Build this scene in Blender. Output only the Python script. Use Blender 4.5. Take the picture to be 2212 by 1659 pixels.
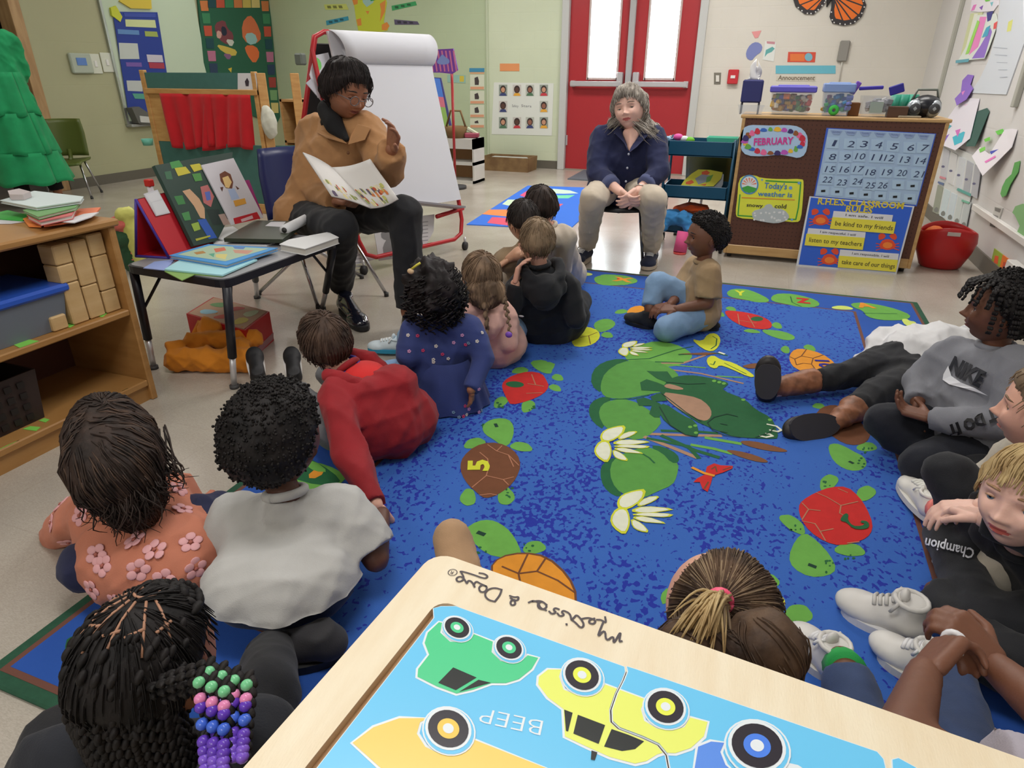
import bpy,math,random
import numpy as np
from mathutils import Vector,Matrix
for o in list(bpy.data.objects):bpy.data.objects.remove(o)
SC=bpy.context.scene
COL=SC.collection
random.seed(7);RNG=np.random.RandomState(7)
PI=math.pi
# ------------------------------------------------------------------ camera
CH=1.12;FPX=1410.0;CX,CY=1106.0,829.5
PITCH=math.atan((829.5-161)/FPX);YAW=math.radians(20.5);ROLL=math.radians(.27)
_F=np.array([-math.sin(YAW)*math.cos(PITCH),math.cos(YAW)*math.cos(PITCH),-math.sin(PITCH)])
_R0=np.array([math.cos(YAW),math.sin(YAW),0]);_U0=np.cross(_R0,_F)
_R=_R0*math.cos(ROLL)+_U0*math.sin(ROLL);_U=-_R0*math.sin(ROLL)+_U0*math.cos(ROLL)
CAM=np.array([0,0,CH])
cam=bpy.data.cameras.new('camera');co=bpy.data.objects.new('camera',cam);COL.objects.link(co)
cam.sensor_width=36;cam.lens=FPX/2212*36;cam.clip_start=.02;cam.clip_end=200
m=Matrix(((_R[0],_U[0],-_F[0]),(_R[1],_U[1],-_F[1]),(_R[2],_U[2],-_F[2])))
co.matrix_world=Matrix.Translation(Vector(CAM))@m.to_4x4()
SC.camera=co
# ------------------------------------------------------------------ world, lights, exposure
SC.view_settings.view_transform='Standard';SC.view_settings.look='None'
SC.view_settings.gamma=1;SC.view_settings.use_curve_mapping=False
SC.view_settings.exposure=0.15
W=bpy.data.worlds.new('world');SC.world=W;W.use_nodes=True
bg=W.node_tree.nodes['Background'];bg.inputs[0].default_value=(.92,.96,1,1);bg.inputs[1].default_value=5.0
def area_light(name,loc,rot,sx,sy,power,col=(1,1,1),parent=None):
 l=bpy.data.lights.new(name,'AREA');l.shape='RECTANGLE';l.size=sx;l.size_y=sy;l.energy=power;l.color=col
 o=bpy.data.objects.new(name,l);COL.objects.link(o);o.location=loc;o.rotation_euler=rot
 if parent:o.parent=parent
 return o
LIGHTS=[]
TROFFERS=[(-5.6,6.9,12),(-3.2,6.9,30),(-.6,6.9,36),(-5.6,3.9,10),(-3.2,3.9,18),(-.6,3.9,30),(-3.2,.9,9),(-.6,.9,24),(.6,5.2,20),(-3.2,-1.8,16),(-.6,-1.8,30)]  # the last pair, behind the camera, is unseen and added as fill light
for tx,ty,tp in TROFFERS:
 area_light('troffer_lamp',(tx,ty,2.78),(0,0,0),1.15,.55,tp,(1,.97,.93))
area_light('door_daylight',(-1.72,8.95,1.45),(math.radians(-90),0,0),1.3,1.2,60,(.93,.97,1))
# ------------------------------------------------------------------ pixel helpers: turn a point of the photograph into a point in the room
def ray(x,y):return _F+_R*(x-CX)/FPX-_U*(y-CY)/FPX
def PZ(x,y,z=0.):
 d=ray(x,y);return CAM+d*((z-CH)/d[2])
def PY(x,y,Y):
 d=ray(x,y);return CAM+d*(Y/d[1])
def PX(x,y,X):
 d=ray(x,y);return CAM+d*(X/d[0])
def px_of(P):
 d=np.array(P,float)-CAM;z=d@_F
 return CX+FPX*(d@_R)/z,CY-FPX*(d@_U)/z,z
 # ------------------------------------------------------------------ materials
def lin(c):
 return tuple((x/255/12.92 if x/255<=.04045 else((x/255+.055)/1.055)**2.4)for x in c)
MATS={}
def mat(name,rgb,rough=.6,var=0.,vscale=20.,bump=0.,bscale=200.,metal=0.,rgb2=None,trans=0.,emit=0.,stretch=None,coat=0.,spec=None,sheen=0.,alpha=1.):
 if name in MATS:return MATS[name]
 m=bpy.data.materials.new(name);m.use_nodes=True;MATS[name]=m
 nt=m.node_tree;N=nt.nodes;L=nt.links;b=N['Principled BSDF']
 col=lin(rgb)+(1,)
 b.inputs['Base Color'].default_value=col;b.inputs['Roughness'].default_value=rough;b.inputs['Metallic'].default_value=metal
 if trans:b.inputs['Transmission Weight'].default_value=trans
 if coat:b.inputs['Coat Weight'].default_value=coat
 if spec is not None:b.inputs['Specular IOR Level'].default_value=spec
 if sheen:b.inputs['Sheen Weight'].default_value=sheen;b.inputs['Sheen Roughness'].default_value=.5
 if alpha<1:b.inputs['Alpha'].default_value=alpha
 if emit:b.inputs['Emission Color'].default_value=col;b.inputs['Emission Strength'].default_value=emit
 tc=N.new('ShaderNodeTexCoord');mp=N.new('ShaderNodeMapping');L.new(tc.outputs['Object'],mp.inputs[0])
 if stretch:mp.inputs['Scale'].default_value=stretch
 if var or rgb2:
  n=N.new('ShaderNodeTexNoise');n.inputs['Scale'].default_value=vscale;n.inputs['Detail'].default_value=5
  L.new(mp.outputs[0],n.inputs[0])
  r=N.new('ShaderNodeValToRGB');r.color_ramp.elements[0].position=.35;r.color_ramp.elements[1].position=.65
  if rgb2:a,c2=col,lin(rgb2)+(1,)
  else:
   a=tuple(x*(1-var)for x in col[:3])+(1,);c2=tuple(min(1,x*(1+var))for x in col[:3])+(1,)
  r.color_ramp.elements[0].color=a;r.color_ramp.elements[1].color=c2
  L.new(n.outputs[0],r.inputs[0]);L.new(r.outputs[0],b.inputs['Base Color'])
 if bump:
  n2=N.new('ShaderNodeTexNoise');n2.inputs['Scale'].default_value=bscale;n2.inputs['Detail'].default_value=4
  L.new(mp.outputs[0],n2.inputs[0]);bp=N.new('ShaderNodeBump');bp.inputs['Strength'].default_value=bump;bp.inputs['Distance'].default_value=.002
  L.new(n2.outputs[0],bp.inputs['Height']);L.new(bp.outputs[0],b.inputs['Normal'])
 return m
def flat(r,g,b,rough=.6):
 return mat('print_%02x%02x%02x'%(int(r),int(g),int(b)),(r,g,b),rough)
def cloth(name,rgb,rgb2=None,rough=.85,var=.12,vs=9):
 return mat(name,rgb,rough,var=var,vscale=vs,bump=.35,bscale=420,rgb2=rgb2,sheen=.08)
def skin(name,rgb):
 m=mat('skin_'+name,rgb,.52,var=.07,vscale=14,bump=.12,bscale=260)
 b=m.node_tree.nodes['Principled BSDF'];b.inputs['Subsurface Weight'].default_value=.12
 b.inputs['Subsurface Radius'].default_value=(.010,.004,.002);b.inputs['Subsurface Scale'].default_value=.5
 return m
def wood(name,c1,c2,stretch=(2,2,26),rough=.45,vs=3.):
 return mat(name,c1,rough,rgb2=c2,vscale=vs,stretch=stretch,bump=.15,bscale=60)
def metalm(name,rgb,rough=.25):return mat(name,rgb,rough,metal=1.)
# ------------------------------------------------------------------ mesh builder
def rotz(a):
 c,s=math.cos(a),math.sin(a);return np.array([[c,-s,0],[s,c,0],[0,0,1.]])
def rotx(a):
 c,s=math.cos(a),math.sin(a);return np.array([[1.,0,0],[0,c,-s],[0,s,c]])
def roty(a):
 c,s=math.cos(a),math.sin(a);return np.array([[c,0,s],[0,1.,0],[-s,0,c]])
def nrm(v):
 v=np.array(v,float);return v/(np.linalg.norm(v)+1e-12)
def basis(d):
 d=nrm(d);a=np.array([0,0,1.])if abs(d[2])<.9 else np.array([1.,0,0])
 u=nrm(np.cross(a,d));return u,np.cross(d,u),d
class MB:
 def __init__(s):s.v=[];s.f=[];s.mi=[];s.sm=[];s.n=0;s.mats=[]
 def mid(s,m):
  if m not in s.mats:s.mats.append(m)
  return s.mats.index(m)
 def raw(s,V,Fs,m,smooth=False):
  V=np.asarray(V,float);s.v.append(V);k=s.mid(m)
  for f in Fs:s.f.append([int(i)+s.n for i in f]);s.mi.append(k);s.sm.append(smooth)
  s.n+=len(V);return s
 def box(s,c,size,m,R=None,bev=0.):
  hx,hy,hz=[x/2 for x in size]
  if bev<=0 or bev>=min(hx,hy,hz):
   V=np.array([[x,y,z]for x in(-hx,hx)for y in(-hy,hy)for z in(-hz,hz)])
   Fs=[(0,1,3,2),(4,6,7,5),(0,4,5,1),(2,3,7,6),(0,2,6,4),(1,5,7,3)]
  else:
   b=bev;V=[];idx={}
   for sx in(-1,1):
    for sy in(-1,1):
     for sz in(-1,1):
      for ax in range(3):
       h=[hx-b,hy-b,hz-b];h[ax]+=b
       idx[(sx,sy,sz,ax)]=len(V);V.append([sx*h[0],sy*h[1],sz*h[2]])
   Fs=[]
   for ax in range(3):
    o=[a for a in range(3)if a!=ax]
    for sg in(-1,1):
     q=[]
     for a,c2 in((-1,-1),(1,-1),(1,1),(-1,1)):
      t=[0,0,0];t[ax]=sg;t[o[0]]=a;t[o[1]]=c2;q.append(idx[(*t,ax)])
     Fs.append(q)
   for ax in range(3):
    o=[a for a in range(3)if a!=ax]
    for a in(-1,1):
     for c2 in(-1,1):
      t0=[0,0,0];t0[ax]=-1;t0[o[0]]=a;t0[o[1]]=c2;t1=list(t0);t1[ax]=1
      Fs.append([idx[(*t0,o[0])],idx[(*t1,o[0])],idx[(*t1,o[1])],idx[(*t0,o[1])]])
   for sx in(-1,1):
    for sy in(-1,1):
     for sz in(-1,1):Fs.append([idx[(sx,sy,sz,a)]for a in range(3)])
   V=np.array(V)
  if R is not None:V=V@np.asarray(R).T
  return s.raw(V+np.asarray(c,float),Fs,m)
 def slab(s,p,q,m,**k):
  p=np.array(p,float);q=np.array(q,float)
  return s.box((p+q)/2,np.abs(q-p),m,**k)
 def tube(s,pts,r,m,n=8,caps=True,smooth=True):
  pts=[np.asarray(p,float)for p in pts];k=len(pts)
  rs=[r]*k if np.isscalar(r)else list(r)
  V=[];Fs=[];u=None
  for i in range(k):
   d=nrm(pts[min(i+1,k-1)]-pts[max(i-1,0)])
   if u is None:u=basis(d)[0]
   u=nrm(u-d*(u@d));w=np.cross(d,u)
   for j in range(n):
    a=2*PI*j/n;V.append(pts[i]+rs[i]*(math.cos(a)*u+math.sin(a)*w))
  for i in range(k-1):
   for j in range(n):
    a=i*n+j;b=i*n+(j+1)%n;Fs.append((a,b,b+n,a+n))
  if caps:Fs.append(list(range(n))[::-1]);Fs.append([(k-1)*n+j for j in range(n)])
  return s.raw(V,Fs,m,smooth)
 def cyl(s,p,q,r,m,n=16,r2=None,smooth=True):return s.tube([p,q],[r,r if r2 is None else r2],m,n,smooth=smooth)
 def ell(s,c,rad,m,R=None,n=16,k=10):
  V=[];Fs=[]
  for i in range(k+1):
   t=PI*i/k
   for j in range(n):
    a=2*PI*j/n;V.append([math.sin(t)*math.cos(a),math.sin(t)*math.sin(a),math.cos(t)])
  V=np.array(V)*np.asarray(rad if not np.isscalar(rad)else(rad,)*3)
  if R is not None:V=V@np.asarray(R).T
  for i in range(k):
   for j in range(n):Fs.append((i*n+j,i*n+n+j,i*n+n+(j+1)%n,i*n+(j+1)%n))
  return s.raw(V+np.asarray(c,float),Fs,m,True)
 def lathe(s,c,prof,m,n=24,axis=(0,0,1),sx=1.,sy=1.):
  u,w,d=basis(axis)if tuple(axis)!=(0,0,1)else(np.array([1.,0,0]),np.array([0,1.,0]),np.array([0,0,1.]))
  V=[];Fs=[]
  for r,z in prof:
   for j in range(n):
    a=2*PI*j/n;V.append(np.asarray(c,float)+r*sx*math.cos(a)*u+r*sy*math.sin(a)*w+z*d)
  for i in range(len(prof)-1):
   for j in range(n):Fs.append((i*n+j,i*n+(j+1)%n,i*n+n+(j+1)%n,i*n+n+j))
  return s.raw(V,Fs,m,True)
 def poly(s,pts,m):
  return s.raw(pts,[list(range(len(pts)))],m)
 def prism(s,pts,ext,m):
  pts=np.asarray(pts,float);n=len(pts);V=np.vstack([pts,pts+np.asarray(ext,float)])
  Fs=[list(range(n))[::-1],[n+i for i in range(n)]]+[(i,(i+1)%n,n+(i+1)%n,n+i)for i in range(n)]
  return s.raw(V,Fs,m)
 def grid(s,G,m,smooth=True,closed=False):
  G=np.asarray(G,float);a,b,_=G.shape;Fs=[]
  for i in range(a-1):
   for j in range(b if closed else b-1):Fs.append((i*b+j,i*b+(j+1)%b,(i+1)*b+(j+1)%b,(i+1)*b+j))
  return s.raw(G.reshape(-1,3),Fs,m,smooth)
 def sheet(s,G,th,m,smooth=True):
  G=np.asarray(G,float);du=np.gradient(G,axis=0);dv=np.gradient(G,axis=1);nn=np.cross(du,dv)
  nn/=np.linalg.norm(nn,axis=2,keepdims=True)+1e-9
  a,b,_=G.shape;T=np.concatenate([G+nn*th/2,G-nn*th/2]);o=a*b;Fs=[]
  for i in range(a-1):
   for j in range(b-1):
    q=(i*b+j,i*b+j+1,(i+1)*b+j+1,(i+1)*b+j);Fs.append(q);Fs.append([x+o for x in q[::-1]])
  e=[i*b for i in range(a)]+[(a-1)*b+j for j in range(1,b)]+[i*b+b-1 for i in range(a-2,-1,-1)]+[j for j in range(b-2,0,-1)]
  for i in range(len(e)):
   x,y=e[i],e[(i+1)%len(e)];Fs.append((x,y,y+o,x+o))
  return s.raw(T.reshape(-1,3),Fs,m,smooth)
def wloc(o):
 p=np.zeros(3)
 while o is not None:p=p+np.array(o.location);o=o.parent
 return p
def link_mesh(name,me,parent=None,origin=None):
 o=bpy.data.objects.new(name,me);COL.objects.link(o)
 if parent is not None:o.parent=parent
 elif origin is not None:o.location=origin
 return o
def build(name,mb,parent=None,origin=None,tri=False):
 V=np.vstack(mb.v)
 if parent is not None:org=wloc(parent)
 else:
  org=np.array([(V[:,0].min()+V[:,0].max())/2,(V[:,1].min()+V[:,1].max())/2,V[:,2].min()])if origin is None else np.array(origin,float)
 V=V-org
 me=bpy.data.meshes.new(name);me.from_pydata(V.tolist(),[],mb.f)
 for m in mb.mats:me.materials.append(m)
 me.polygons.foreach_set('material_index',mb.mi);me.polygons.foreach_set('use_smooth',mb.sm)
 me.update()
 return link_mesh(name,me,parent,None if parent is not None else org)
def tag(o,label=None,cat=None,group=None,kind=None):
 if label:o['label']=label
 if cat:o['category']=cat
 if group:o['group']=group
 if kind:o['kind']=kind
 return o
def thing(name,loc,label,cat,group=None):
 o=bpy.data.objects.new(name,None);COL.objects.link(o);o.location=loc;o.empty_display_size=.05
 return tag(o,label,cat,group)
def struct(name,mb):return tag(build(name,mb),kind='structure')
class Plane:
 def __init__(s,o,u,v):
  s.o=np.array(o,float);s.u=nrm(u);v=np.array(v,float);s.v=nrm(v-s.u*(v@s.u));s.n=np.cross(s.u,s.v)
 def P(s,a,b,off=0.):return s.o+s.u*a+s.v*b+s.n*off
 def px(s,x,y,off=0.):
  d=ray(x,y);t=((s.o-CAM)@s.n)/(d@s.n);return CAM+d*t+s.n*off
 def uv(s,x,y):
  q=s.px(x,y)-s.o;return q@s.u,q@s.v
_T={}
def text_raw(t,bold=0.):
 if(t,bold)in _T:return _T[(t,bold)]
 cu=bpy.data.curves.new('t','FONT');cu.body=t;cu.size=1;cu.resolution_u=2;cu.offset=bold
 o=bpy.data.objects.new('t',cu);COL.objects.link(o);dg=bpy.context.evaluated_depsgraph_get()
 me=bpy.data.meshes.new_from_object(o.evaluated_get(dg))
 V=np.array([v.co[:]for v in me.vertices])if len(me.vertices)else np.zeros((0,3));Fs=[list(p.vertices)for p in me.polygons]
 bpy.data.objects.remove(o);bpy.data.curves.remove(cu);bpy.data.meshes.remove(me)
 _T[(t,bold)]=(V,Fs);return V,Fs
def put_text(mb,t,pl,p0,p1,h,m,off,px=True,shear=0.,bold=0.,flip=False):
 """text whose baseline runs from p0 to p1 on plane pl with cap height h (metres)"""
 V,Fs=text_raw(t,bold)
 if len(V)==0:return
 a=np.array(pl.uv(*p0)if px else p0);b=np.array(pl.uv(*p1)if px else p1)
 d=b-a;Ln=np.linalg.norm(d);d=d/Ln;nn=np.array([-d[1],d[0]])*(-1 if flip else 1)
 x0,x1=V[:,0].min(),V[:,0].max();s=Ln/(x1-x0)
 X=(V[:,0]-x0)*s;Yv=V[:,1]/.7*h;X=X+Yv*shear
 Q=a+X[:,None]*d+Yv[:,None]*nn
 mb.raw(np.array([pl.P(q[0],q[1],off)for q in Q]),Fs,m)
def blob(cx,cy,rx,ry,n=18,rot=0.,wob=0.,ph=0.):
 c,s=math.cos(rot),math.sin(rot);out=[]
 for i in range(n):
  a=2*PI*i/n;k=1+wob*math.sin(3*a+ph)+wob*.6*math.sin(5*a+2*ph);x,y=rx*k*math.cos(a),ry*k*math.sin(a)
  out.append((cx+c*x-s*y,cy+s*x+c*y))
 return out
def smooth_poly(pts,it=2):
 pts=[np.array(p,float)for p in pts]
 for _ in range(it):
  o=[]
  for i in range(len(pts)):
   a,b=pts[i],pts[(i+1)%len(pts)];o+=[a*.75+b*.25,a*.25+b*.75]
  pts=o
 return pts
def stroke(pts,w,n=None):
 out=[]
 for a,b in zip(pts[:-1],pts[1:]):
  a=np.array(a,float);b=np.array(b,float);d=b-a;L_=np.linalg.norm(d)+1e-9;q=np.array([-d[1],d[0]])/L_*w/2;e=d/L_*w*.3
  out.append([a-e+q,b+e+q,b+e-q,a-e-q])
 return out
from mathutils.geometry import tessellate_polygon
_PK=[0]
def put_poly(mb,pl,pts,m,off,px=True):
 _PK[0]+=1;off=off+1.5e-6*(_PK[0]%24)
 Q=[pl.px(x,y,off)if px else pl.P(x,y,off)for x,y in pts]
 tr=tessellate_polygon([[Vector(q)for q in Q]])
 nn=None;Fs=[]
 for t in tr:
  a,b,c=[Q[i]for i in t];n=np.cross(b-a,c-a);Fs.append(t if n@pl.n>0 else t[::-1])
 if Fs:mb.raw(Q,Fs,m)
# ------------------------------------------------------------------ room shell
BY=8.605;RX=1.38;LX=-6.87;CZ=2.8;NY=-3.2
def wallmat(name,rgb,joint=.16):
 m=mat(name,rgb,.55,var=.025,vscale=1.5)
 nt=m.node_tree;N=nt.nodes;L=nt.links;b=N['Principled BSDF']
 tc=N.new('ShaderNodeTexCoord');mp=N.new('ShaderNodeMapping');L.new(tc.outputs['Object'],mp.inputs[0])
 mp.inputs['Rotation'].default_value=(PI/2,0,0)if 'back' in name else(PI/2,0,PI/2)
 br=N.new('ShaderNodeTexBrick');br.inputs['Scale'].default_value=1;br.inputs['Brick Width'].default_value=.4;br.inputs['Row Height'].default_value=.2
 br.inputs['Mortar Size'].default_value=.006;br.inputs['Mortar Smooth'].default_value=.6
 L.new(mp.outputs[0],br.inputs[0]);bp=N.new('ShaderNodeBump');bp.inputs['Strength'].default_value=joint;bp.inputs['Distance'].default_value=-.004
 L.new(br.outputs['Fac'],bp.inputs['Height']);L.new(bp.outputs[0],b.inputs['Normal'])
 return m
M_green=wallmat('wall_back_green',(182,196,162));M_cream=wallmat('wall_back_cream',(214,210,200));M_pale=wallmat('wall_back_pale',(205,214,186))
M_left=wallmat('wall_left_paint',(172,172,138));M_right=wallmat('wall_right_paint',(208,206,204))
M_base=mat('rubber_baseboard',(98,94,84),.5);M_frame=mat('painted_steel_frame',(196,198,196),.35)
M_ceil=mat('ceiling_tile',(225,222,214),.9,bump=.3,bscale=90)
mf=mat('floor_vinyl',(182,174,163),.22,rgb2=(194,187,176),vscale=3.2)
nt=mf.node_tree;N=nt.nodes;L=nt.links;b=N['Principled BSDF']
tc=N.new('ShaderNodeTexCoord');sp=N.new('ShaderNodeTexNoise');sp.inputs['Scale'].default_value=170;sp.inputs['Detail'].default_value=3
st=N.new('ShaderNodeMapping');st.inputs['Scale'].default_value=(1,3.2,1);L.new(tc.outputs['Object'],st.inputs[0]);L.new(st.outputs[0],sp.inputs[0])
rr=N.new('ShaderNodeValToRGB');rr.color_ramp.elements[0].position=.3;rr.color_ramp.elements[1].position=.7
rr.color_ramp.elements[0].color=(.80,.79,.77,1);rr.color_ramp.elements[1].color=(1.0,1.0,1.0,1);L.new(sp.outputs[0],rr.inputs[0])
mx=N.new('ShaderNodeMix');mx.data_type='RGBA';mx.blend_type='MULTIPLY';mx.inputs[0].default_value=1
src=b.inputs['Base Color'].links[0].from_socket
L.new(src,mx.inputs[6]);L.new(rr.outputs[0],mx.inputs[7])
br=N.new('ShaderNodeTexBrick');br.inputs['Scale'].default_value=1;br.inputs['Brick Width'].default_value=.305;br.inputs['Row Height'].default_value=.305;br.offset=0
br.inputs['Mortar Size'].default_value=.0016;br.inputs['Mortar'].default_value=(.9,.89,.88,1);br.inputs['Color1'].default_value=(1,1,1,1);br.inputs['Color2'].default_value=(.955,.955,.95,1)
L.new(tc.outputs['Object'],br.inputs[0]);mx2=N.new('ShaderNodeMix');mx2.data_type='RGBA';mx2.blend_type='MULTIPLY';mx2.inputs[0].default_value=1
L.new(mx.outputs[2],mx2.inputs[6]);L.new(br.outputs[0],mx2.inputs[7]);L.new(mx2.outputs[2],b.inputs['Base Color'])
struct('floor',MB().slab((LX-2.2,NY-.2,-.12),(RX+.2,BY+.2,0),mf))
struct('ceiling',MB().slab((LX-.2,NY-.2,CZ),(RX+.2,BY+.2,CZ+.1),M_ceil))
dx0,dx1,dz1=-2.50,-.985,2.13
wb=MB()
wb.slab((LX-.2,BY,0),(-3.56,BY+.2,CZ),M_green);wb.slab((-3.56,BY,0),(dx0-.09,BY+.2,CZ),M_pale)
wb.slab((dx0-.09,BY,dz1+.09),(dx1+.09,BY+.2,CZ),M_pale);wb.slab((dx1+.09,BY,0),(RX+.2,BY+.2,CZ),M_cream)
struct('wall_back',wb)
struct('wall_right',MB().slab((RX,NY,0),(RX+.2,BY,CZ),M_right))
struct('wall_front',MB().slab((LX-.2,NY-.2,0),(RX+.2,NY,CZ),M_cream))
oy0,oy1,oz=3.95,4.90,2.12
wl=MB();wl.slab((LX-.15,oy1+.11,0),(LX,BY,CZ),M_left);wl.slab((LX-.15,NY,0),(LX,oy0-.11,CZ),M_left);wl.slab((LX-.15,oy0-.11,oz+.11),(LX,oy1+.11,CZ),M_left)
struct('wall_left',wl)
M_oak=wood('door_casing_oak',(186,152,108),(166,130,88),(8,8,1.2))
dc=MB();dc.slab((LX-.16,oy1,0),(LX+.02,oy1+.11,oz+.11),M_oak,bev=.004);dc.slab((LX-.16,oy0-.11,0),(LX+.02,oy0,oz+.11),M_oak,bev=.004);dc.slab((LX-.16,oy0,oz),(LX+.02,oy1,oz+.11),M_oak,bev=.004)
struct('trim_1',dc)
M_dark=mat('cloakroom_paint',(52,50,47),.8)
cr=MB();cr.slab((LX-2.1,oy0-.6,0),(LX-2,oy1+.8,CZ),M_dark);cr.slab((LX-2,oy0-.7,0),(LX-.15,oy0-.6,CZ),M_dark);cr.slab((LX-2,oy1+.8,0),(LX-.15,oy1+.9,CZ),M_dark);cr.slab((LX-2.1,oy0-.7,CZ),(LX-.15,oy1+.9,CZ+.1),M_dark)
struct('wall_cloakroom',cr)
struct('baseboard_back',MB().slab((LX,BY-.012,0),(dx0-.1,BY,.1),M_base).slab((dx1+.1,BY-.012,0),(RX,BY,.1),M_base))
struct('baseboard_left',MB().slab((LX,oy1+.12,0),(LX+.012,BY-.012,.1),M_base))
struct('baseboard_right',MB().slab((RX-.012,NY,0),(RX,BY-.012,.1),M_base))
struct('trim_2',MB().slab((-3.585,BY-.02,.1),(-3.555,BY,CZ),mat('conduit_paint',(190,200,172),.5),bev=.004))
M_ledge=mat('ledge_white',(222,220,216),.4)
zl1=PX(2100,440,RX)[2];zl2=PX(2180,556,RX)[2]
struct('trim_3',MB().slab((RX-.03,2.0,zl1-.02),(RX,5.4,zl1+.02),M_ledge,bev=.004))
struct('trim_4',MB().slab((RX-.05,2.0,zl2-.03),(RX,4.35,zl2+.02),M_ledge,bev=.005))
cs=MB()
for yy in(7.55,5.2):
 cs.slab((RX-.03,yy-.03,.95),(RX,yy+.03,2.3),mat('casing_grey',(168,168,158),.5),bev=.004)
cs.slab((RX-.03,5.2,2.28),(RX,7.55,2.34),M_ledge)
struct('trim_5',cs)
M_red=mat('door_red_paint',(172,44,50),.4);M_glass=mat('door_glass',(240,248,248),.03,trans=1.);M_chrome=mat('chrome',(214,214,218),.32,metal=.55)
fr=MB()
fr.slab((dx0-.09,BY-.04,0),(dx0,BY+.12,dz1+.09),M_frame,bev=.006);fr.slab((dx1,BY-.04,0),(dx1+.09,BY+.12,dz1+.09),M_frame,bev=.006);fr.slab((dx0,BY-.04,dz1),(dx1,BY+.12,dz1+.09),M_frame,bev=.006)
struct('trim_6',fr)
xm=(dx0+dx1)/2
struct('trim_7',MB().slab((xm-.035,BY-.03,0),(xm+.035,BY+.09,dz1),mat('mullion_grey',(176,176,178),.35),bev=.006))
struct('trim_8',MB().slab((dx0,BY-.03,0),(dx1,BY+.1,.014),mat('threshold',(150,140,128),.4)))
def leaf(n,x0,x1,gx0,gx1,side):
 gz0,gz1=PY(1300,170,BY)[2],1.98
 d=MB()
 for a,c in(((x0,BY+.02,.01),(gx0,BY+.07,dz1)),((gx1,BY+.02,.01),(x1,BY+.07,dz1)),((gx0,BY+.02,.01),(gx1,BY+.07,gz0)),((gx0,BY+.02,gz1),(gx1,BY+.07,dz1))):d.slab(a,c,M_red)
 o=tag(build('door_%d'%n,d,origin=((x0+x1)/2,BY,0)),kind='structure')
 gm=MB();t=.012
 for a,c in(((gx0-t,BY+.008,gz0-t),(gx0+t,BY+.025,gz1+t)),((gx1-t,BY+.008,gz0-t),(gx1+t,BY+.025,gz1+t)),((gx0,BY+.008,gz0-t),(gx1,BY+.025,gz0+t)),((gx0,BY+.008,gz1-t),(gx1,BY+.025,gz1+t))):gm.slab(a,c,mat('lite_kit',(200,180,176),.4))
 build('glass_frame',gm,o);build('glass_pane',MB().slab((gx0,BY+.042,gz0),(gx1,BY+.048,gz1),M_glass),o)
 z=PY(1290,181,BY)[2];bm=MB()
 bm.slab((x0+.05,BY-.085,z-.03),(x1-.05,BY-.045,z+.03),M_chrome,bev=.008)
 for xx in(x0+.05,x1-.09):bm.slab((xx,BY-.05,z-.035),(xx+.05,BY+.02,z+.035),M_chrome)
 build('crash_bar',bm,o)
 lx=x1-.06 if side>0 else x0+.06
 build('latch_case',MB().slab((lx-.035,BY-.07,z-.07),(lx+.035,BY+.02,z+.13),M_chrome,bev=.01),o)
 build('kick_hinge',MB().slab((x0+.004,BY+.0,.3),(x0+.02,BY+.02,.42),M_chrome),o)
gA0,gA1=PY(1269,150,BY)[0],PY(1333,150,BY)[0];gB0,gB1=PY(1393,150,BY)[0],PY(1458,150,BY)[0]
leaf(1,dx0+.004,xm-.036,gA0,gA1,1);leaf(2,xm+.036,dx1-.004,gB0,gB1,-1)
tag(build('ground_outside',MB().slab((-12,BY+.2,-.3),(10,BY+30,-.02),mat('snowy_ground',(235,238,240),.9))),kind='structure')
for i,(tx,ty,tp)in enumerate(TROFFERS):
 t=thing('ceiling_light',(tx,ty,CZ),'recessed ceiling light over the '+['far left corner','easel side of the far wall','red double door','left wall whiteboard','puppet theatre','grey-haired seated person','book table','middle of the pond rug','pegboard cabinet','left side behind the camera','right side behind the camera'][i],'ceiling light','ceiling lights')
 f_=MB();w,h=.61,.31
 for a,c in(((tx-w,ty-h,CZ-.02),(tx-w+.03,ty+h,CZ)),((tx+w-.03,ty-h,CZ-.02),(tx+w,ty+h,CZ)),((tx-w+.03,ty-h,CZ-.02),(tx+w-.03,ty-h+.03,CZ)),((tx-w+.03,ty+h-.03,CZ-.02),(tx+w-.03,ty+h,CZ))):f_.slab(a,c,M_frame)
 build('frame',f_,t);build('diffuser',MB().slab((tx-w+.03,ty-h+.03,CZ-.008),(tx+w-.03,ty+h-.03,CZ),mat('diffuser',(255,250,240),.8,emit=1.0)),t)
# ------------------------------------------------------------------ classroom rug, its print laid out on the floor plane
RT=.012
rug=thing('classroom_rug',(-.24,2.23,0),'large blue pond rug with turtles and lily pads under the seated children','rug')
rx0,rx1,ry0,ry1=-1.345,.872,.50,3.955
bi=.872-.528
yi=PZ(1592,652)[1];bj=ry1-yi
c_bind=mat('rug_binding',(38,84,62),.95,var=.1,vscale=60,bump=.5,bscale=900)
c_brown=mat('rug_brown_line',(112,72,60),.95,bump=.5,bscale=900)
c_bord=mat('rug_border_blue',(36,84,172),.95,var=.05,vscale=5,bump=.5,bscale=900)
c_field=mat('rug_field_blue',(46,96,180),.95)
nt=c_field.node_tree;N=nt.nodes;L=nt.links;b=N['Principled BSDF']
tc=N.new('ShaderNodeTexCoord');mp=N.new('ShaderNodeMapping');L.new(tc.outputs['Object'],mp.inputs[0]);mp.inputs['Scale'].default_value=(1.25,1,1);mp.inputs['Rotation'].default_value=(0,0,.4)
n1=N.new('ShaderNodeTexNoise');n1.inputs['Scale'].default_value=56;n1.inputs['Detail'].default_value=1.2;n1.inputs['Distortion'].default_value=.3
n2=N.new('ShaderNodeTexNoise');n2.inputs['Scale'].default_value=2.6;n2.inputs['Detail'].default_value=2
L.new(mp.outputs[0],n1.inputs[0]);L.new(tc.outputs['Object'],n2.inputs[0])
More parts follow.
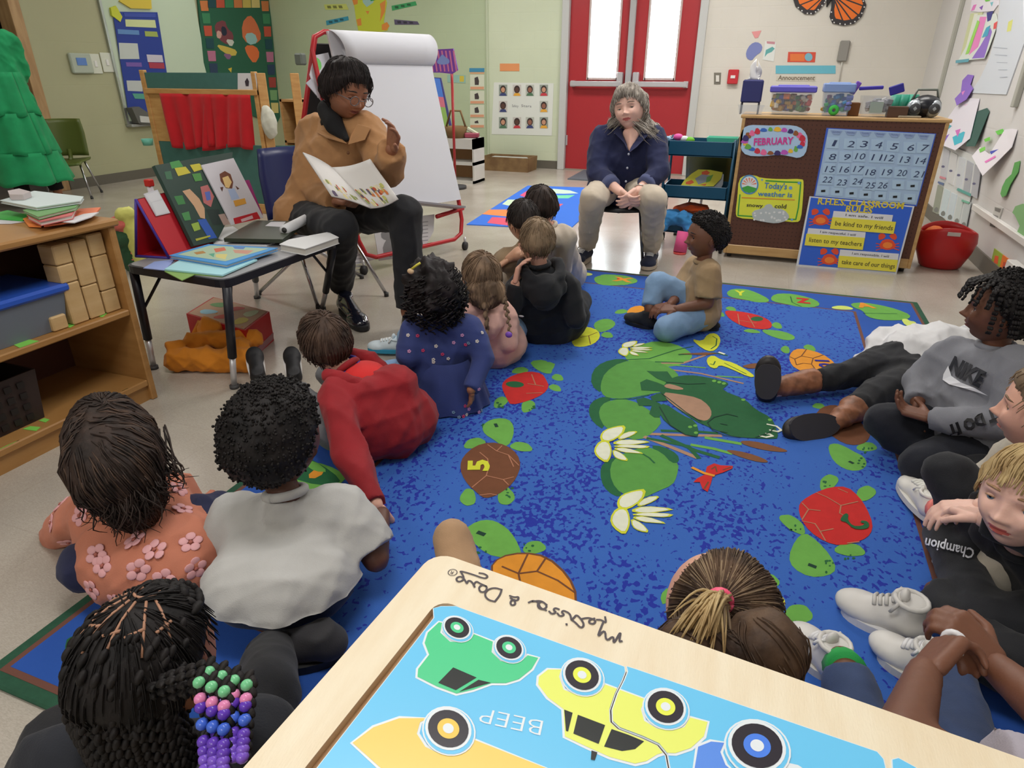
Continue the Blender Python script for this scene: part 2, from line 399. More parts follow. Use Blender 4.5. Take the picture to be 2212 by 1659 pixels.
ma=N.new('ShaderNodeMath');ma.operation='MULTIPLY_ADD';L.new(n2.outputs[0],ma.inputs[0]);ma.inputs[1].default_value=.62;ma.inputs[2].default_value=.292
gt=N.new('ShaderNodeMath');gt.operation='SUBTRACT';L.new(n1.outputs[0],gt.inputs[0]);L.new(ma.outputs[0],gt.inputs[1])
cr_=N.new('ShaderNodeValToRGB');cr_.color_ramp.elements[0].position=.0;cr_.color_ramp.elements[1].position=.022
cr_.color_ramp.elements[0].color=lin((50,100,186))+(1,);cr_.color_ramp.elements[1].color=lin((26,46,160))+(1,)
L.new(gt.outputs[0],cr_.inputs[0]);L.new(cr_.outputs[0],b.inputs['Base Color'])
nb=N.new('ShaderNodeTexNoise');nb.inputs['Scale'].default_value=900;L.new(tc.outputs['Object'],nb.inputs[0]);bp=N.new('ShaderNodeBump');bp.inputs['Strength'].default_value=.5;bp.inputs['Distance'].default_value=.002
L.new(nb.outputs[0],bp.inputs['Height']);L.new(bp.outputs[0],b.inputs['Normal'])
build('binding',MB().slab((rx0,ry0,0),(rx1,ry1,RT),c_bind,bev=.004),rug)
pile=MB()
def rect(x0,y0,x1,y1,z,m):pile.slab((x0,y0,z-.0006),(x1,y1,z),m)
rect(rx0+.028,ry0+.028,rx1-.028,ry1-.028,RT+.0008,c_brown)
rect(rx0+.042,ry0+.042,rx1-.042,ry1-.042,RT+.0012,c_bord)
rect(rx0+bi-.014,ry0+bj-.014,rx1-bi+.014,ry1-bj+.014,RT+.0016,c_brown)
rect(rx0+bi,ry0+bj,rx1-bi,ry1-bj,RT+.0020,c_field)
build('pile',pile,rug)
def rm(n,c):return mat('rug_'+n,c,.95,var=.05,vscale=30,bump=.4,bscale=900)
r_lg=rm('light_green',(104,168,72));r_dg=rm('dark_green',(28,96,56));r_red=rm('red',(196,36,34));r_br=rm('shell_brown',(112,68,42));r_or=rm('orange',(222,146,42))
r_ye=rm('yellow',(206,212,52));r_wh=rm('white',(222,226,206));r_tan=rm('tan',(168,132,108));r_bl=rm('ink_green',(18,58,44));r_nv=rm('numeral_blue',(34,34,140));r_ye2=rm('pale_yellow',(204,220,110));r_tl=rm('shell_line',(176,120,92));r_pond=rm('mid_green',(86,150,66));r_cat=rm('cattail',(122,78,48));r_fr=rm('frog_green',(30,92,52))
rp=MB();RPL=Plane((0,0,RT+.002),(1,0,0),(0,1,0))
def TR(fr):
 fx,fy,sc=fr;return lambda pts:[(fx+sc*x,fy+sc*y)for x,y in pts]
fA=TR((1250,440,.36166));fB=TR((1150,740,.28029));fC=TR((1592,740,.28029));fD=TR((560,740,.28029));fE=TR((1592,1194,.28029));fF=TR((1150,1194,.28029));fG=TR((560,1194,.28029));fH=TR((0,1194,.28029));fJ=TR((1700,580,.23146));fK=TR((1150,330,.28029));f0=lambda p:p
def rg(m,pts,lay,sm=1):put_poly(rp,RPL,smooth_poly(pts,sm)if sm else pts,m,lay*.00045)
def rs(m,pts,w,lay):
 for q in stroke([RPL.uv(*p)for p in pts],w):put_poly(rp,RPL,q,m,lay*.00045,px=False)
def foot(fr,cx,cy,rx,ry,rot=0,lay=1):
 rg(r_lg,fr(blob(cx,cy,rx,ry,12,rot,.08)),lay,1)
def specks(fr,cx,cy,w,h,n,m=None):
 rr_=random.Random(int(cx+cy))
 for _ in range(n):rg(m or r_dg,fr(blob(cx+rr_.uniform(-w,w),cy+rr_.uniform(-h,h),rr_.uniform(6,14),rr_.uniform(5,11),7)),2,0)
 # --- border lily pads
rg(r_lg,fK([(470,965),(520,945),(640,940),(740,950),(815,980),(800,1005),(700,1020),(560,1025),(490,1005)]),1);put_text(rp,'X',RPL,fK([(610,985)])[0],fK([(770,1000)])[0],.085,r_or,.0012,bold=.05)
rg(r_ye2,fK(blob(405,935,60,13,12,.05)),1)
rg(r_lg,fA([(880,530),(920,508),(1000,510),(1060,530),(1140,570),(1130,590),(1060,590),(1000,575),(900,558)]),1);put_text(rp,'Y',RPL,fA([(935,545)])[0],fA([(1000,550)])[0],.085,r_ye,.0012,bold=.05)
rg(r_lg,fA([(1145,565),(1170,540),(1240,535),(1330,548),(1420,575),(1445,605),(1400,620),(1320,618),(1230,598),(1160,585)]),1);rs(r_dg,fA([(1265,555),(1275,590),(1330,615)]),.006,2);put_text(rp,'Z',RPL,fA([(1300,590)])[0],fA([(1390,598)])[0],.085,r_red,.0016,bold=.05)
rg(r_ye2,fA(blob(1575,622,66,12,10,.06,.1)),1)
rg(r_lg,fA([(1620,595),(1700,590),(1800,605),(1900,630),(1985,665),(1970,690),(1900,698),(1800,695),(1720,675),(1700,640),(1640,620)]),1);rs(r_dg,fA([(1700,655),(1900,658)]),.006,2);put_text(rp,'A',RPL,fA([(1670,620)])[0],fA([(1780,625)])[0],.08,r_or,.0016,bold=.05)
rg(r_ye2,fA([(1925,690),(1960,688),(1975,700),(2010,705),(2020,722),(1990,732),(1950,728)]),2)
rg(r_lg,fA([(1735,775),(1800,740),(1880,735),(1960,750),(1900,790),(1830,808),(1770,805)]),1)
rg(r_lg,fC([(1385,1060),(1440,1050),(1520,1100),(1540,1190),(1480,1180),(1400,1120)]),1)
rg(r_lg,fC(blob(1480,400,60,30)),1)
rg(r_dg,fE([(1600,250),(1760,262),(2130,262),(2180,320),(2000,350),(1720,340)]),1);rg(r_ye,fE([(1660,262),(2080,270),(2090,320),(1900,340),(1720,330)]),2)
rg(r_dg,fE([(1830,860),(1900,800),(2100,770),(2170,820),(2150,920),(1990,1010),(1900,1000)]),1);rg(r_lg,fE([(1990,800),(2160,790),(2150,860),(2050,850)]),2)
rg(r_dg,[(620,1030),(660,985),(720,1020),(740,1045),(690,1050)],1);rg(r_lg,fD([(355,945),(420,905),(540,1000),(430,995)]),2)
rg(r_dg,fH([(500,680),(560,640),(700,640),(760,800),(700,960),(600,980),(510,850)]),1);rg(r_lg,fH([(560,660),(700,660),(740,800),(640,940),(540,820)]),2)
rg(r_dg,fH([(1560,270),(1700,330),(1730,400),(1690,470),(1560,480),(1500,380)]),1);rg(r_lg,fH([(1580,290),(1690,340),(1710,400),(1660,470),(1560,440)]),2)
rg(r_lg,fH([(1790,930),(1900,790),(2000,820),(1990,1000),(1850,1010)]),1);rg(r_or,fH([(1900,1010),(1920,960),(1990,950),(2050,1000),(2010,1025)]),2)
for k,(xx,yy)in enumerate([(-1.17,1.35),(-1.17,1.95),(-1.17,2.5),(-1.17,3.1),(-.75,3.78),(-.35,.68),(.2,.68),(.7,.95),(.7,1.35)]):
 q=blob(xx,yy,.12,.075,16,.6*k,.05)
 put_poly(rp,RPL,q,r_lg,.0004,px=False);put_poly(rp,RPL,blob(xx+.02,yy+.02,.02,.03,7),(r_or,r_red,r_ye)[k%3],.0009,px=False)
 # --- turtles
def lines(fr,segs,m,w=.0045,lay=5):
 for s_ in segs:rs(m,fr(s_),w,lay)
rg(r_red,fA([(868,645),(900,638),(1000,650),(1090,672),(1150,705),(1155,740),(1120,752),(1040,748),(970,730),(900,690)]),3)
foot(fA,910,628,32,12,.2);foot(fA,845,660,28,14,.3);foot(fA,1035,762,50,11,.1);foot(fA,1185,728,32,18,.3)
rg(r_lg,fA([(1090,752),(1160,755),(1230,765),(1290,790),(1290,812),(1240,818),(1170,800),(1110,775)]),2);rg(r_dg,fA(blob(1065,690,38,14,12)),4)
lines(fA,[[(950,660),(960,725)],[(1010,668),(1050,740)],[(960,700),(1060,715)]],r_tl)
rg(r_or,fA([(1258,905),(1290,870),(1350,868),(1450,895),(1530,950),(1550,1000),(1535,1030),(1470,1040),(1380,1018),(1290,985),(1260,945)]),3)
foot(fA,1235,872,28,22,.4);foot(fA,1380,862,38,18,.3);foot(fA,1320,1020,50,15,.1);foot(fA,1430,1050,50,24,.3)
lines(fA,[[(1258,915),(1290,930),(1300,965),(1340,955),(1390,960),(1420,1000),(1470,1012),(1540,995)],[(1290,930),(1330,912),(1360,872)],[(1330,912),(1400,925),(1460,905)],[(1390,960),(1400,925)]],r_br,.004)
put_text(rp,'10',RPL,fA([(1410,935)])[0],fA([(1450,985)])[0],.056,r_nv,.0032,bold=.03)
rg(r_red,fD([(1868,350),(1880,300),(1960,250),(2080,222),(2180,240),(2212,290),(2235,340),(2190,400),(2080,450),(1940,485),(1910,440)]),3)
foot(fD,2010,215,65,25,-.1);foot(fD,1860,460,62,38,-.5);foot(fD,2070,490,58,45,-.6);foot(fD,2280,350,50,25,.3);rg(r_lg,fD([(2080,145),(2200,130),(2250,180),(2260,240),(2200,240),(2120,200)]),2)
rg(r_dg,fD(blob(1970,325,72,24,12,.05)),4);lines(fD,[[(2070,320),(2190,340)],[(2060,395),(2180,390)],[(2100,250),(2130,330)]],r_tl)
specks(fD,1850,480,30,20,5);specks(fD,2090,500,30,22,5)
rg(r_br,fD([(1548,950),(1570,880),(1660,800),(1780,768),(1900,790),(1990,860),(2018,950),(1980,1050),(1920,1120),(1830,1180),(1740,1205),(1690,1170),(1610,1100),(1560,1020)]),3)
rg(r_lg,fD([(1715,660),(1750,610),(1830,583),(1920,590),(1962,640),(1960,720),(1920,800),(1860,790),(1800,745),(1740,710)]),2)
foot(fD,1660,778,86,40,-.2,2);foot(fD,2020,805,88,36,.15,2);foot(fD,1610,1195,62,68,.2,2);foot(fD,1900,1185,66,72,-.3,2)
rs(r_bl,fD([(1820,630),(1830,650)]),.012,3);specks(fD,1735,650,20,30,5);specks(fD,1640,770,50,20,4);specks(fD,1930,1160,30,40,6)
lines(fD,[[(1760,790),(1830,840),(1920,870),(2000,950)],[(1830,840),(1870,800)],[(1700,850),(1760,900),(1770,960),(1750,1030)],[(1750,1030),(1640,1120)],[(1750,1030),(1880,1060),(1960,1040)],[(1880,1060),(1920,1100)],[(1700,1180),(1780,1170),(1830,1180)],[(1920,870),(1960,960)]],r_tl,.0035)
put_text(rp,'5',RPL,fD([(1765,995)])[0],fD([(1765,908)])[0],.062,r_ye,.0032,bold=.045)
rg(r_or,[(1060,1228),(1080,1205),(1130,1196),(1180,1205),(1225,1245),(1245,1290),(1230,1330),(1150,1330),(1080,1290)],3);rg(r_br,[(1055,1230),(1078,1202),(1130,1192),(1183,1201),(1230,1243),(1250,1290),(1235,1335),(1150,1335),(1075,1292)],2)
rg(r_lg,fD([(1580,1440),(1680,1375),(1780,1365),(1860,1395),(1940,1460),(2000,1560),(2030,1659),(1820,1659),(1680,1580)]),1);foot(fD,2120,1580,90,50,-.1,1)
rs(r_bl,fD([(1690,1465),(1730,1480)]),.014,2);specks(fD,1710,1600,50,30,6);specks(fD,2080,1580,40,30,4)
lines(f0,[[(1085,1225),(1120,1240),(1160,1235),(1180,1205)],[(1120,1240),(1130,1290)],[(1160,1235),(1205,1255),(1240,1280)],[(1140,1198),(1120,1240)]],r_br,.005,4)
rg(r_red,fC([(472,1270),(500,1220),(600,1160),(720,1115),(850,1112),(940,1190),(1000,1280),(1048,1400),(1030,1480),(960,1530),(800,1570),(680,1540),(560,1460),(490,1360)]),3)
foot(fC,705,1080,80,56,-.6,2);foot(fC,990,1165,82,56,-.4,2);foot(fC,430,1400,118,50,.6,2);foot(fC,870,1600,120,50,.1,2)
rg(r_lg,fC([(520,1460),(620,1530),(720,1640),(770,1750),(700,1800),(560,1810),(430,1740),(395,1650),(450,1520)]),1);rs(r_bl,fE([(560,95),(600,110)]),.012,2);specks(fE,710,110,40,50,7);specks(fC,680,1080,50,30,6);specks(fC,1000,1200,40,30,6);specks(fC,450,1430,50,20,5);specks(fE,860,35,50,15,4)
lines(fC,[[(500,1240),(550,1290),(640,1300)],[(550,1290),(500,1370)],[(610,1160),(700,1200),(800,1260),(930,1230)],[(800,1260),(790,1320),(830,1340)],[(500,1380),(600,1400),(640,1460),(740,1440)],[(640,1460),(680,1530)],[(780,1130),(850,1160)],[(850,1550),(940,1540)]],r_tl,.0035)
for q in[[(790,1370),(830,1320),(860,1330),(850,1370),(890,1420),(960,1420),(985,1400),(950,1395),(955,1375),(1010,1385),(1020,1430),(970,1448),(890,1440),(840,1390),(810,1385)]]:rg(r_dg,fC(q),7,1)
rg(r_br,fC([(600,560),(650,500),(740,478),(820,500),(1000,660),(1035,700),(1000,770),(920,795),(820,780),(700,700)]),2)
rg(r_lg,fC([(700,790),(760,775),(830,800),(900,840),(980,880),(1005,940),(960,985),(870,990),(780,950),(720,880)]),1);foot(fC,1000,805,80,36,0,1);foot(fC,630,490,50,22,.1,1);rs(r_bl,fC([(870,920),(890,930)]),.012,2);specks(fC,960,900,30,60,7);specks(fC,1000,820,40,10,4)
rg(r_ye,fE([(150,290),(240,292),(350,340),(375,380),(350,500),(310,600),(200,620),(100,450)]),2);foot(fE,220,220,110,58,0,1);foot(fE,470,475,115,75,0,1);specks(fE,450,525,60,18,5);specks(fE,170,185,40,15,4)
lines(fE,[[(230,300),(280,400),(370,390)],[(280,400),(300,440),(360,470)],[(170,300),(230,400),(300,440)]],r_br,.004,3)
rg(r_lg,fF([(980,330),(1050,260),(1100,300),(1010,420)]),1)
rg(r_ye,fA([(0,740),(60,735),(120,760),(130,800),(90,840),(20,858),(-40,850),(-40,780)]),2);rg(r_lg,fA([(85,720),(130,690),(190,688),(225,715),(200,745),(140,770),(105,760)]),1);foot(fA,170,785,36,18,.1,1)
lines(fA,[[(10,800),(60,790),(110,770)],[(60,790),(70,840)]],r_br,.004,3)
rg(r_lg,fB([(0,150),(180,150),(160,210),(110,245),(30,200)]),1);foot(fB,195,270,46,26,.2,1)
rg(r_or,fA([(285,645),(320,615),(380,608),(440,640),(400,665),(300,668)]),2);foot(fA,255,645,40,13,-.1,1)
# --- pond in the middle
rg(r_lg,fB([(700,90),(830,20),(950,-15),(1100,10),(1200,60),(1240,100),(1200,150),(1080,190),(900,180),(740,150)]),1)
rg(r_dg,fB([(450,330),(460,220),(540,150),(680,120),(760,150),(560,260),(540,400)]),1);rg(r_dg,fB([(430,540),(450,460),(540,415),(620,430),(540,520),(560,680),(470,620)]),1);rg(r_dg,fB([(520,1010),(540,930),(640,880),(700,900),(620,1000),(640,1100),(700,1190),(620,1180),(545,1110)]),1);rg(r_dg,fB([(900,790),(1010,800),(1120,860),(1135,920),(1070,940),(1000,880)]),1)
rg(r_pond,fB([(525,320),(560,230),(680,150),(860,130),(1000,160),(1120,230),(1130,300),(1060,370),(900,400),(720,435),(580,430),(530,390)]),2)
rg(r_pond,fB([(508,560),(530,480),(620,440),(760,440),(900,520),(1010,600),(940,690),(820,760),(680,720),(560,660)]),2)
rg(r_pond,fB([(592,1010),(620,900),(740,840),(880,800),(1000,850),(1070,930),(1130,930),(1115,1030),(1080,1100),(960,1150),(860,1200),(740,1190),(640,1130)]),2)
rs(r_dg,fB([(690,135),(900,125),(1100,60),(1240,30)]),.006,3);rs(r_dg,fB([(590,440),(780,435),(900,405)]),.006,3);rs(r_dg,fB([(850,860),(900,890),(940,930)]),.006,3)
for m_,p_,w_ in[(r_tan,[(870,730),(1050,800),(1260,885)],.018),(r_dg,[(890,740),(1200,800),(1280,890)],.016),(r_dg,[(1000,720),(1250,830),(1430,885)],.018),(r_lg,[(1230,790),(1400,820),(1530,855)],.016),(r_tan,[(900,705),(1180,715),(1450,720)],.016),(r_dg,[(1000,680),(1300,690),(1420,700)],.016),(r_lg,[(1340,735),(1600,780)],.018),(r_tan,[(1060,210),(1300,240),(1620,315)],.012),(r_lg,[(1020,170),(1330,195)],.010),(r_lg,[(1420,260),(1620,270)],.010),(r_tan,[(1000,160),(1160,160),(1330,100)],.012),(r_dg,[(950,150),(1160,155)],.010),(r_dg,[(1130,95),(1400,80),(1500,100)],.010)]:rs(m_,fB(p_),w_,2)
for q in[[(1590,760),(1700,760),(1850,795),(1975,835),(1940,848),(1800,835),(1640,795)],[(1480,828),(1580,835),(1720,870),(1820,915),(1800,930),(1700,915),(1560,870)],[(1600,185),(1700,160),(1770,165),(1770,190),(1690,205)],[(1740,250),(1860,255),(1945,268),(1900,283),(1790,278)]]:rg(r_cat,fB(q),3)
rg(r_cat,fB([(1120,90),(1340,78),(1430,85),(1340,100)]),4,0)
rg(r_ye,fA([(668,808),(740,825),(770,780),(820,775),(850,810),(835,860),(795,888),(740,870)]),5);rg(r_ye,fA([(760,930),(800,905),(850,935),(920,950),(1010,1000),(1055,1035),(1020,1040),(900,985),(840,965),(820,990),(775,975)]),5);rs(r_wh,fA([(840,890),(868,900)]),.014,5)
rs(r_dg,fA([(800,795),(825,810),(820,850),(790,870)]),.005,6);rs(r_dg,fA([(785,960),(805,965),(815,945)]),.005,6);rs(r_dg,fA([(870,955),(1000,1020)]),.004,6)
rg(r_red,fB([(1330,1020),(1345,960),(1400,935),(1450,950),(1545,955),(1540,975),(1470,1005),(1390,1030),(1375,1090),(1350,1155),(1310,1130),(1290,1080),(1240,1080),(1270,1050)]),5,0);rs(r_or,fB([(1235,970),(1320,1010),(1395,1030)]),.012,6);rs(r_br,fB([(1380,980),(1410,960),(1420,1000)]),.005,6);rs(r_br,fB([(1325,1130),(1355,1080)]),.005,6);rs(r_br,fB([(1470,985),(1530,965)]),.004,6)
rg(r_fr,fB([(1030,310),(1080,270),(1200,250),(1350,270),(1480,300),(1515,320),(1490,340),(1460,370),(1640,440),(1720,520),(1840,580),(1870,640),(1900,740),(1840,745),(1700,740),(1560,730),(1440,690),(1330,640),(1260,610),(1100,500),(980,390),(1000,350)]),4)
rg(r_fr,fB([(880,220),(940,225),(1040,225),(1080,280),(1040,310),(960,280)]),4,0);rg(r_fr,fB([(830,310),(880,285),(960,310),(1060,350),(1000,380),(840,370)]),4,0);rg(r_fr,fB([(800,440),(860,425),(980,470),(1010,500),(980,580),(940,580),(900,550),(920,490),(820,490)]),4,0);rg(r_fr,fB([(910,420),(960,395),(1000,390),(1040,450),(930,460)]),4,0)
rg(r_fr,fB([(975,490),(1020,470),(1150,560),(1260,610),(1285,700),(1270,730),(1180,715),(1070,650),(990,580)]),5)
rg(r_tan,fB([(995,385),(1120,400),(1280,430),(1360,490),(1385,550),(1360,600),(1310,610),(1200,560),(1060,470)]),6);rg(r_tan,fB([(1005,345),(1040,320),(1110,335),(1180,365),(1100,370)]),6)
for p_ in([(1350,620),(1400,580),(1500,555),(1580,575)],[(1350,625),(1390,680),(1480,720),(1600,735)],[(1000,400),(1180,540),(1300,615)],[(980,500),(1060,640),(1180,715),(1270,730)],[(1030,310),(1200,325),(1330,320)],[(1720,735),(1830,700),(1860,660)],[(1450,630),(1500,640)],[(1450,690),(1500,700)]):rs(r_bl,fB(p_),.0045,7)
for cx_,cy_ in((1215,655),(1255,645),(1260,700),(1400,300),(1440,310),(1475,320),(1625,445),(1830,600)):rg(r_lg,fB(blob(cx_,cy_,17,10,8)),6,0)
for p_ in([(1810,635),(1880,650),(1918,680),(1890,692),(1830,680)],[(1755,725),(1800,735),(1850,725),(1830,712),(1800,708)]):rs(r_wh,fB(p_),.009,7)
def lily(fr,petals,body):
 for p_ in petals:
  c=np.mean(p_,axis=0);rg(r_ye,fr([tuple(c+(np.array(q)-c)*1.14)for q in p_]),5,1)
 for p_ in petals:
  c=np.mean(p_,axis=0);rg(r_wh,fr([tuple(c+(np.array(q)-c)*.93)for q in p_]),6,1)
P1=[[(480,830),(520,770),(580,765),(605,820),(600,880),(570,925),(500,880)],[(530,720),(560,680),(640,655),(710,648),(690,710),(600,765),(540,760)],[(660,740),(720,695),(810,688),(770,720),(690,750)],[(620,780),(700,750),(910,768),(820,785),(700,795)],[(620,805),(720,790),(900,800),(860,820),(740,815)],[(625,820),(720,815),(860,860),(780,855),(700,850)],[(620,830),(690,860),(740,915),(670,905),(630,880)]]
lily(fB,P1,None)
lily(fB,[[(x*1.13+62,y*1.22+350)if True else 0 for x,y in p_]for p_ in P1],None)
lily(fB,[[(x*.62+365,y*.42-280)for x,y in p_]for p_ in P1],None)
tag(build('printed_pattern',rp,rug),kind='stuff')
# ------------------------------------------------------------------ things on the walls
PB=Plane((0,BY-.001,0),(1,0,0),(0,0,1));PLW=Plane((LX+.001,0,0),(0,1,0),(0,0,1));PRW=Plane((RX-.001,0,0),(0,-1,0),(0,0,1))
def card(mb,pl,pts,m,off0=0.,off1=.003,px=True):
 """thin real card standing off the wall"""
 A=[pl.px(x,y,off0)if px else pl.P(x,y,off0)for x,y in pts]
 n=len(A);V=np.vstack([A,np.array(A)+pl.n*(off1-off0)]);tr=tessellate_polygon([[Vector(q)for q in A]]);Fs=[]
 for t in tr:
  a,b,c=[A[i]for i in t];up=np.cross(b-a,c-a)@pl.n>0
  t2=tuple(t)if up else tuple(t[::-1]);Fs.append(tuple(i+n for i in t2));Fs.append(t2[::-1])
 area=sum(((np.array(pl_uv(pl,A[i]))[0]*np.array(pl_uv(pl,A[(i+1)%n]))[1]-np.array(pl_uv(pl,A[(i+1)%n]))[0]*np.array(pl_uv(pl,A[i]))[1])for i in range(n)))
 for i in range(n):
  j=(i+1)%n;Fs.append((i,j,j+n,i+n)if area>0 else(j,i,i+n,j+n))
 mb.raw(V,Fs,m)
def pl_uv(pl,P):
 q=np.array(P)-pl.o;return q@pl.u,q@pl.v
def fl(*c):return flat(*c)
WHT=fl(228,228,226)
def sheet_thing(name,pl,pts,m,label,cat,group=None,off=.003):
 mb=MB();card(mb,pl,pts,m,0,off);return mb
def fin(name,mb,label,cat,group=None):return tag(build(name,mb),label,cat,group)
def q4(x0,y0,x1,y1):return[(x0,y0),(x1,y0),(x1,y1),(x0,y1)]
def sub(fr,pts):return fr(pts)
f2=TR((560,0,.28029));f3=TR((1150,0,.28029));f4=TR((1592,0,.28029));f1=TR((0,0,.28029))
mb=sheet_thing('',PB,f2([(700,-60),(960,-60),(985,20),(960,170),(1000,200),(990,235),(940,245),(765,240),(750,170),(730,30)]),fl(196,204,60),'','')
for p_ in([(715,-10),(760,-20),(760,30),(730,40)],[(750,150),(785,140),(790,195),(760,200)],[(930,30),(975,0),(970,90),(930,170),(940,80)],[(945,190),(985,170),(1005,200),(980,235),(945,230)],[(820,85),(850,85),(838,112)]):put_poly(mb,PB,f2(p_),fl(222,140,60),.0036)
put_poly(mb,PB,f2([(790,-40),(890,-40),(880,20),(830,55),(800,20)]),fl(160,196,190),.0036);put_poly(mb,PB,f2([(850,-40),(930,-40),(900,0),(860,10)]),fl(40,150,60),.0042)
fin('yellow_poster',mb,'yellow and orange cut-out poster high on the green wall above the easel','poster')
for pts,c,lb in[([(500,35),(670,30),(690,75),(510,75)],(198,206,110),'pale yellow word strip left of the yellow poster'),([(515,160),(685,125),(690,155),(520,195)],(60,150,176),'blue word strip left of the yellow poster, below the pale one'),([(1020,45),(1205,10),(1215,40),(1025,82)],(60,160,96),'green word strip right of the yellow poster'),([(1040,150),(1220,165),(1235,190),(1045,190)],(92,84,110),'dark grey word strip right of the yellow poster, below the green one')]:
 mb=sheet_thing('',PB,f2(pts),fl(*c),'','')
 c2=tuple(int(v*.6)for v in c);xs=[p[0]for p in pts];ys=[p[1]for p in pts]
 for k in range(3):
  t=(k+.8)/4;a=np.array(pts[0])*(1-t)+np.array(pts[1])*t;d=np.array(pts[3])*(1-t)+np.array(pts[2])*t;b_=a*.75+d*.25;e_=a*.25+d*.75
  put_poly(mb,PB,f2([(b_[0]-14,b_[1]),(b_[0]+14,b_[1]),(e_[0]+14,e_[1]),(e_[0]-14,e_[1])]),fl(*c2),.0036)
 fin('word_strip',mb,lb,'strip','word strips on the green wall')
mb=sheet_thing('',PB,f2(q4(1620,525,1735,555)),fl(66,140,176),'','');put_poly(mb,PB,f2(q4(1625,556,1735,570)),fl(216,170,130),.001);fin('header_card',mb,'blue header card above the column of line-up cards','card')
for k,(y0,y1,nm)in enumerate([(575,690,'topmost'),(700,800,'second'),(808,905,'third'),(912,985,'lowest')]):
 mb=sheet_thing('',PB,f2(q4(1625,y0,1735,y1)),fl(214,218,196),'','');put_poly(mb,PB,f2(q4(1628,y1-22,1732,y1-2)),fl(220,160,124),.0036);put_poly(mb,PB,f2([(1660,y0+25),(1685,y0+15),(1695,y0+50),(1692,y1-35),(1662,y1-35)]),fl(70,60,60),.0036)
 fin('line_up_card',mb,'%s white card of a standing figure in the column left of the photo chart'%nm,'card','line-up cards')
mb=sheet_thing('',PB,f2(q4(1855,490,2005,548)),fl(226,150,96),'','');fin('orange_card',mb,'small orange card on the wall above the photo chart','card')
mb=sheet_thing('',PB,[(1067,178),(1196,180),(1192,293),(1062,290)],fl(222,226,218),'','')
sk=[(150,100,80),(200,150,120),(90,60,50)];k=0
ph=thing('photo_chart',PB.px(1130,292),'white chart of small portrait photos pinned left of the red door','chart')
build('sheet',mb,ph)
for r_,yy in enumerate((195,230,265)):
 for c_,xx in enumerate((1087,1117,1145,1175)):
  if r_==1 and c_ in(1,2):continue
  k+=1;mb=MB();card(mb,PB,q4(xx-9,yy-12,xx+9,yy+12),fl(*[(186,190,180),(150,160,150),(200,196,190)][k%3]),.003,.005)
  put_poly(mb,PB,blob(xx,yy-2,6.5,8.5,12),fl(56,42,38),.0056);put_poly(mb,PB,blob(xx,yy-1,4.4,5.6,12),fl(*sk[k%3]),.0062);put_poly(mb,PB,[(xx-8,yy+12),(xx+8,yy+12),(xx+5,yy+6),(xx-5,yy+6)],fl(*[(200,60,70),(60,70,120),(230,170,60),(80,120,90)][k%4]),.0059)
  build('photo',mb,ph)
mb=MB()
for a,c_ in((1106,1118),(1126,1146)):put_text(mb,'Safety' if a<1120 else 'Stars',PB,(a,231),(c_+2,232),.03,fl(110,110,116),.0036)
build('lettering',mb,ph)
mb=sheet_thing('',PB,f3([(1400,560),(1455,560),(1450,650),(1400,650)]),fl(120,116,104),'','',None);card(mb,PB,f3(q4(1415,580,1440,630)),fl(222,220,212),.003,.012);fin('light_switch',mb,'beige light switch in a dark plate right of the door','switch')
mb=MB();mb.box(PB.px(*f3([(1548,592)])[0],.03),(.115,.05,.15),mat('alarm_red',(196,44,54),.4),bev=.008);mb.box(PB.px(*f3([(1548,592)])[0],.057),(.05,.01,.03),WHT);fin('fire_alarm',mb,'red fire alarm box on the cream wall right of the door','alarm')
mb=sheet_thing('',PB,f3(smooth_poly([(1645,400),(1680,340),(1730,320),(1775,350),(1765,400),(1720,430),(1690,470),(1650,450)],1)),fl(122,132,188),'','');fin('paper_globe',mb,'round purple-blue paper cut-out on the cream wall beside a small page','paper')
mb=sheet_thing('',PB,f3([(1795,315),(1880,325),(1860,475),(1775,460)]),fl(222,226,222),'','')
put_poly(mb,PB,f3([(1805,318),(1870,322),(1868,342),(1808,336)]),fl(196,140,150),.0036);put_poly(mb,PB,f3([(1790,440),(1800,385),(1850,360),(1868,375),(1845,400),(1810,415)]),fl(96,170,168),.0036);fin('small_page',mb,'white page with a teal drawing right of the round purple cut-out','paper')
mb=sheet_thing('',PB,f3([(1690,245),(1765,235),(1740,290),(1715,295)]),fl(226,150,150),'','');fin('heart_cut_out',mb,'small pink cut-out on the cream wall above the purple one','paper')
mb=sheet_thing('',PB,f4([(395,400),(608,402),(600,480),(388,478)]),fl(212,80,60),'','');put_poly(mb,PB,f4(q4(410,415,520,470)),fl(226,120,60),.0036);put_poly(mb,PB,f4(blob(552,440,30,32,14)),fl(120,180,200),.0042);fin('orange_label',mb,'orange label with a round blue picture on the cream wall','label')
mb=sheet_thing('',PB,f4(q4(298,505,760,568)),fl(104,184,204),'','');fin('blue_strip',mb,'long light blue strip on the cream wall under the orange label','strip')
mb=sheet_thing('',PB,f4([(305,585),(610,585),(605,628),(300,622)]),fl(206,202,188),'','');put_text(mb,'Announcement',PB,f4([(315,615)])[0],f4([(598,618)])[0],.045,fl(110,96,80),.0036,bold=.02);fin('lettered_strip',mb,'pale strip with brown lettering under the light blue strip','strip')
mb=MB();a=f4([(820,395)])[0];mb.box(PB.px(*a,.02),(.10,.04,.2),mat('grey_plastic',(140,138,132),.5),bev=.01);mb.tube([PB.px(*f4([(815,450)])[0],.02),PB.px(*f4([(800,530)])[0],.02),PB.px(*f4([(785,640)])[0],.02)],.006,mat('cable_white',(200,198,190),.5),6);fin('wall_sensor',mb,'grey wall sensor with a thin cable above the clear bins','sensor')
bt=thing('paper_butterfly',PB.px(*f4([(700,60)])[0]),'orange and black paper butterfly high on the cream wall','decoration')
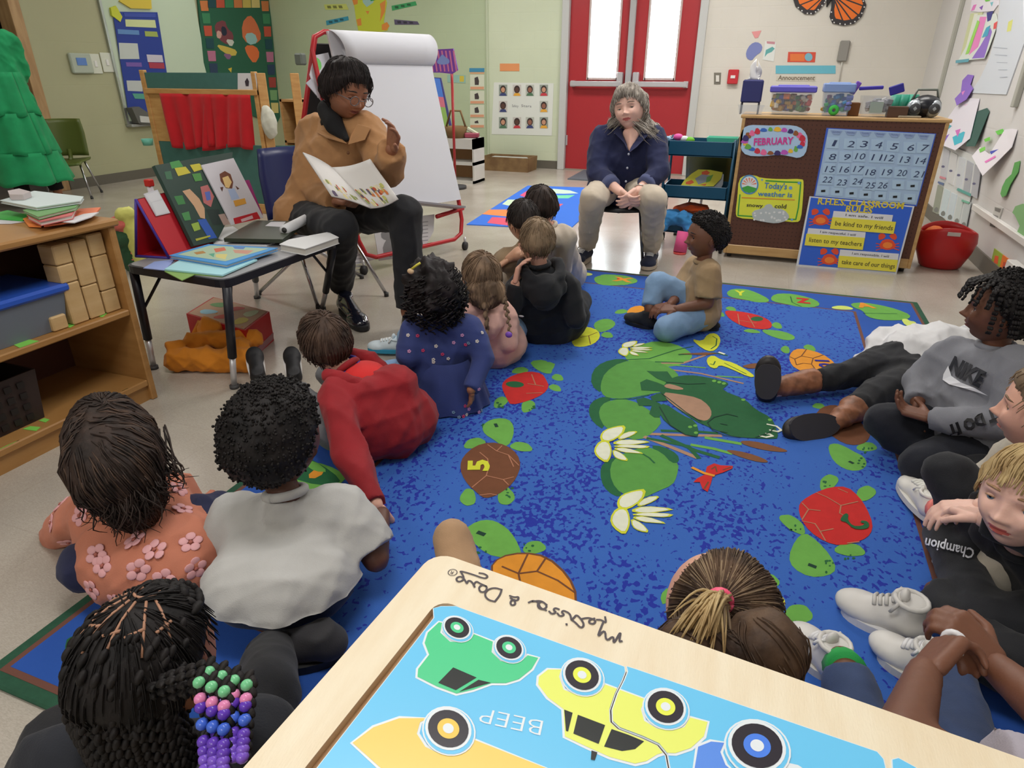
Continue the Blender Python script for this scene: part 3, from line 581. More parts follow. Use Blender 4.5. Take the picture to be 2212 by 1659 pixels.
wg=[[(415,-60),(690,-60),(690,10),(640,70),(590,112),(520,108),(450,50)],[(735,-60),(960,-60),(995,40),(960,130),(900,185),(820,198),(735,180),(712,130),(725,60)]]
for w_ in wg:
 mb=MB();card(mb,PB,f4(w_),fl(48,44,48),.0,.02);c_=np.mean(w_,axis=0)
 put_poly(mb,PB,f4([tuple(c_+(np.array(q)-c_)*.80+np.array([6,-18]))for q in w_]),fl(236,116,32),.0206)
 build('wing',mb,bt)
 vn=MB();x0=(600,740)[w_ is wg[1]]
 for t in range(5):
  e_=c_+(np.array(w_[min(len(w_)-1,t+2)])-c_)*.85;s_=(685,-40)if w_ is wg[0]else(735,-40)
  for q in stroke([PB.uv(*f4([s_])[0]),PB.uv(*f4([tuple(e_)])[0])],.012):put_poly(vn,PB,q,fl(48,44,48),.0212,px=False)
 for t in range(14):
  i=t%(len(w_)-1);a=np.array(w_[i])*(1-(t/14))+np.array(w_[i+1])*(t/14);a=c_+(a-c_)*.93
  put_poly(vn,PB,f4(blob(a[0],a[1],6,6,6)),WHT,.0206)
 tag(build('vein',vn,bt),kind='stuff')
mb=MB();mb.tube([PB.px(*f4([(705,-70)])[0],.02),PB.px(*f4([(712,0)])[0],.03),PB.px(*f4([(690,55)])[0],.02)],[.03,.024,.006],fl(40,38,40),8);build('body',mb,bt)
def PLp(x,y,off=0.):return PLW.px(x,y,off)
wbt=thing('whiteboard',PLp(350,240),'large whiteboard on the left wall behind the blue pocket chart','whiteboard')
yA,yB=PLp(228,60)[1],PLp(428,60)[1];zA=PLp(275,262)[2]
build('panel',MB().slab((LX,yA,zA),(LX+.02,yB,2.25),mat('whiteboard_face',(196,212,190),.25)),wbt)
fr_=MB();fr_.slab((LX,yA-.03,zA),(LX+.03,yA,2.25),metalm('aluminium',(190,196,196),.35));fr_.slab((LX,yA-.03,zA-.03),(LX+.03,yB,zA),metalm('aluminium',(190,196,196)));build('frame',fr_,wbt)
build('tray',MB().slab((LX,yA-.03,zA-.06),(LX+.09,yB,zA-.03),mat('tray_grey',(150,152,148),.4),bev=.006),wbt)
pct=thing('blue_pocket_chart',PLp(310,245,.03),'dark blue pocket chart with yellow and white cards hung on the whiteboard','pocket chart')
mb=MB();card(mb,PLW,f1([(850,90),(1195,95),(1290,700),(1270,880),(975,880)]),fl(38,62,150),.03,.036);build('backing',mb,pct)
for pts,c in[([(935,100),(1180,105),(1180,135),(940,130)],(60,80,170)),([(945,150),(1175,155),(1185,215),(950,205)],(206,216,160)),([(885,225),(1050,235),(1055,270),(890,262)],(96,140,196)),([(1095,240),(1190,245),(1200,285),(1100,280)],(160,176,90)),([(895,330),(1040,335),(1055,455),(905,455)],(196,204,200)),([(1110,420),(1230,425),(1240,480),(1120,478)],(200,196,210)),([(1125,480),(1245,485),(1250,530),(1135,525)],(170,60,80)),([(950,480),(1070,482),(1075,515),(955,512)],(120,90,170)),([(955,620),(1075,622),(1080,705),(965,700)],(190,196,196)),([(1000,720),(1130,722),(1140,765),(1020,760)],(86,160,140))]:
 m_=MB();card(m_,PLW,f1(pts),fl(*c),.036,.039);build('pocket_card',m_,pct)
mb=sheet_thing('',PLW,f1([(970,-60),(1140,-60),(1150,70),(990,65),(900,10)]),fl(214,190,70),'','',None,.04);fin('yellow_bear_card',mb,'yellow cut-out card above the blue pocket chart','card')
mb=sheet_thing('',PLW,f1([(830,60),(870,45),(920,130),(905,170),(840,120)]),fl(200,206,60),'','',None,.045);fin('yellow_bird_card',mb,'small yellow cut-out card at the top left corner of the blue pocket chart','card')
mb=MB();card(mb,PLW,f1([(955,830),(1010,820),(1130,900),(1125,960),(1010,950)]),fl(96,96,92),.03,.12);card(mb,PLW,f1([(1010,890),(1105,900),(1105,945),(1020,940)]),fl(196,198,194),.12,.13);fin('marker_caddy',mb,'grey marker caddy hanging under the blue pocket chart','caddy')
qt=thing('quilt_banner',PLp(530,280,.02),'green banner with a patchwork border of coloured squares and cartoonlike shapes','banner')
mb=MB();card(mb,PLW,f1([(1500,-120),(2010,-120),(2060,0),(2080,160),(2150,900),(2120,960),(1640,780),(1560,480)]),fl(36,92,70),.01,.025);build('backing',mb,qt)
qc=[(196,176,90),(160,60,56),(26,70,80),(200,120,70),(120,160,110),(180,110,140),(60,130,90),(210,190,120),(40,60,90),(190,80,60)]
def qpatch(a,b,n,w0,w1):
 for i in range(n):
  t0,t1=i/n+.01,(i+1)/n-.01;A=np.array(a);B=np.array(b)
  p0=A*(1-t0)+B*t0;p1=A*(1-t1)+B*t1
  m_=MB();card(m_,PLW,f1([tuple(p0),(p0[0]+w0,p0[1]),(p1[0]+w1,p1[1]),tuple(p1)]),fl(*qc[(i*3+int(a[0]))%10]),.025,.03);build('patch',m_,qt)
qpatch((1510,-100),(1640,770),9,62,56);qpatch((1990,-100),(2085,880),10,55,50)
for i in range(6):
 x0=1580+i*68;m_=MB();card(m_,PLW,f1([(x0,-100),(x0+62,-100),(x0+70,60),(x0+8,60)]),fl(*qc[(i*7+2)%10]),.025,.03);build('patch',m_,qt)
mb=MB()
for pts,c in[([(1640,180),(1720,150),(1740,220),(1790,260),(1780,350),(1700,330),(1650,260)],(120,60,70)),([(1690,200),(1730,210),(1740,270),(1700,280)],(30,40,60)),([(1650,340),(1740,360),(1820,390),(1800,440),(1700,400)],(200,176,80)),([(1700,410),(1780,420),(1750,470)],(130,90,130)),([(1850,180),(1910,110),(1960,160),(2010,290),(1960,340),(1860,320)],(206,110,70)),([(1870,260),(1950,250),(1980,330),(1900,350)],(150,190,190)),([(1870,350),(1960,350),(1995,420),(1950,500),(1890,420)],(220,110,60)),([(1660,230),(1700,250),(1690,300),(1655,290)],(206,160,150)),([(1720,300),(1800,310),(1770,370)],(200,200,190))]:put_poly(mb,PLW,smooth_poly(f1(pts),1),fl(*c),.0256)
put_poly(mb,PLW,f1([(1745,530),(1775,520),(1770,560)]),fl(210,180,60),.0256)
tag(build('printed_shape',mb,qt),kind='stuff')
mb=MB();mb.box(PLp(172,137,.02),(.04,.24,.19),mat('thermostat_case',(176,186,172),.45),bev=.01);mb.box(PLp(170,133,.042),(.006,.11,.07),mat('lcd_blue',(90,130,200),.3));fin('thermostat',mb,'pale thermostat with a blue screen on the left wall','thermostat')
for k,(x,y,lb)in enumerate([(205,138,'white switch plate nearer the thermostat'),(230,135,'white switch plate nearer the pocket chart')]):
 mb=MB();mb.box(PLp(x,y,.006),(.012,.13,.19),mat('switch_plate',(214,218,204),.4),bev=.004);mb.box(PLp(x,y,.015),(.012,.03,.06),WHT,bev=.003);fin('switch_plate',mb,lb,'switch','switch plates on the left wall')
def rpaper(name,pts,c,label,prints=(),off=.006,cat='paper',group=None,fr=TR((1980,0,.18083))):
 mb=MB();o2=min(off,.006);card(mb,PRW,fr(pts),fl(*c),0 if off<.01 else.003,o2)
 for i,(p_,cc)in enumerate(prints):put_poly(mb,PRW,fr(p_),fl(*cc),o2+.0006*(1+i%3))
 if off>=.01:
  zs=np.vstack(mb.v)[:,2];z1,z0=zs.max(),zs.min();mb.v=[v-np.outer(off*((z1-v[:,2])/(z1-z0))**1.5,[1,0,0])for v in mb.v]
 return fin(name,mb,label,cat,group)
fR=TR((1980,0,.18083));fS=TR((1980,280,.19285))
rpaper('yellow_lined_page',[(655,160),(800,145),(640,715),(520,725)],(200,206,160),'pale yellow lined page on the right wall beside the striped drawing',[([(700,165),(745,160),(590,710),(560,712)],(222,224,210))])
rpaper('striped_drawing',[(740,180),(960,160),(985,280),(880,600),(840,700),(520,730),(640,500)],(214,222,214),'child drawing with pink, green and purple stripes high on the right wall',[([(770,200),(850,200),(760,560),(650,660),(690,520)],(226,130,190)),([(850,150),(930,130),(900,240),(860,260)],(50,50,130)),([(850,330),(900,300),(870,430),(800,450)],(60,160,190)),([(900,330),(920,380),(840,690),(690,700),(790,540)],(140,106,196)),([(940,280),(985,250),(970,340),(935,350)],(220,80,80)),([(740,240),(770,260),(650,640),(610,650)],(150,210,90)),([(495,720),(660,700),(650,740),(495,755)],(90,160,176))],off=.012)
rpaper('top_drawing',[(680,-80),(990,-80),(980,60),(930,130),(750,145),(650,130)],(224,220,228),'white drawing with pink and green marks at the top of the right wall',[([(690,60),(730,50),(700,120),(660,130)],(220,120,190)),([(760,90),(810,60),(790,120)],(130,80,180)),([(820,-10),(900,-30),(890,10),(840,20)],(110,200,70)),([(890,30),(930,20),(910,80)],(120,190,200))])
rpaper('large_chart_paper',[(1010,0),(1283,-60),(1300,500),(1230,700),(1080,1130),(650,1110),(760,950),(880,700),(960,400)],(206,212,220),'tall white chart paper with faint writing on the right wall',[([(1110,260),(1165,230),(1140,370),(1090,380)],(214,216,120))]+[([(930+20*i%90,560+90*i),(1100,575+85*i),(1098,583+85*i),(928+20*i%90,568+90*i)],(170,178,190))for i in range(5)])
rpaper('purple_drawing',[(560,960),(620,890),(690,900),(660,1010),(700,1060),(640,1190),(540,1260),(500,1180),(560,1100)],(136,100,196),'purple paper shape curling off the right wall above the boombox',[([(570,1100),(610,1080),(590,1140)],(220,130,200))],off=.03)
rpaper('splattered_drawing',[(480,1280),(620,1170),(760,1180),(700,1659),(560,1800),(300,1700),(360,1500)],(224,220,230),'hanging white drawing splattered with teal, green and purple, left one of two',[([(560,1370),(690,1330),(660,1390),(580,1410)],(100,210,60)),([(400,1480),(510,1380),(480,1500),(380,1600)],(60,160,176)),([(590,1250),(690,1240),(660,1300),(590,1320)],(232,180,216)),([(590,1480),(650,1450),(620,1560),(590,1570)],(60,70,170)),([(500,1640),(640,1560),(620,1700),(540,1740)],(60,180,200)),([(520,1560),(580,1540),(560,1640)],(210,110,190)),([(400,1640),(460,1600),(420,1700)],(130,90,190))],off=.05)
rpaper('leafy_drawing',[(880,280+0),(1000,0),(1080,-10),(1140,0),(1100,200),(1000,340),(870,525),(700,300),(760,200)],(226,222,228),'hanging white drawing with green leaves and purple marks, right one of two',[([(900,20),(980,-10),(1010,40),(930,60)],(100,200,70)),([(790,110),(850,80),(860,120),(810,140)],(110,200,70)),([(760,220),(820,190),(830,230),(780,260)],(120,204,80)),([(1020,40),(1080,40),(1050,100)],(70,70,180)),([(880,250),(960,200),(970,220),(900,280)],(60,70,180)),([(850,360),(950,290),(960,310),(870,380)],(226,120,190)),([(920,170),(970,150),(960,190)],(200,120,210))],off=.06,fr=fS)
rpaper('dark_cloth_strip',[(740,1330),(850,1290),(880,1330),(760,1750),(650,1750)],(40,86,76),'dark green cloth hanging between the two drawings on the right wall',off=.03,cat='cloth')
rpaper('green_leaf_cut_out',[(985,640),(1020,560),(1080,500),(1110,370),(1170,350),(1150,480),(1070,620),(1030,740),(990,760),(970,720)],(90,168,84),'green leaf shape on the right wall below the hanging drawings',off=.01,fr=fS,cat='cut-out')
rpaper('green_spray_cut_out',[(1090,930),(1120,860),(1203,830),(1260,860),(1260,1180),(1130,1220),(1180,1080),(1120,960)],(130,180,120),'pale green leafy spray at the right edge of the right wall',off=.01,fr=fS,cat='cut-out')
pc=thing('white_pocket_chart',PRW.px(2050,480,.02),'white pocket chart with clear strips and small cards on the right wall','pocket chart')
mb=MB();card(mb,PRW,fS([(330,150),(760,330),(620,760),(520,1190),(170,1010),(270,560)]),fl(204,206,204),.004,.01);build('backing',mb,pc)
for k in range(5):
 x=300+k*88;y=200+k*48
 m_=MB();card(m_,PRW,fS([(x+30,y),(x+95,y+38),(x+45,y+380),(x-15,y+345)]),fl(*[(190,192,198),(204,204,204),(196,200,204),(168,170,176),(174,176,182)][k]),.01,.016);put_poly(m_,PRW,fS(blob(x+22,y+215,20,14,8)),fl(96,96,130),.0166);build('pocket_strip',m_,pc)
 x=240+k*78;y=620+k*42
 m_=MB();card(m_,PRW,fS([(x+20,y),(x+80,y+30),(x+20,y+330),(x-40,y+300)]),fl(*[(150,156,140),(196,210,214),(196,208,214),(190,198,196),(182,190,190)][k]),.01,.016);put_poly(m_,PRW,fS(blob(x+5,y+280,26,30,8,.2,.15)),fl(120,124,120),.0166);build('pocket_strip',m_,pc)
for pts,c in(([(290,520),(355,540),(350,560),(285,545)],(200,130,140)),([(495,655),(640,720),(635,750),(480,680)],(90,160,150)),([(540,785),(630,815),(620,835),(535,805)],(110,176,150)),([(270,580),(330,600),(325,625),(265,600)],(90,110,150))):
 m_=MB();card(m_,PRW,fS(pts),fl(*c),.016,.02);build('label_strip',m_,pc)
rpaper('number_card',[(890,860),(975,880),(900,1100),(830,1070)],(196,196,190),'grey number card on the right wall between the two ledges',[([(890,870),(960,890),(945,930),(890,910)],(120,120,116)),([(870,950),(930,970),(920,1000),(865,980)],(130,130,126)),([(840,1040),(905,1050),(895,1100),(835,1080)],(90,90,88))],fr=fS,cat='card')
al=thing('alphabet_strip',PRW.px(2190,580,.01),'colourful alphabet border strip under the lower ledge of the right wall','strip')
for k,(x,c)in enumerate([(880,(150,170,60)),(975,(230,120,50)),(1070,(120,40,150)),(1165,(110,150,210)),(1260,(220,170,60))]):
 y=1330+k*72;m_=MB();card(m_,PRW,fS([(x,y),(x+95,y+72),(x+45,y+280),(x-50,y+210)]),fl(*c),0,.005);put_poly(m_,PRW,fS([(x+10,y+80),(x+50,y+90),(x+40,y+180),(x-5,y+160)]),fl(*[(220,90,50),(196,80,60),(236,150,60),(190,120,170),(90,150,80)][k]),.0056);build('alphabet_card',m_,al)
# ------------------------------------------------------------------ pegboard divider cabinet and everything on it
M_birch=wood('birch_ply',(196,160,108),(182,144,92),(2,2,14),.4)
M_peg=mat('pegboard_brown',(86,50,36),.6,var=.05,vscale=4)
nt=M_peg.node_tree;N=nt.nodes;L=nt.links;b=N['Principled BSDF']
tc=N.new('ShaderNodeTexCoord');mpn=N.new('ShaderNodeMapping');mpn.inputs['Rotation'].default_value=(PI/2,0,0);L.new(tc.outputs['Object'],mpn.inputs[0])
vo=N.new('ShaderNodeTexVoronoi');vo.voronoi_dimensions='2D';vo.inputs['Randomness'].default_value=0;vo.inputs['Scale'].default_value=40;L.new(mpn.outputs[0],vo.inputs[0])
rp_=N.new('ShaderNodeValToRGB');rp_.color_ramp.elements[0].position=.13;rp_.color_ramp.elements[1].position=.17;rp_.color_ramp.elements[0].color=(.45,.4,.38,1);rp_.color_ramp.elements[1].color=(1,1,1,1)
L.new(vo.outputs['Distance'],rp_.inputs[0]);mx=N.new('ShaderNodeMix');mx.data_type='RGBA';mx.blend_type='MULTIPLY';mx.inputs[0].default_value=1
L.new(b.inputs['Base Color'].links[0].from_socket,mx.inputs[6]);L.new(rp_.outputs[0],mx.inputs[7]);L.new(mx.outputs[2],b.inputs['Base Color'])
PGY=4.63;px0,px1,pzt=-.20,.93,.90
PP=Plane((0,PGY,0),(1,0,0),(0,0,1))
cb=thing('divider_cabinet',(.36,PGY+.2,0),'low wooden cabinet whose brown pegboard back holds the calendar','cabinet')
build('pegboard_back',MB().slab((px0+.015,PGY,.09),(px1-.015,PGY+.012,pzt-.02),M_peg),cb)
build('top',MB().slab((px0-.01,PGY-.005,pzt-.02),(px1+.01,PGY+.42,pzt),M_birch,bev=.004),cb)
for x in(px0,px1-.02):build('side_panel',MB().slab((x,PGY-.004,.03),(x+.02,PGY+.42,pzt-.02),M_birch,bev=.003),cb)
build('bottom_rail',MB().slab((px0+.02,PGY-.006,.03),(px1-.02,PGY+.02,.09),M_birch,bev=.004),cb)
build('shelf',MB().slab((px0+.02,PGY+.02,.45),(px1-.02,PGY+.4,.47),M_birch),cb);build('base_panel',MB().slab((px0+.02,PGY+.02,.03),(px1-.02,PGY+.4,.05),M_birch),cb)
for x in(px0+.04,px1-.04):
 for y in(PGY+.04,PGY+.38):build('caster',MB().cyl((x-.012,y,.018),(x+.012,y,.018),.018,mat('caster_black',(26,26,28),.5)),cb)
OV=.0012
fm=thing('month_sign',PP.px(1670,338),'cloud-shaped pink and blue month sign at the top of the pegboard','sign')
mb=MB();cl=f3([(1600,1060),(1625,985),(1680,962),(1760,965),(1850,968),(1960,962),(2060,975),(2115,1030),(2125,1100),(2105,1190),(2050,1220),(1990,1205),(1900,1190),(1780,1205),(1650,1200),(1605,1150)]);card(mb,PP,smooth_poly(cl,1),fl(176,206,236),0,.004)
rr_=random.Random(3);pals=[(236,110,160),(206,50,70),(60,110,200),(110,180,80),(236,190,60),(190,90,190),(60,50,110),(150,90,50)]
for i in range(26):
 t=i/26*2*PI;put_poly(mb,PP,f3(blob(1862+225*math.cos(t),1088+92*math.sin(t),rr_.uniform(16,30),rr_.uniform(14,26),9,0,.12)),fl(*pals[i%8]),.0048+.0003*(i%3))
put_text(mb,'FEBRUARY',PP,f3([(1705,1118)])[0],f3([(2010,1108)])[0],.040,fl(214,60,150),.0062,bold=.03)
build('sign_face',mb,fm)
fw=thing('weather_sign',PP.px(1660,480),'yellow weather sign with a green border on the lower pegboard','sign')
mb=MB();card(mb,PP,smooth_poly(f3([(1590,1380),(1640,1350),(1720,1352),(1760,1372),(1920,1382),(2080,1378),(2092,1400),(2085,1540),(2070,1690),(2040,1715),(1900,1700),(1740,1690),(1580,1680),(1565,1640),(1580,1520)]),1),fl(226,232,70),0,.004)
bord=[(1600,1500),(1590,1600),(1585,1660),(1700,1668),(1900,1685),(2030,1690),(2050,1600),(2062,1480),(2068,1405),(1960,1402),(1800,1392)]
for q in stroke([PP.uv(*p)for p in f3(bord)],.008):put_poly(mb,PP,q,fl(60,160,60),.0046,px=False)
put_poly(mb,PP,f3(blob(1672,1422,72,76,20)),fl(90,150,200),.0050);put_poly(mb,PP,f3(blob(1672,1422,60,64,20)),fl(222,236,240),.0055)
for i in range(7):
 a=PI+PI*(i+.5)/7;put_poly(mb,PP,f3([(1672+14*math.cos(a),1425+14*math.sin(a)),(1672+56*math.cos(a-.12),1425+56*math.sin(a-.12)),(1672+56*math.cos(a+.12),1425+56*math.sin(a+.12))]),fl(240,140,110),.0058)
put_poly(mb,PP,f3([(1615,1445),(1660,1430),(1730,1450),(1715,1475),(1670,1486),(1630,1472)]),fl(70,170,70),.0061)
for(t,p0,p1,h,c)in(("Today's",(1785,1450),(1960,1458),.036,(70,130,190)),("weather is",(1735,1508),(2000,1520),.030,(70,130,190)),("snowy",(1650,1590),(1775,1598),.022,(60,60,50)),("cold",(1865,1602),(1955,1606),.026,(60,60,50))):put_text(mb,t,PP,f3([p0])[0],f3([p1])[0],h,fl(*c),.0056,bold=.02)
for q in stroke([PP.uv(*p)for p in f3([(1615,1522),(2020,1540)])],.006):put_poly(mb,PP,q,fl(226,150,60),.005,px=False)
for c_,r_ in(((1990,1448),14),((1770,1385),8),((2055,1410),12),((2000,1692),10)):put_poly(mb,PP,f3(blob(*c_,r_,r_,8)),fl(120,170,220),.005)
build('sign_face',mb,fw)
mb=MB();card(mb,PP,smooth_poly(f3([(1690,1625),(1780,1605),(1800,1575),(1840,1570),(1860,1605),(1940,1612),(1985,1665),(1960,1700),(1880,1722),(1790,1710),(1700,1690)]),1),fl(186,196,200),.004,.007)
rr_=random.Random(5)
for i in range(22):put_poly(mb,PP,f3(blob(rr_.uniform(1710,1960),rr_.uniform(1625,1700),9,8,7)),fl(224,228,230),.0076)
build('cloud_card',mb,fw)
cal=thing('calendar_chart',PP.px(1880,430),'light blue pocket calendar with handwritten day numbers at the right of the pegboard','calendar')
A4,B4,C4,D4=(690,985),(1535,1030),(1385,1590),(590,1520)
mb=MB();card(mb,PP,f4([A4,B4,C4,D4]),fl(60,96,200),0,.003);card(mb,PP,f4([(705,992),(1525,1034),(1380,1578),(602,1508)]),fl(166,192,222),.003,.0045);build('backing',mb,cal)
for i,t in enumerate(['Sunday','Monday','Tuesday','Wednesday','Thursday','Friday','Saturday']):
 x=765+i*112;y=1012+i*5.5;m_=MB();card(m_,PP,f4([(x-46,y-10),(x+46,y-6),(x+22,y+26),(x-24,y+24)]),fl(146,168,208),.0045,.006);put_text(m_,t,PP,f4([(x-30,y+8)])[0],f4([(x+30,y+10)])[0],.009,fl(100,120,170),.0066);build('day_pennant',m_,cal)
num={1:(740,1100),2:(872,1108),3:(970,1108),4:(1082,1115),5:(1203,1126),6:(1330,1136),7:(1435,1138),8:(728,1205),9:(838,1208),10:(942,1202),11:(1068,1210),12:(1165,1215),13:(1285,1228),14:(1408,1238),15:(710,1300),16:(822,1303),17:(928,1300),18:(1022,1325),19:(1148,1325),20:(1262,1330),21:(1390,1340),22:(690,1380),23:(800,1402),24:(920,1395),25:(1018,1425),26:(1115,1425)}
mi=fl(52,66,104);mc=fl(176,204,230)
for n_,(x,y)in num.items():
 m_=MB();card(m_,PP,f4([(x-46,y-42),(x+48,y-38),(x+42,y+44),(x-52,y+40)]),mc,.0045,.006);w=11 if n_ in(1,)else(26 if n_<10 else 36)
 put_text(m_,str(n_),PP,f4([(x-w,y+24)])[0],f4([(x+w,y+27)])[0],.036,mi,.0066,shear=.18);build('date_card',m_,cal)
for x,y in[(1243,1425),(1352,1432),(664,1470),(772,1476),(882,1488),(992,1498),(1105,1508),(1217,1515),(1330,1528)]:
 m_=MB();card(m_,PP,f4([(x-44,y-36),(x+46,y-33),(x+40,y+34),(x-50,y+30)]),mc,.0045,.006);put_poly(m_,PP,f4([(x-16,y-7),(x+17,y-9),(x+16,y+9),(x-17,y+10)]),fl(20,24,30),.0066);build('blank_card',m_,cal)
R0_=PZ(1722,574);R1_=PZ(1943,593);top_=np.array([(R0_[0]+R1_[0])/2,PGY-.012,PY(1860,434,PGY-.012)[2]])
RB=Plane(R0_,R1_-R0_,top_-(R0_+R1_)/2)
rb=thing('rules_board',R0_,'blue classroom rules board leaning at the foot of the pegboard','board')
f5=TR((1592,330,.28029))
mb=MB();card(mb,RB,f5([(560,335),(1368,412),(1228,940),(455,872)]),fl(214,218,224),-.008,0);card(mb,RB,f5([(570,345),(1352,420),(1218,922),(475,860)]),fl(44,96,208),0,.0012)
put_text(mb,'R.H.E.S. CLASSROOM',RB,f5([(620,395)])[0],f5([(1280,432)])[0],.036,fl(216,196,60),.0022,bold=.03);put_text(mb,'RULES',RB,f5([(835,452)])[0],f5([(1040,466)])[0],.036,fl(216,196,60),.0022,bold=.03)
for cx_,cy_ in((645,500),(1160,690),(712,805)):
 put_poly(mb,RB,f5(blob(cx_,cy_+18,62,42,14,0,.06)),fl(222,76,44),.0022);put_poly(mb,RB,f5(blob(cx_,cy_+22,38,24,12)),fl(236,130,50),.0027)
 for s_ in(-1,1):
  put_poly(mb,RB,f5(blob(cx_+s_*45,cy_-45,30,24,9,s_*.5,.1)),fl(222,76,44),.0022)
  for k in range(3):
   for q in stroke([RB.uv(*f5([(cx_+s_*45,cy_+18+k*14)])[0]),RB.uv(*f5([(cx_+s_*88,cy_+8+k*26)])[0])],.005):put_poly(mb,RB,q,fl(222,76,44),.0025,px=False)
build('board_face',mb,rb)
for k,(wp,yp,t1,t2)in enumerate([([(745,448),(1202,480),(1192,530),(735,500)],[(735,495),(1225,532),(1205,625),(715,585)],'I am safe. I will','be kind to my friends'),([(550,580),(992,612),(985,660),(540,628)],[(535,622),(985,655),(968,748),(520,712)],'I am respectful. I will','listen to my teachers'),([(795,745),(1248,778),(1240,825),(788,795)],[(785,792),(1240,826),(1222,918),(775,882)],'I am responsible. I will','take care of our things')]):
 m_=MB();card(m_,RB,f5(wp),fl(216,218,224),.0012,.0035);a_,b_,c_,d_=wp;put_text(m_,t1,RB,f5([(a_[0]+90,a_[1]*.42+d_[1]*.58+8)])[0],f5([(b_[0]-80,b_[1]*.42+c_[1]*.58+2)])[0],.014,fl(60,60,70),.004,bold=.01);build('white_strip',m_,rb)
 m_=MB();card(m_,RB,f5(yp),fl(226,216,70),.0035,.005);a_,b_,c_,d_=yp;put_text(m_,t2,RB,f5([(a_[0]+18,a_[1]*.3+d_[1]*.7)])[0],f5([(b_[0]-28,b_[1]*.3+c_[1]*.7)])[0],.028,fl(70,66,40),.0056,bold=.008);build('yellow_strip',m_,rb)
def TP(x,y,dy=.12):return PY(x,y,PGY+dy)
ZT=pzt
def on_top(x0,x1,ytop,dy,dep):
 a,b_=TP(x0,240,dy)[0],TP(x1,240,dy)[0];h=TP((x0+x1)/2,ytop,dy)[2]-ZT
 return(a+b_)/2,PGY+dy+dep/2,b_-a,h
def tub(mb,c,w,d,h,m,th=.004,taper=.85,base=0.):
 x,y,z=c;r=[(w/2*taper,d/2*taper,0),(w/2,d/2,h),(w/2-th,d/2-th,h),(w/2*taper-th,d/2*taper-th,th)];V=[];Fs=[]
 for hx,hy,zz in r:V+=[[x-hx,y-hy,z+zz],[x+hx,y-hy,z+zz],[x+hx,y+hy,z+zz],[x-hx,y+hy,z+zz]]
 for i in range(3):
  for j in range(4):Fs.append((i*4+j,i*4+(j+1)%4,i*4+4+(j+1)%4,i*4+4+j))
 Fs.append((3,2,1,0));Fs.append((12,13,14,15));mb.raw(V,Fs,m)
M_clear=mat('clear_plastic',(205,210,216),.15,alpha=.16);M_clearb=mat('clear_blue_plastic',(160,180,214),.15,alpha=.22)
navy=mat('navy_fabric',(44,48,104),.7)
cx_,cy_,w_,h_=on_top(1596,1640,172,.06,.11)
th=thing('tissue_holder',(cx_,cy_,ZT),'navy tissue box holder on a small stand at the left end of the cabinet top','holder')
zb=TP(1615,222,.06)[2]
build('box',MB().slab((cx_-w_/2,cy_-.05,zb),(cx_+w_/2,cy_+.05,ZT+h_),navy,bev=.008),th)
sd=MB()
for sx in(-1,1):
 for sy in(-1,1):sd.cyl((cx_+sx*w_*.42,cy_+sy*.04,ZT),(cx_+sx*w_*.42,cy_+sy*.04,zb),.005,fl(40,40,50))
build('stand',sd,th)
G=[[[cx_+(i-3)*.014*(1-.1*j)+.01*math.sin(i*1.9+j),cy_+.012*math.sin(i*1.3+j*.8),ZT+h_-.002+j*.016*(1+.25*math.sin(i*1.2))]for i in range(7)]for j in range(7)]
tag(build('tissue',MB().sheet(G,.002,fl(232,232,232))),'white tissue sticking up out of the navy holder','tissue')
mb=MB();x_,y_,w2,h2=on_top(1578,1650,205,.02,.07);tub(mb,(x_+.02,PGY+.045,ZT),w2*.8,.06,.055,M_clear);tag(build('clear_dish',mb),'clear shallow dish at the left end of the cabinet top beside the navy holder','dish')
rr_=random.Random(11)
def filled_bin(name,label,x0,x1,ytop,ylid,dy,dep,lidm,wallm,cols,n,size,lid=True,seedy=1):
 cx_,cy_,w_,h_=on_top(x0,x1,ylid,dy,dep);t=thing(name,(cx_,cy_,ZT),label,'bin')
 mb=MB();tub(mb,(cx_,cy_,ZT+.001),w_*.97,dep,h_,wallm,.004,.84);build('tub',mb,t)
 if lid:
  lm=MB();hh=TP((x0+x1)/2,ytop,dy)[2]-ZT;lm.box((cx_,cy_,ZT+(h_+hh)/2),(w_*1.04,dep*1.04,max(.012,hh-h_)),lidm,bev=.006);lm.box((cx_,cy_,ZT+hh),(w_*.7,dep*.6,.012),lidm,bev=.004);build('lid',lm,t)
 toys=MB();nx=0
 for i in range(n):
  f=rr_.random();X=cx_+rr_.uniform(-.40,.40)*w_;Yv=cy_+rr_.uniform(-.40,.40)*dep;Zv=ZT+.012+size*.7+f*(h_-size*1.6-.01)
  c=cols[rr_.randrange(len(cols))];toys.box((X,Yv,Zv),(size*rr_.uniform(.8,1.6),size,size*rr_.uniform(.7,1.3)),flat(*c,.4),R=rotz(rr_.uniform(0,3))@rotx(rr_.uniform(-.6,.6)),bev=size*.15)
 tag(build('toy_blocks',toys,t),kind='stuff');return t
prim=[(214,170,50),(196,50,40),(40,70,170),(230,120,40),(60,140,70),(226,222,210),(40,36,60)]
filled_bin('block_bin','clear bin of coloured blocks under a purple-blue lid',1658,1755,186,200,.05,.24,mat('lid_violet',(92,86,190),.4),M_clear,prim,120,.026)
t=filled_bin('toy_bin','clear bin of mixed toys under a pale blue lid, right of the block bin',1772,1838,180,200,.06,.17,mat('lid_pale_blue',(128,158,214),.35,alpha=.8),M_clearb,[(230,120,90),(80,150,200),(220,180,60),(120,130,200),(90,180,90)],46,.024)
build('green_ring',MB().lathe(TP(1801,238,.055),[(.010,-.006),(.024,-.008),(.030,0),(.024,.008),(.010,.006)],fl(60,180,70),16,axis=(0,1,0)),t)
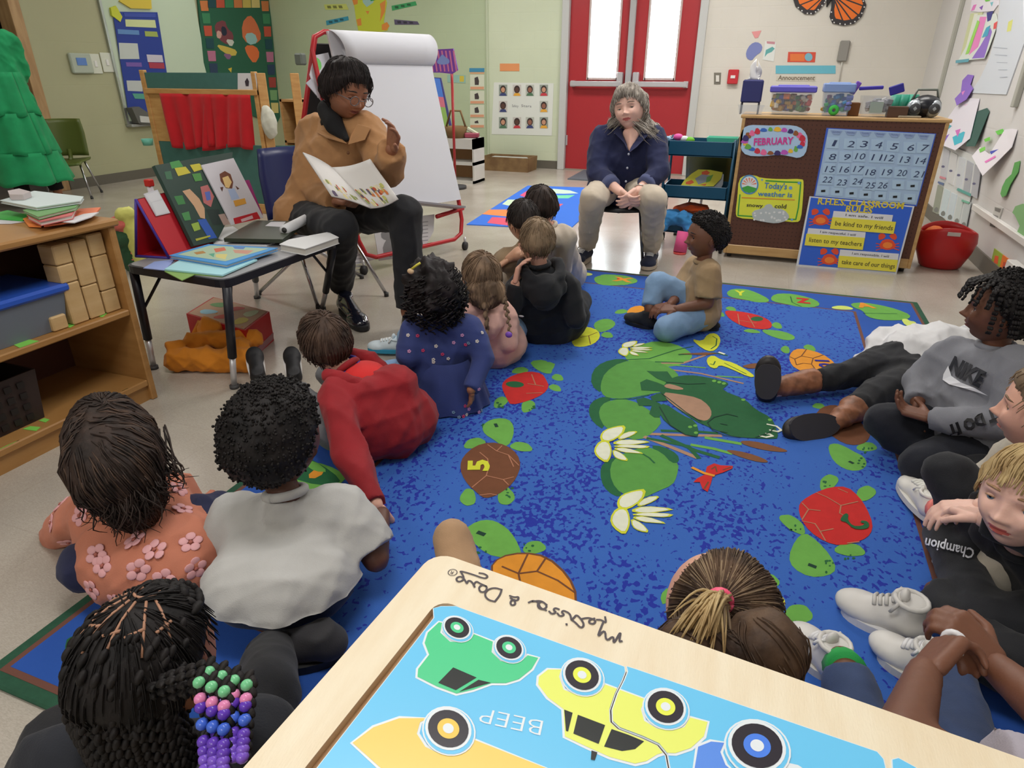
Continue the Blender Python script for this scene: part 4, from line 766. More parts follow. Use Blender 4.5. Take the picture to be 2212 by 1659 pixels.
t=filled_bin('open_tub','clear open tub with purple lids stacked in it, right of the pale blue bin',1856,1926,190,208,.04,.16,None,M_clear,[(150,150,156),(190,190,190),(120,124,130)],26,.03,lid=False)
build('label',MB().box(TP(1893,232,.034),(.07,.002,.06),fl(150,164,156)),t)
for x,y,w,h,rt,c,lb in((1848,190,.03,.075,.45,(112,70,176),'narrow upright purple tray leaning behind the open tub'),(1882,190,.13,.02,-.06,(52,40,160),'long flat blue-purple tray on top of the open tub'),(1937,193,.075,.05,-.35,(40,36,140),'square navy tray tilted at the right side of the open tub')):
 p=TP(x,y,.16 if x<1930 else.12);p=np.array([p[0],p[1],p[2]]);mb=MB();mb.box(p,(w,.03,h),fl(*c),R=roty(rt),bev=.004);tag(build('plastic_lid',mb),lb,'tray')  # loose storage lids kept in and around the open tub
mb=MB();x_,y_,w2,h2=on_top(1832,1856,222,.12,.1);mb.slab((x_-w2/2,y_-.05,ZT),(x_+w2/2,y_+.05,ZT+h2),mat('brown_card',(128,84,48),.8),bev=.003);tag(build('brown_box',mb),'small brown box between the pale blue bin and the open tub','box')
mb=MB();x_,y_,w2,h2=on_top(1918,1962,230,.04,.08);mb.slab((x_-w2/2,y_-.04,ZT),(x_+w2/2,y_+.04,ZT+h2),mat('dark_brown_box',(84,58,42),.7),bev=.003);tag(build('dark_brown_box',mb),'dark brown box below the teal cups','box')
for k,x in enumerate((1936,1953,1972)):
 p=TP(x,212,.20);z0=ZT if k==2 else ZT
 mb=MB();mb.lathe((p[0],p[1],ZT),[(.0,0),(.026,0),(.032,p[2]-ZT+.02),(.028,p[2]-ZT+.02),(.022,.006),(0,.006)],mat('teal_cup',(60,170,140),.4),16);tag(build('teal_cup',mb),('leftmost of the three teal cups beside the boombox','middle one of the three teal cups beside the boombox','teal cup nearest the boombox')[k],'cup','teal cups')
bx=thing('boombox',TP(2000,250,.08),'black rounded boombox with silver speakers at the right end of the cabinet top','radio')
p=TP(1998,230,.12);blk=mat('radio_black',(24,26,34),.3);sil=mat('radio_silver',(168,176,182),.3,metal=.6)
build('body',MB().ell((p[0]+.005,p[1]+.03,ZT+.062),(.085,.085,.062),blk),bx)
for s_,x in((-1,1976),(1,2018)):
 q=TP(x,236,.07);mb=MB();mb.ell((q[0],q[1]+.04,ZT+.05),(.042,.05,.05),sil,n=20);mb.lathe((q[0],q[1]-.008,ZT+.05),[(0,0),(.026,0),(.03,.006)],fl(60,62,66),18,axis=(0,1,0));build('speaker',mb,bx)
build('handle',MB().tube([(p[0]-.07,p[1]+.04,ZT+.09),(p[0]-.05,p[1]+.04,ZT+.15),(p[0]+.05,p[1]+.04,ZT+.15),(p[0]+.07,p[1]+.04,ZT+.09)],.007,mat('handle_grey',(110,116,108),.4)),bx)
mb=MB();q=TP(1966,252,.015);mb.box((q[0],PGY+.05,ZT+.006),(.12,.04,.012),fl(150,140,120),R=rotz(.15),bev=.003);tag(build('small_tray',mb),'small beige tray in front of the boombox','tray')
rt=thing('red_tub',PZ(2035,592),'red flexible plastic tub on the floor between the cabinet and the right wall','tub')
c=PZ(2035,585)+np.array([0.0,.11,0]);mred=mat('tub_red',(184,30,34),.35)
prof=[(0,0),(.105,0),(.12,.012),(.155,.10),(.172,.18),(.165,.235),(.16,.25)]
mb=MB();n=32;V=[];Fs=[]
ring=prof+[(.152,.25),(.158,.22),(.145,.10),(.11,.016),(0,.016)]
for r,z in ring:
 for j in range(n):
  a=2*PI*j/n;dip=-.022*math.cos(2*a)*(z/.25)**2
  V.append([c[0]+r*math.cos(a),c[1]+r*.82*math.sin(a),z+dip])
for i in range(len(ring)-1):
 for j in range(n):Fs.append((i*n+j,i*n+(j+1)%n,(i+1)*n+(j+1)%n,(i+1)*n+j))
mb.raw(V,Fs,mred,True);build('shell',mb,rt)
build('handle_grip',MB().box((c[0]+.0,c[1]-.137,.238),(.07,.012,.022),mat('grip_grey',(190,180,176),.4),bev=.006),rt)
mb=MB();mb.ell((c[0]-.07,c[1]+.02,.17),(.07,.08,.085),mat('orange_ball',(236,112,30),.5));tag(build('orange_ball',mb),'orange ball inside the red tub','ball')
# ------------------------------------------------------------------ teal cart
M_teal=mat('cart_teal',(10,74,104),.4);CYF=4.72
CPL=Plane((0,CYF,0),(1,0,0),(0,0,1))
def cxx(x):return PY(x,400,CYF)[0]
f6=TR((1400,260,.18083))
x0,x1=cxx(1434),cxx(1573);tc_=thing('rolling_cart',((x0+x1)/2,CYF+.15,0),'three-tier teal rolling cart beside the pegboard cabinet','cart')
def czz(y):return PY(1500,y,CYF)[2]
for nm,yt,yb in(('upper',305,338),('middle',402,430),('lower',478,508)):
 zt,zb=czz(yt),czz(yb);zb=max(zb,.12);mb=MB()
 mb.slab((x0,CYF,zb),(x1,CYF+.008,zt),M_teal,bev=.003);mb.slab((x0,CYF+.29,zb),(x1,CYF+.30,zt),M_teal);mb.slab((x0,CYF,zb),(x0+.008,CYF+.3,zt),M_teal);mb.slab((x1-.008,CYF,zb),(x1,CYF+.3,zt),M_teal);mb.slab((x0,CYF,zb),(x1,CYF+.3,zb+.008),M_teal)
 build('tray',mb,tc_)
for x in(x0-.008,x1+.008):
 for y in(CYF+.01,CYF+.29):build('post',MB().tube([(x,y,.07),(x,y,czz(300))],.009,M_teal),tc_);build('wheel',MB().cyl((x-.01,y,.028),(x+.01,y,.028),.028,fl(24,24,26)),tc_)
build('push_handle',MB().tube([(x0-.008,CYF+.01,czz(330)),(x0-.03,CYF-.02,czz(305)),(x0-.03,CYF+.32,czz(305)),(x0-.008,CYF+.29,czz(330))],.009,M_chrome),tc_)
zt=czz(305)
mb=MB();tub(mb,(cxx(1545),CYF+.15,zt-.05),.2,.16,.07,mat('mint_tray',(90,200,170),.35));tag(build('mint_tray',mb),'mint green tray in the top tier of the teal cart','tray')
for x,y,r,c,lb in((1465,296,.022,(230,90,170),'pink toy poking out of the top tier of the teal cart'),(1490,303,.022,(110,190,40),'lime green toy hanging over the front of the top tier of the teal cart'),(1442,300,.018,(150,190,220),'pale blue toy at the left end of the top tier of the teal cart'),(1478,300,.02,(220,226,228),'white toy between the pink and lime toys in the teal cart')):
 p=PY(x,y,CYF+.05);mb=MB();mb.ell(p,(r*1.5,r,r),fl(*c),n=12,k=8);mb.cyl(p,(p[0],p[1]+.02,zt-.09),.009,fl(*c),8);tag(build('toy',mb),lb,'toy')
ob=thing('open_picture_book',PY(1510,400,CYF+.1),'bright yellow picture book standing in the middle tier of the teal cart','book')
BK=Plane(PY(1470,402,CYF+.06),(1,.1,0),(0,.35,1));mb=MB();card(mb,BK,f6([(385,790),(430,720),(520,640),(600,590),(740,595),(890,625),(870,700),(780,790)]),fl(214,212,60),0,.01)
for pts,c in(([(640,620),(700,600),(740,630),(700,660),(640,650)],(226,96,50)),([(450,740),(520,715),(550,745),(500,770),(450,765)],(220,96,50)),([(560,700),(640,650),(740,660),(690,740),(600,770)],(150,160,170)),([(700,680),(780,650),(740,730),(690,750)],(110,170,70)),([(620,770),(700,760),(680,785)],(220,110,60))):put_poly(mb,BK,f6(pts),fl(*c),.0106)
build('cover',mb,ob)
mb=MB();card(mb,BK,f6([(880,630),(905,640),(895,760),(870,810),(700,810),(800,740)]),fl(190,200,214),-.02,-.012);tag(build('white_booklet',mb),'white booklet beside the yellow picture book in the teal cart','book')
def union(prims,voxel,smooth=4,folds=0.,seed=0,ffreq=28.,proj=True,adapt=0.):
 """voxel union of capsules / ellipsoids / boxes -> one continuous surface (verts, faces)"""
 mb=MB();m_=None
 for p in prims:
  if p[0]=='c':
   _,a,b_,r0,r1=p[:5];a=np.array(a,float);b_=np.array(b_,float);fl_=p[5]if len(p)>5 else ''
   d=nrm(b_-a)if np.linalg.norm(b_-a)>1e-6 else np.array([0,0,1.]);pts=[];rs=[]
   if 'a' not in fl_:
    for k in range(4):t=PI/2*k/4;pts.append(a-d*r0*math.cos(t));rs.append(max(1e-4,r0*math.sin(t)))
   pts.append(a);rs.append(r0);pts.append(b_);rs.append(r1)
   if 'b' not in fl_:
    for k in range(1,5):t=PI/2*k/4;pts.append(b_+d*r1*math.sin(t));rs.append(max(1e-4,r1*math.cos(t)))
   mb.tube(pts,rs,m_,14)
  elif p[0]=='e':
   mb.ell(p[1],p[2],m_,R=p[3]if len(p)>3 else None,n=20,k=12)
  elif p[0]=='b':mb.box(p[1],p[2],m_,R=p[3]if len(p)>3 else None)
  elif p[0]=='m':mb.raw(p[1],p[2],m_)
 me=bpy.data.meshes.new('u');me.from_pydata(np.vstack(mb.v).tolist(),[],mb.f);o=bpy.data.objects.new('u',me);COL.objects.link(o)
 md=o.modifiers.new('r','REMESH');md.mode='VOXEL';md.voxel_size=voxel
 if smooth:sm=o.modifiers.new('s','SMOOTH');sm.factor=.5;sm.iterations=smooth
 dg=bpy.context.evaluated_depsgraph_get();me2=bpy.data.meshes.new_from_object(o.evaluated_get(dg))
 nv=len(me2.vertices);V=np.zeros(nv*3);me2.vertices.foreach_get('co',V);V=V.reshape(-1,3)
 Nn=np.zeros(nv*3);me2.vertices.foreach_get('normal',Nn);Nn=Nn.reshape(-1,3);Fs=[tuple(p_.vertices)for p_ in me2.polygons]
 bpy.data.objects.remove(o);bpy.data.meshes.remove(me);bpy.data.meshes.remove(me2)
 if folds:V=V+Nn*(fold_noise(V,seed,ffreq)*folds)[:,None]
 return V,Fs
def fold_noise(V,seed,fr):
 r=np.random.RandomState(seed+5);out=np.zeros(len(V))
 for i in range(7):
  k=r.normal(size=3);k/=np.linalg.norm(k);w=r.normal(size=3)*fr*.35;ph=r.uniform(0,6,2)
  s=np.sin(V@k*fr*r.uniform(.6,1.7)+ph[0]+1.6*np.sin(V@w*.5+ph[1]));out+=(1-np.abs(s))**2*1.3-.45
 return out/4
def cloth_heap(name,prims,m,label,cat,vox=.008,folds=.012,seed=1,parent=None,ff=45.):
 V,Fs=union(prims,vox,2,folds,seed,ff);V[:,2]=np.maximum(V[:,2],.001);o=build(name,MB().raw(V,Fs,m,True),parent)
 return tag(o,label,cat)if label else o
z0=czz(478);p=PY(1462,455,CYF+.08)
cloth_heap('blue_cloth',[('e',PY(1450,470,CYF+.06),(.10,.09,.06)),('e',PY(1480,475,CYF+.04),(.09,.08,.05)),('c',PY(1475,470,CYF),PY(1490,498,CYF-.03),.05,.03),('c',PY(1440,470,CYF),PY(1436,492,CYF-.03),.04,.03)],cloth('blue_cloth',(58,140,204)),'crumpled blue cloth spilling from the lowest tier of the teal cart','cloth')
cloth_heap('orange_cloth',[('e',PY(1500,450,CYF+.14),(.11,.09,.035)),('e',PY(1475,453,CYF+.14),(.07,.06,.03))],cloth('orange_cloth',(232,92,30)),'crumpled orange cloth on top of the blue one in the teal cart','cloth',seed=3)
a=PZ(1468,548);b_=PY(1477,500,a[1]+.03);mb=MB();mb.tube([a+np.array([0,0,.012]),b_],[.045,.042],mat('pink_foam',(232,92,150),.7),20);mb.tube([a,a+np.array([0,0,.014])],[.042,.045],mat('pink_cap',(236,90,90),.6),20);tag(build('pink_cylinder',mb),'pink foam cylinder standing on the floor in front of the teal cart','cylinder')
def school_chair(name,c,ang,seat_h,w,shell,legm,label,back_h=.3,feet=None,tilt=.0,backw=None):
 """c = seat centre on plan, ang = direction it faces (radians, 0 = +x)"""
 t=thing(name,(c[0],c[1],0),label,'chair');Rz=rotz(ang);W_=lambda x,y,z:np.array([c[0],c[1],0])+Rz@np.array([x,y,z])
 d=w*.5
 G=[[W_(-d+2*d*i/8,(j/8-.5)*w*(1-.06*(i/8)),seat_h-.012*math.sin(PI*j/8)+(.012 if i==0 else 0)-(.018 if i==8 else 0))for j in range(9)]for i in range(9)]
 build('seat',MB().sheet(G,.012,shell),t)
 bw=(backw or w*.96);G=[]
 for i in range(9):
  z=seat_h+.03+back_h*i/8;row=[]
  for j in range(9):
   y=(j/8-.5)*bw*(1-.10*max(0,(i-5)/3));row.append(W_(-d-.01-.06*(i/8)-tilt*(i/8)+.05*(2*j/8-1)**2-.02,y,z))
  G.append(row)
 build('backrest',MB().sheet(G,.012,shell),t)
 build('back_bracket',MB().tube([W_(-d+.03,0,seat_h-.01),W_(-d-.02,0,seat_h+.01),W_(-d-.035,0,seat_h+.09)],.02,shell),t)
 ft=feet or[W_(d*1.0,w*.52,0)[:2],W_(d*1.0,-w*.52,0)[:2],W_(-d*1.25,w*.52,0)[:2],W_(-d*1.25,-w*.52,0)[:2]]
 at=[W_(d*.5,w*.38,seat_h-.012),W_(d*.5,-w*.38,seat_h-.012),W_(-d*.5,w*.38,seat_h-.012),W_(-d*.5,-w*.38,seat_h-.012)]
 for f_,a_ in zip(ft,at):
  lg=build('leg',MB().tube([a_,np.array([f_[0],f_[1],.012])],.010,legm),t);build('foot_cap',MB().cyl((f_[0],f_[1],0),(f_[0],f_[1],.022),.013,fl(60,60,60)),lg)
 return t
chromel=metalm('chair_chrome',(190,190,194),.25)
school_chair('school_chair',(-2.25,2.95),-.55,.37,.38,mat('shell_navy',(30,40,92),.35),chromel,'navy plastic school chair under the person reading aloud',back_h=.36,feet=[PZ(835,640)[:2],PZ(688,668)[:2],PZ(560,637)[:2],(-2.20,3.28)][0:4])
school_chair('school_chair',(-.88,4.33),-PI/2+.12,.37,.38,mat('shell_black',(30,32,36),.4),metalm('dark_chrome',(120,122,124),.3),'dark school chair under the grey-haired person in front of the red door',back_h=.34)
olive=mat('shell_olive',(92,104,44),.4)
school_chair('school_chair',(-6.42,4.72),-.9,.34,.36,olive,chromel,'olive green school chair beside the oak door casing',back_h=.34)
school_chair('school_chair',(-.35,5.35),PI*.4,.34,.36,mat('shell_dark_olive',(66,72,30),.4),chromel,'dark olive school chair seen through the teal cart',back_h=.32)
# ------------------------------------------------------------------ puppet theatre
TY=4.74;TPn=Plane((0,TY,0),(1,0,0),(0,0,1))
def tpt(x,y,off=0.):return TPn.px(x,y,off)
M_tgreen=mat('theatre_green',(66,112,106),.55,var=.04);M_twood=wood('theatre_wood',(206,160,100),(190,140,82),(2,2,12));M_cur=cloth('curtain_red',(196,22,34),var=.06)
t=thing('puppet_theatre',(tpt(450,300)[0],TY,0),'green and wood puppet theatre with a red curtain behind the book table','puppet theatre')
xl0,xl1=tpt(309,180)[0],tpt(322,180)[0];xr=tpt(556,180)[0];zt=tpt(430,157)[2];zr=tpt(430,192)[2];zr2=tpt(430,204)[2];zo=tpt(430,308)[2]
build('left_post',MB().slab((xl0,TY-.02,0),(xl0+.05,TY+.02,zt+.02),M_twood,bev=.004).slab((xl0+.05,TY-.012,zo),(xl0+.19,TY+.004,zr2),M_twood),t)
build('right_post',MB().slab((xr-.04,TY-.02,0),(xr,TY+.02,zt+.01),M_twood,bev=.004),t)
build('top_panel',MB().slab((xl0+.05,TY-.01,zr),(xr-.04,TY+.008,zt),M_tgreen),t)
build('stage_rail',MB().slab((xl0+.03,TY-.03,zr2),(xr,TY+.02,zr),M_twood,bev=.004),t)
build('lower_panel',MB().slab((xl0+.05,TY-.01,.08),(xr-.04,TY+.008,zo),M_tgreen),t)
build('foot_rail',MB().slab((xl0,TY-.03,0),(xr,TY+.03,.08),M_twood,bev=.004),t)
wing=MB();W0=np.array([xr+.02,TY,0]);wd=nrm([.75,.55,0])
for k in(0,.26):
 p=W0+wd*(k+.02);wing.box((p[0],p[1],zt/2),(.07,.03,zt),M_twood,R=rotz(math.atan2(wd[1],wd[0])),bev=.004)
p=W0+wd*.15;wing.box((p[0],p[1],zo/2+.04),(.22,.012,zo-.08),M_tgreen,R=rotz(math.atan2(wd[1],wd[0])));build('wing',wing,t)
def curtain(xa,xb,xa2,xb2,zt_,zb_,ph):
 G=[]
 for i in range(15):
  v=i/14;row=[]
  for j in range(33):
   u=j/32;a=xa*(1-v)+xa2*v;b_=xb*(1-v)+xb2*v;z=zt_*(1-v)+(zb_-.02*math.sin(u*5+ph))*v
   row.append([a+(b_-a)*u,TY-.035-.018*(.4+v)*math.sin(u*22+ph)-.01*math.sin(u*9+v*2),z])
  G.append(row)
 return MB().sheet(G,.004,M_cur)
for xa,xb,xa2,xb2,ph in((352,462,380,470,0),(450,546,448,550,1.4)):
 build('curtain',curtain(tpt(xa,205)[0],tpt(xb,205)[0],tpt(xa2,315)[0],tpt(xb2,315)[0],zr2+.005,tpt(430,318)[2],ph),t)
mb=MB();card(mb,Plane((0,TY-.012,0),(1,0,0),(0,0,1)),q4(514,158,556,196),fl(216,214,218),0,.003);put_poly(mb,Plane((0,TY-.016,0),(1,0,0),(0,0,1)),[(529,176),(534,168),(538,176),(537,186),(531,186)],fl(60,50,60),.0006);build('white_card',mb,t)
p=tpt(572,265,.02);V,Fs=union([('e',p+np.array([.06,-.0,0]),(.075,.05,.13)),('e',p+np.array([.05,-.0,.08]),(.05,.04,.06))],.01,3,.008,2,40);tag(build('cloth_bag',MB().raw(V,Fs,cloth('bag_white',(204,204,190)),True),origin=p),'white cloth bag hung on the right wing of the puppet theatre','bag')
p=tpt(327,308,.04);mb=MB();mb.lathe((p[0],p[1],p[2]),[(0,-.02),(.04,-.02),(.05,.035),(.044,.035),(.036,-.012),(0,-.012)],mat('mint_cup',(110,190,170),.4),16);build('mint_cup_hook',mb,t)
mb=MB();a=PY(602,206,5.1);b_=PY(652,206,5.1)
for x in(a[0],b_[0]-.02):mb.slab((x,5.1,0),(x+.02,5.5,a[2]-.03),M_birch)
for z in(0.,.28,.56,a[2]-.05):mb.slab((a[0],5.1,z),(b_[0],5.5,z+.02),M_birch)
mb.slab((a[0]+.02,5.46,0),(b_[0]-.02,5.48,a[2]-.05),M_birch);tag(build('birch_shelf_unit',mb),'pale birch shelf unit between the puppet theatre and the easel','shelf')
# ------------------------------------------------------------------ easel with flip chart
M_er=mat('easel_red',(186,34,42),.35)
B1=PZ(784,562,.09);B2=PZ(1004,512,.09);eu=nrm((B2-B1)*[1,1,0]);eb=np.array([-eu[1],eu[0],0])
mid=(B1+B2)/2;d_=ray(812,75)
A_=np.array([[d_[0],-eb[0]],[d_[1],-eb[1]]]);s_=np.linalg.solve(A_,mid[:2]);TOP=CAM+d_*s_[0]
EP=Plane(B1,eu,TOP-mid)
def ep(x,y,o=0.):return EP.px(x,y,o)
ez=thing('easel',mid*[1,1,0],'red tubular easel holding the white flip chart behind the person reading','easel')
ft=MB();U_=EP.uv(1004,512)[0];Hh=EP.uv(812,75)[1]
def E(a,b_,o=0.):return EP.P(a,b_,o)
lft=EP.uv(668,110)
loop=[E(.10,0),E(.03,.03),E(0,.12),E(-.02,.5),E(-.03,Hh*.80),E(-.03,Hh-.10),E(.0,Hh-.03),E(.07,Hh),E(.35,Hh),E(U_-.15,Hh),E(U_-.08,Hh-.03),E(U_-.06,Hh-.1),E(U_-.05,.62),E(U_,.30),E(U_,.12),E(U_-.03,.03),E(U_-.10,0),E(.10,0)]
ft.tube(loop,.014,M_er,10,caps=False);build('front_frame',ft,ez)
build('cross_bar',MB().tube([EP.px(943,468),EP.px(1000,450)],.015,M_er),ez);build('cross_bar',MB().tube([E(0,.30),E(.25,.30)],.012,M_er),ez)
bk=MB();bt_=TOP+np.array([0,0,-.02]);back=mid+eb*.85;dz=np.array([0,0,1.])
L0,L1=bt_-eu*.42,bt_+eu*.40;G0,G1=back-eu*.44,back+eu*.42;G0[2]=G1[2]=.09
bk.tube([G0,L0],.016,M_er);bk.tube([G1,L1],.016,M_er);bk.tube([G0,G1],.014,M_er);build('rear_frame',bk,ez)
mb=MB();q=[L0*.97+G0*.03,L1*.97+G1*.03,L1*.35+G1*.65,L0*.35+G0*.65];mb.prism(q,nrm(np.cross(eu,L0-G0))*.012,mat('chalkboard_black',(30,28,30),.6));build('chalkboard',mb,ez)
for P_ in(B1,B2,G0,G1):
 g=np.array([P_[0],P_[1],0]);mb=MB();mb.cyl(g+[0,0,.045],g+[0,0,.09],.008,M_chrome);mb.cyl(g+np.array([-.012,0,.028]),g+np.array([.012,0,.028]),.028,fl(30,30,32));build('caster',mb,ez)
build('clamp',MB().box(EP.px(655,125,-.03),(.05,.05,.06),fl(110,120,112),bev=.008),ez)
tray_=MB();a0,a1=EP.uv(880,450),EP.uv(990,430)
tray_.prism([EP.px(850,438,.0),EP.px(985,452,.0),EP.px(985,452,.10),EP.px(850,438,.10)],(0,0,.012),mat('easel_tray_grey',(150,148,156),.5));build('tray',tray_,ez)
M_paper=mat('chart_paper',(216,218,226),.7)
mb=MB();card(mb,EP,[(700,70),(919,80),(928,160),(956,290),(989,432),(930,441),(870,447),(800,440),(760,330),(725,180)],M_paper,.02,.035)
pad=thing('flip_chart',EP.px(850,440,.02),'large white flip chart pad with a rolled-over sheet clipped to the easel','flip chart');build('pad',mb,pad)
G=[]
for i in range(15):
 v=i/14;row=[]
 for j in range(9):
  u=j/8;xa,ya=703+u*216,68+u*10;xb,yb=738+u*190,141+u*4
  row.append(EP.px(xa*(1-v)+xb*v,ya*(1-v)+yb*v,.035+.065*math.sin(PI*min(1,v*1.0))**.7*(1 if v<1 else 0)))
 G.append(row)
for k in range(1,5):
 row=[g+EP.n*(-.0)+EP.v*(.02*k)-EP.n*0+EP.n*(.012*math.sin(k))for g in G[14]];G.append([r+EP.n*.006 for r in row])
build('rolled_sheet',MB().sheet(G,.003,M_paper),pad)
for k,(pts,c,lb,prs)in enumerate([([(683,118),(712,112),(722,150),(730,200),(690,210),(672,160)],(210,214,224),'white page with a green oval clipped behind the flip chart',[(blob(688,137,9,15,12,-.3),(120,214,110))]),([(664,178),(676,168),(712,205),(702,222)],(186,188,200),'small tilted grey-white page below the green oval page',[(blob(701,207,6,5,8),(70,80,190))])]):
 mb=MB();card(mb,EP,pts,fl(*c),-.02,-.015)
 for p_,cc in prs:put_poly(mb,EP,p_,fl(*cc),-.0144)
 tag(build('clipped_page',mb),lb,'paper')
for k,(pts,lb,dots)in enumerate([([(812,492),(852,486),(862,558),(824,563)],'white page with two grey portraits hanging low on the easel behind the reader\'s knee',[(840,505,12,14),(848,535,16,20)]),([(896,468),(944,462),(942,500),(925,530),(900,545)],'white page with lines of print hanging low on the easel right of the reader\'s knee',[]),([(752,540),(775,520),(815,560),(760,575)],'grey page with small print hanging low on the easel below the chair seat',[])]):
 mb=MB();card(mb,EP,pts,fl(206,206,210),-.03,-.026)
 for x,y,a,b_ in dots:put_poly(mb,EP,blob(x,y,a,b_,12,0,.05),fl(130,130,132),-.0255)
 if not dots:
  for i in range(6):put_poly(mb,EP,[(pts[0][0]+8,pts[0][1]+12+i*8),(pts[0][0]+34,pts[0][1]+9+i*8),(pts[0][0]+34,pts[0][1]+11+i*8),(pts[0][0]+8,pts[0][1]+14+i*8)],fl(150,150,156),-.0255)
 tag(build('hanging_page',mb),lb,'paper')
SY=6.6;SP=Plane((0,SY,0),(1,0,0),(0,0,1));f7=TR((900,140,.16882))
vs=thing('striped_sign',PY(982,255,SY)*[1,1,0],'purple and pink striped sign with a blue cloud on a red pole behind the easel','sign')
mb=MB();card(mb,SP,f2([(1300,385),(1500,375),(1535,540),(1490,570),(1400,560),(1350,560)]),fl(128,70,176),0,.02)
for i in range(7):x=1318+i*30;put_poly(mb,SP,f2([(x,392),(x+12,390),(x+34,550),(x+24,552)]),fl(224,130,170),.0206)
put_poly(mb,SP,f2(smooth_poly([(1370,480),(1400,440),(1420,415),(1440,440),(1475,460),(1470,495),(1400,500)])),fl(140,160,226),.0212);build('sign_face',mb,vs)
a=PY(974,155,SY+.01);b_=PY(985,245,SY+.01);build('pole',MB().cyl((a[0],a[1]+.02,a[2]),(a[0],a[1]+.02,.03),.014,mat('pole_red',(170,40,44),.4)),vs);build('pole_base',MB().cyl((a[0],a[1]+.02,0),(a[0],a[1]+.02,.03),.12,fl(60,60,62)),vs)
s1=PZ(1000,405);LS=Plane(s1+np.array([0,-.3,.02]),(.35,.94,0),(-.35,0,1))
ls=thing('colour_strip_board',PZ(990,400),'tall narrow board of coloured panels leaning beside the flip chart','board')
LSP=Plane(PZ(990,385),nrm([.9,-.2,0]),(-.22,.18,1))
segs_=[([(928,168),(950,170),(958,210),(937,208)],(80,130,220)),([(937,208),(958,210),(962,232),(941,230)],(216,120,140)),([(941,230),(962,232),(970,275),(950,276)],(150,190,100)),([(950,276),(970,275),(980,325),(968,328)],(60,150,110)),([(968,328),(982,325),(994,372),(980,376)],(236,110,80))]
build('backing',(lambda m_:(card(m_,LSP,[(924,166),(952,168),(998,376),(976,379)],fl(70,70,130),-.012,0),m_)[1])(MB()),ls)
for pts,c in segs_:m_=MB();card(m_,LSP,pts,fl(*c),0,.003);build('panel',m_,ls)
a,b_=PZ(985,404),PZ(1024,388);wy=7.0;x0=PY(985,300,wy)[0];x1=PY(1023,300,wy)[0];zt=PY(1000,300,wy)[2]
mb=MB();Mw=mat('shelf_white',(214,214,208),.4);Mkr=mat('shelf_back_tan',(170,130,88),.6)
tws=thing('white_toy_shelf',((x0+x1)/2,wy,0),'small white toy shelf with tan bins beside the low wooden box','shelf')
for z0_,z1_ in((0,.03),(PY(1000,357,wy)[2],PY(1000,350,wy)[2]),(PY(1000,322,wy)[2],zt)):mb.slab((x0-.25,wy,z0_),(x1,wy+.3,z1_),Mw)
mb.slab((x1-.02,wy,0),(x1,wy+.3,zt),Mw);mb.slab((x0-.25,wy,0),(x0-.23,wy+.3,zt),Mw);build('frame',mb,tws);build('back_panel',MB().slab((x0-.23,wy+.27,.03),(x1-.02,wy+.29,zt-.1),Mkr),tws)
mb=MB();p=PY(985,275,wy+.1);mb.lathe((p[0],p[1],zt),[(.0,0),(.10,0),(.13,.12),(.12,.12),(.09,.02),(0,.02)],mat('basket_brown',(120,92,56),.8),18);mb.tube([(p[0]+.12,p[1],zt+.11),(p[0]+.06,p[1],zt+.28),(p[0]-.06,p[1],zt+.28),(p[0]-.12,p[1],zt+.11)],.012,mat('basket_brown',(120,92,56),.8));tag(build('handled_basket',mb),'brown handled basket on top of the white toy shelf','basket')
mb=MB();p=PY(1008,292,wy+.05);mb.box((p[0]+.02,p[1]+.1,zt+.03),(.16,.12,.05),fl(150,60,80),R=rotz(.3),bev=.01);mb.box((p[0]+.03,p[1]+.1,zt+.07),(.14,.04,.035),fl(200,210,180),R=rotz(.3)@roty(.5),bev=.008);tag(build('toy_bundle',mb),'dark red toy with a pale green top on the white toy shelf','toy')
mb=MB();card(mb,PB,f2([(1450,575),(1590,580),(1590,640),(1450,635)]),fl(150,190,176),0,.003);put_poly(mb,PB,f2(q4(1545,585,1578,630)),fl(210,190,70),.0036);fin('teal_card',mb,'small teal and yellow card on the green wall behind the striped sign','card')
b0,b1=PZ(1038,368),PZ(1120,374);mb=MB();w_=b1[0]-b0[0];Mb=mat('rough_box',(140,112,74),.8,rgb2=(116,88,56),vscale=9)
tb=thing('low_box',((b0[0]+b1[0])/2+.05,b0[1]+.2,0),'low tan cardboard box on the floor under the photo chart','box')
h_=PY(1080,340,b0[1])[2];tub(mb,((b0[0]+b1[0])/2+.05,b0[1]+.2,0),w_+.1,.36,h_,Mb,.012,.97);build('box_walls',mb,tb)
mb=MB();mb.slab((b0[0]+.05,b0[1]+.08,.02),(b1[0],b0[1]+.34,h_-.02),fl(196,200,196),bev=.02);tag(build('folded_paper',mb),'pale folded paper filling the low tan box','paper')
mr=thing('alphabet_rug',(-1.95,6,0),'small blue play rug with coloured letter blocks on the far floor','rug')
FZ=Plane((0,0,.001),(1,0,0),(0,0,0.)+np.array([0,1,0.]))if False else Plane((0,0,0),(1,0,0),(0,1,0))
mb=MB();card(mb,FZ,[(1008,486),(1230,497),(1292,440),(1262,406),(1140,402)],mat('mat_blue',(52,116,224),.9),0,.006);build('pile',mb,mr)
mb=MB()
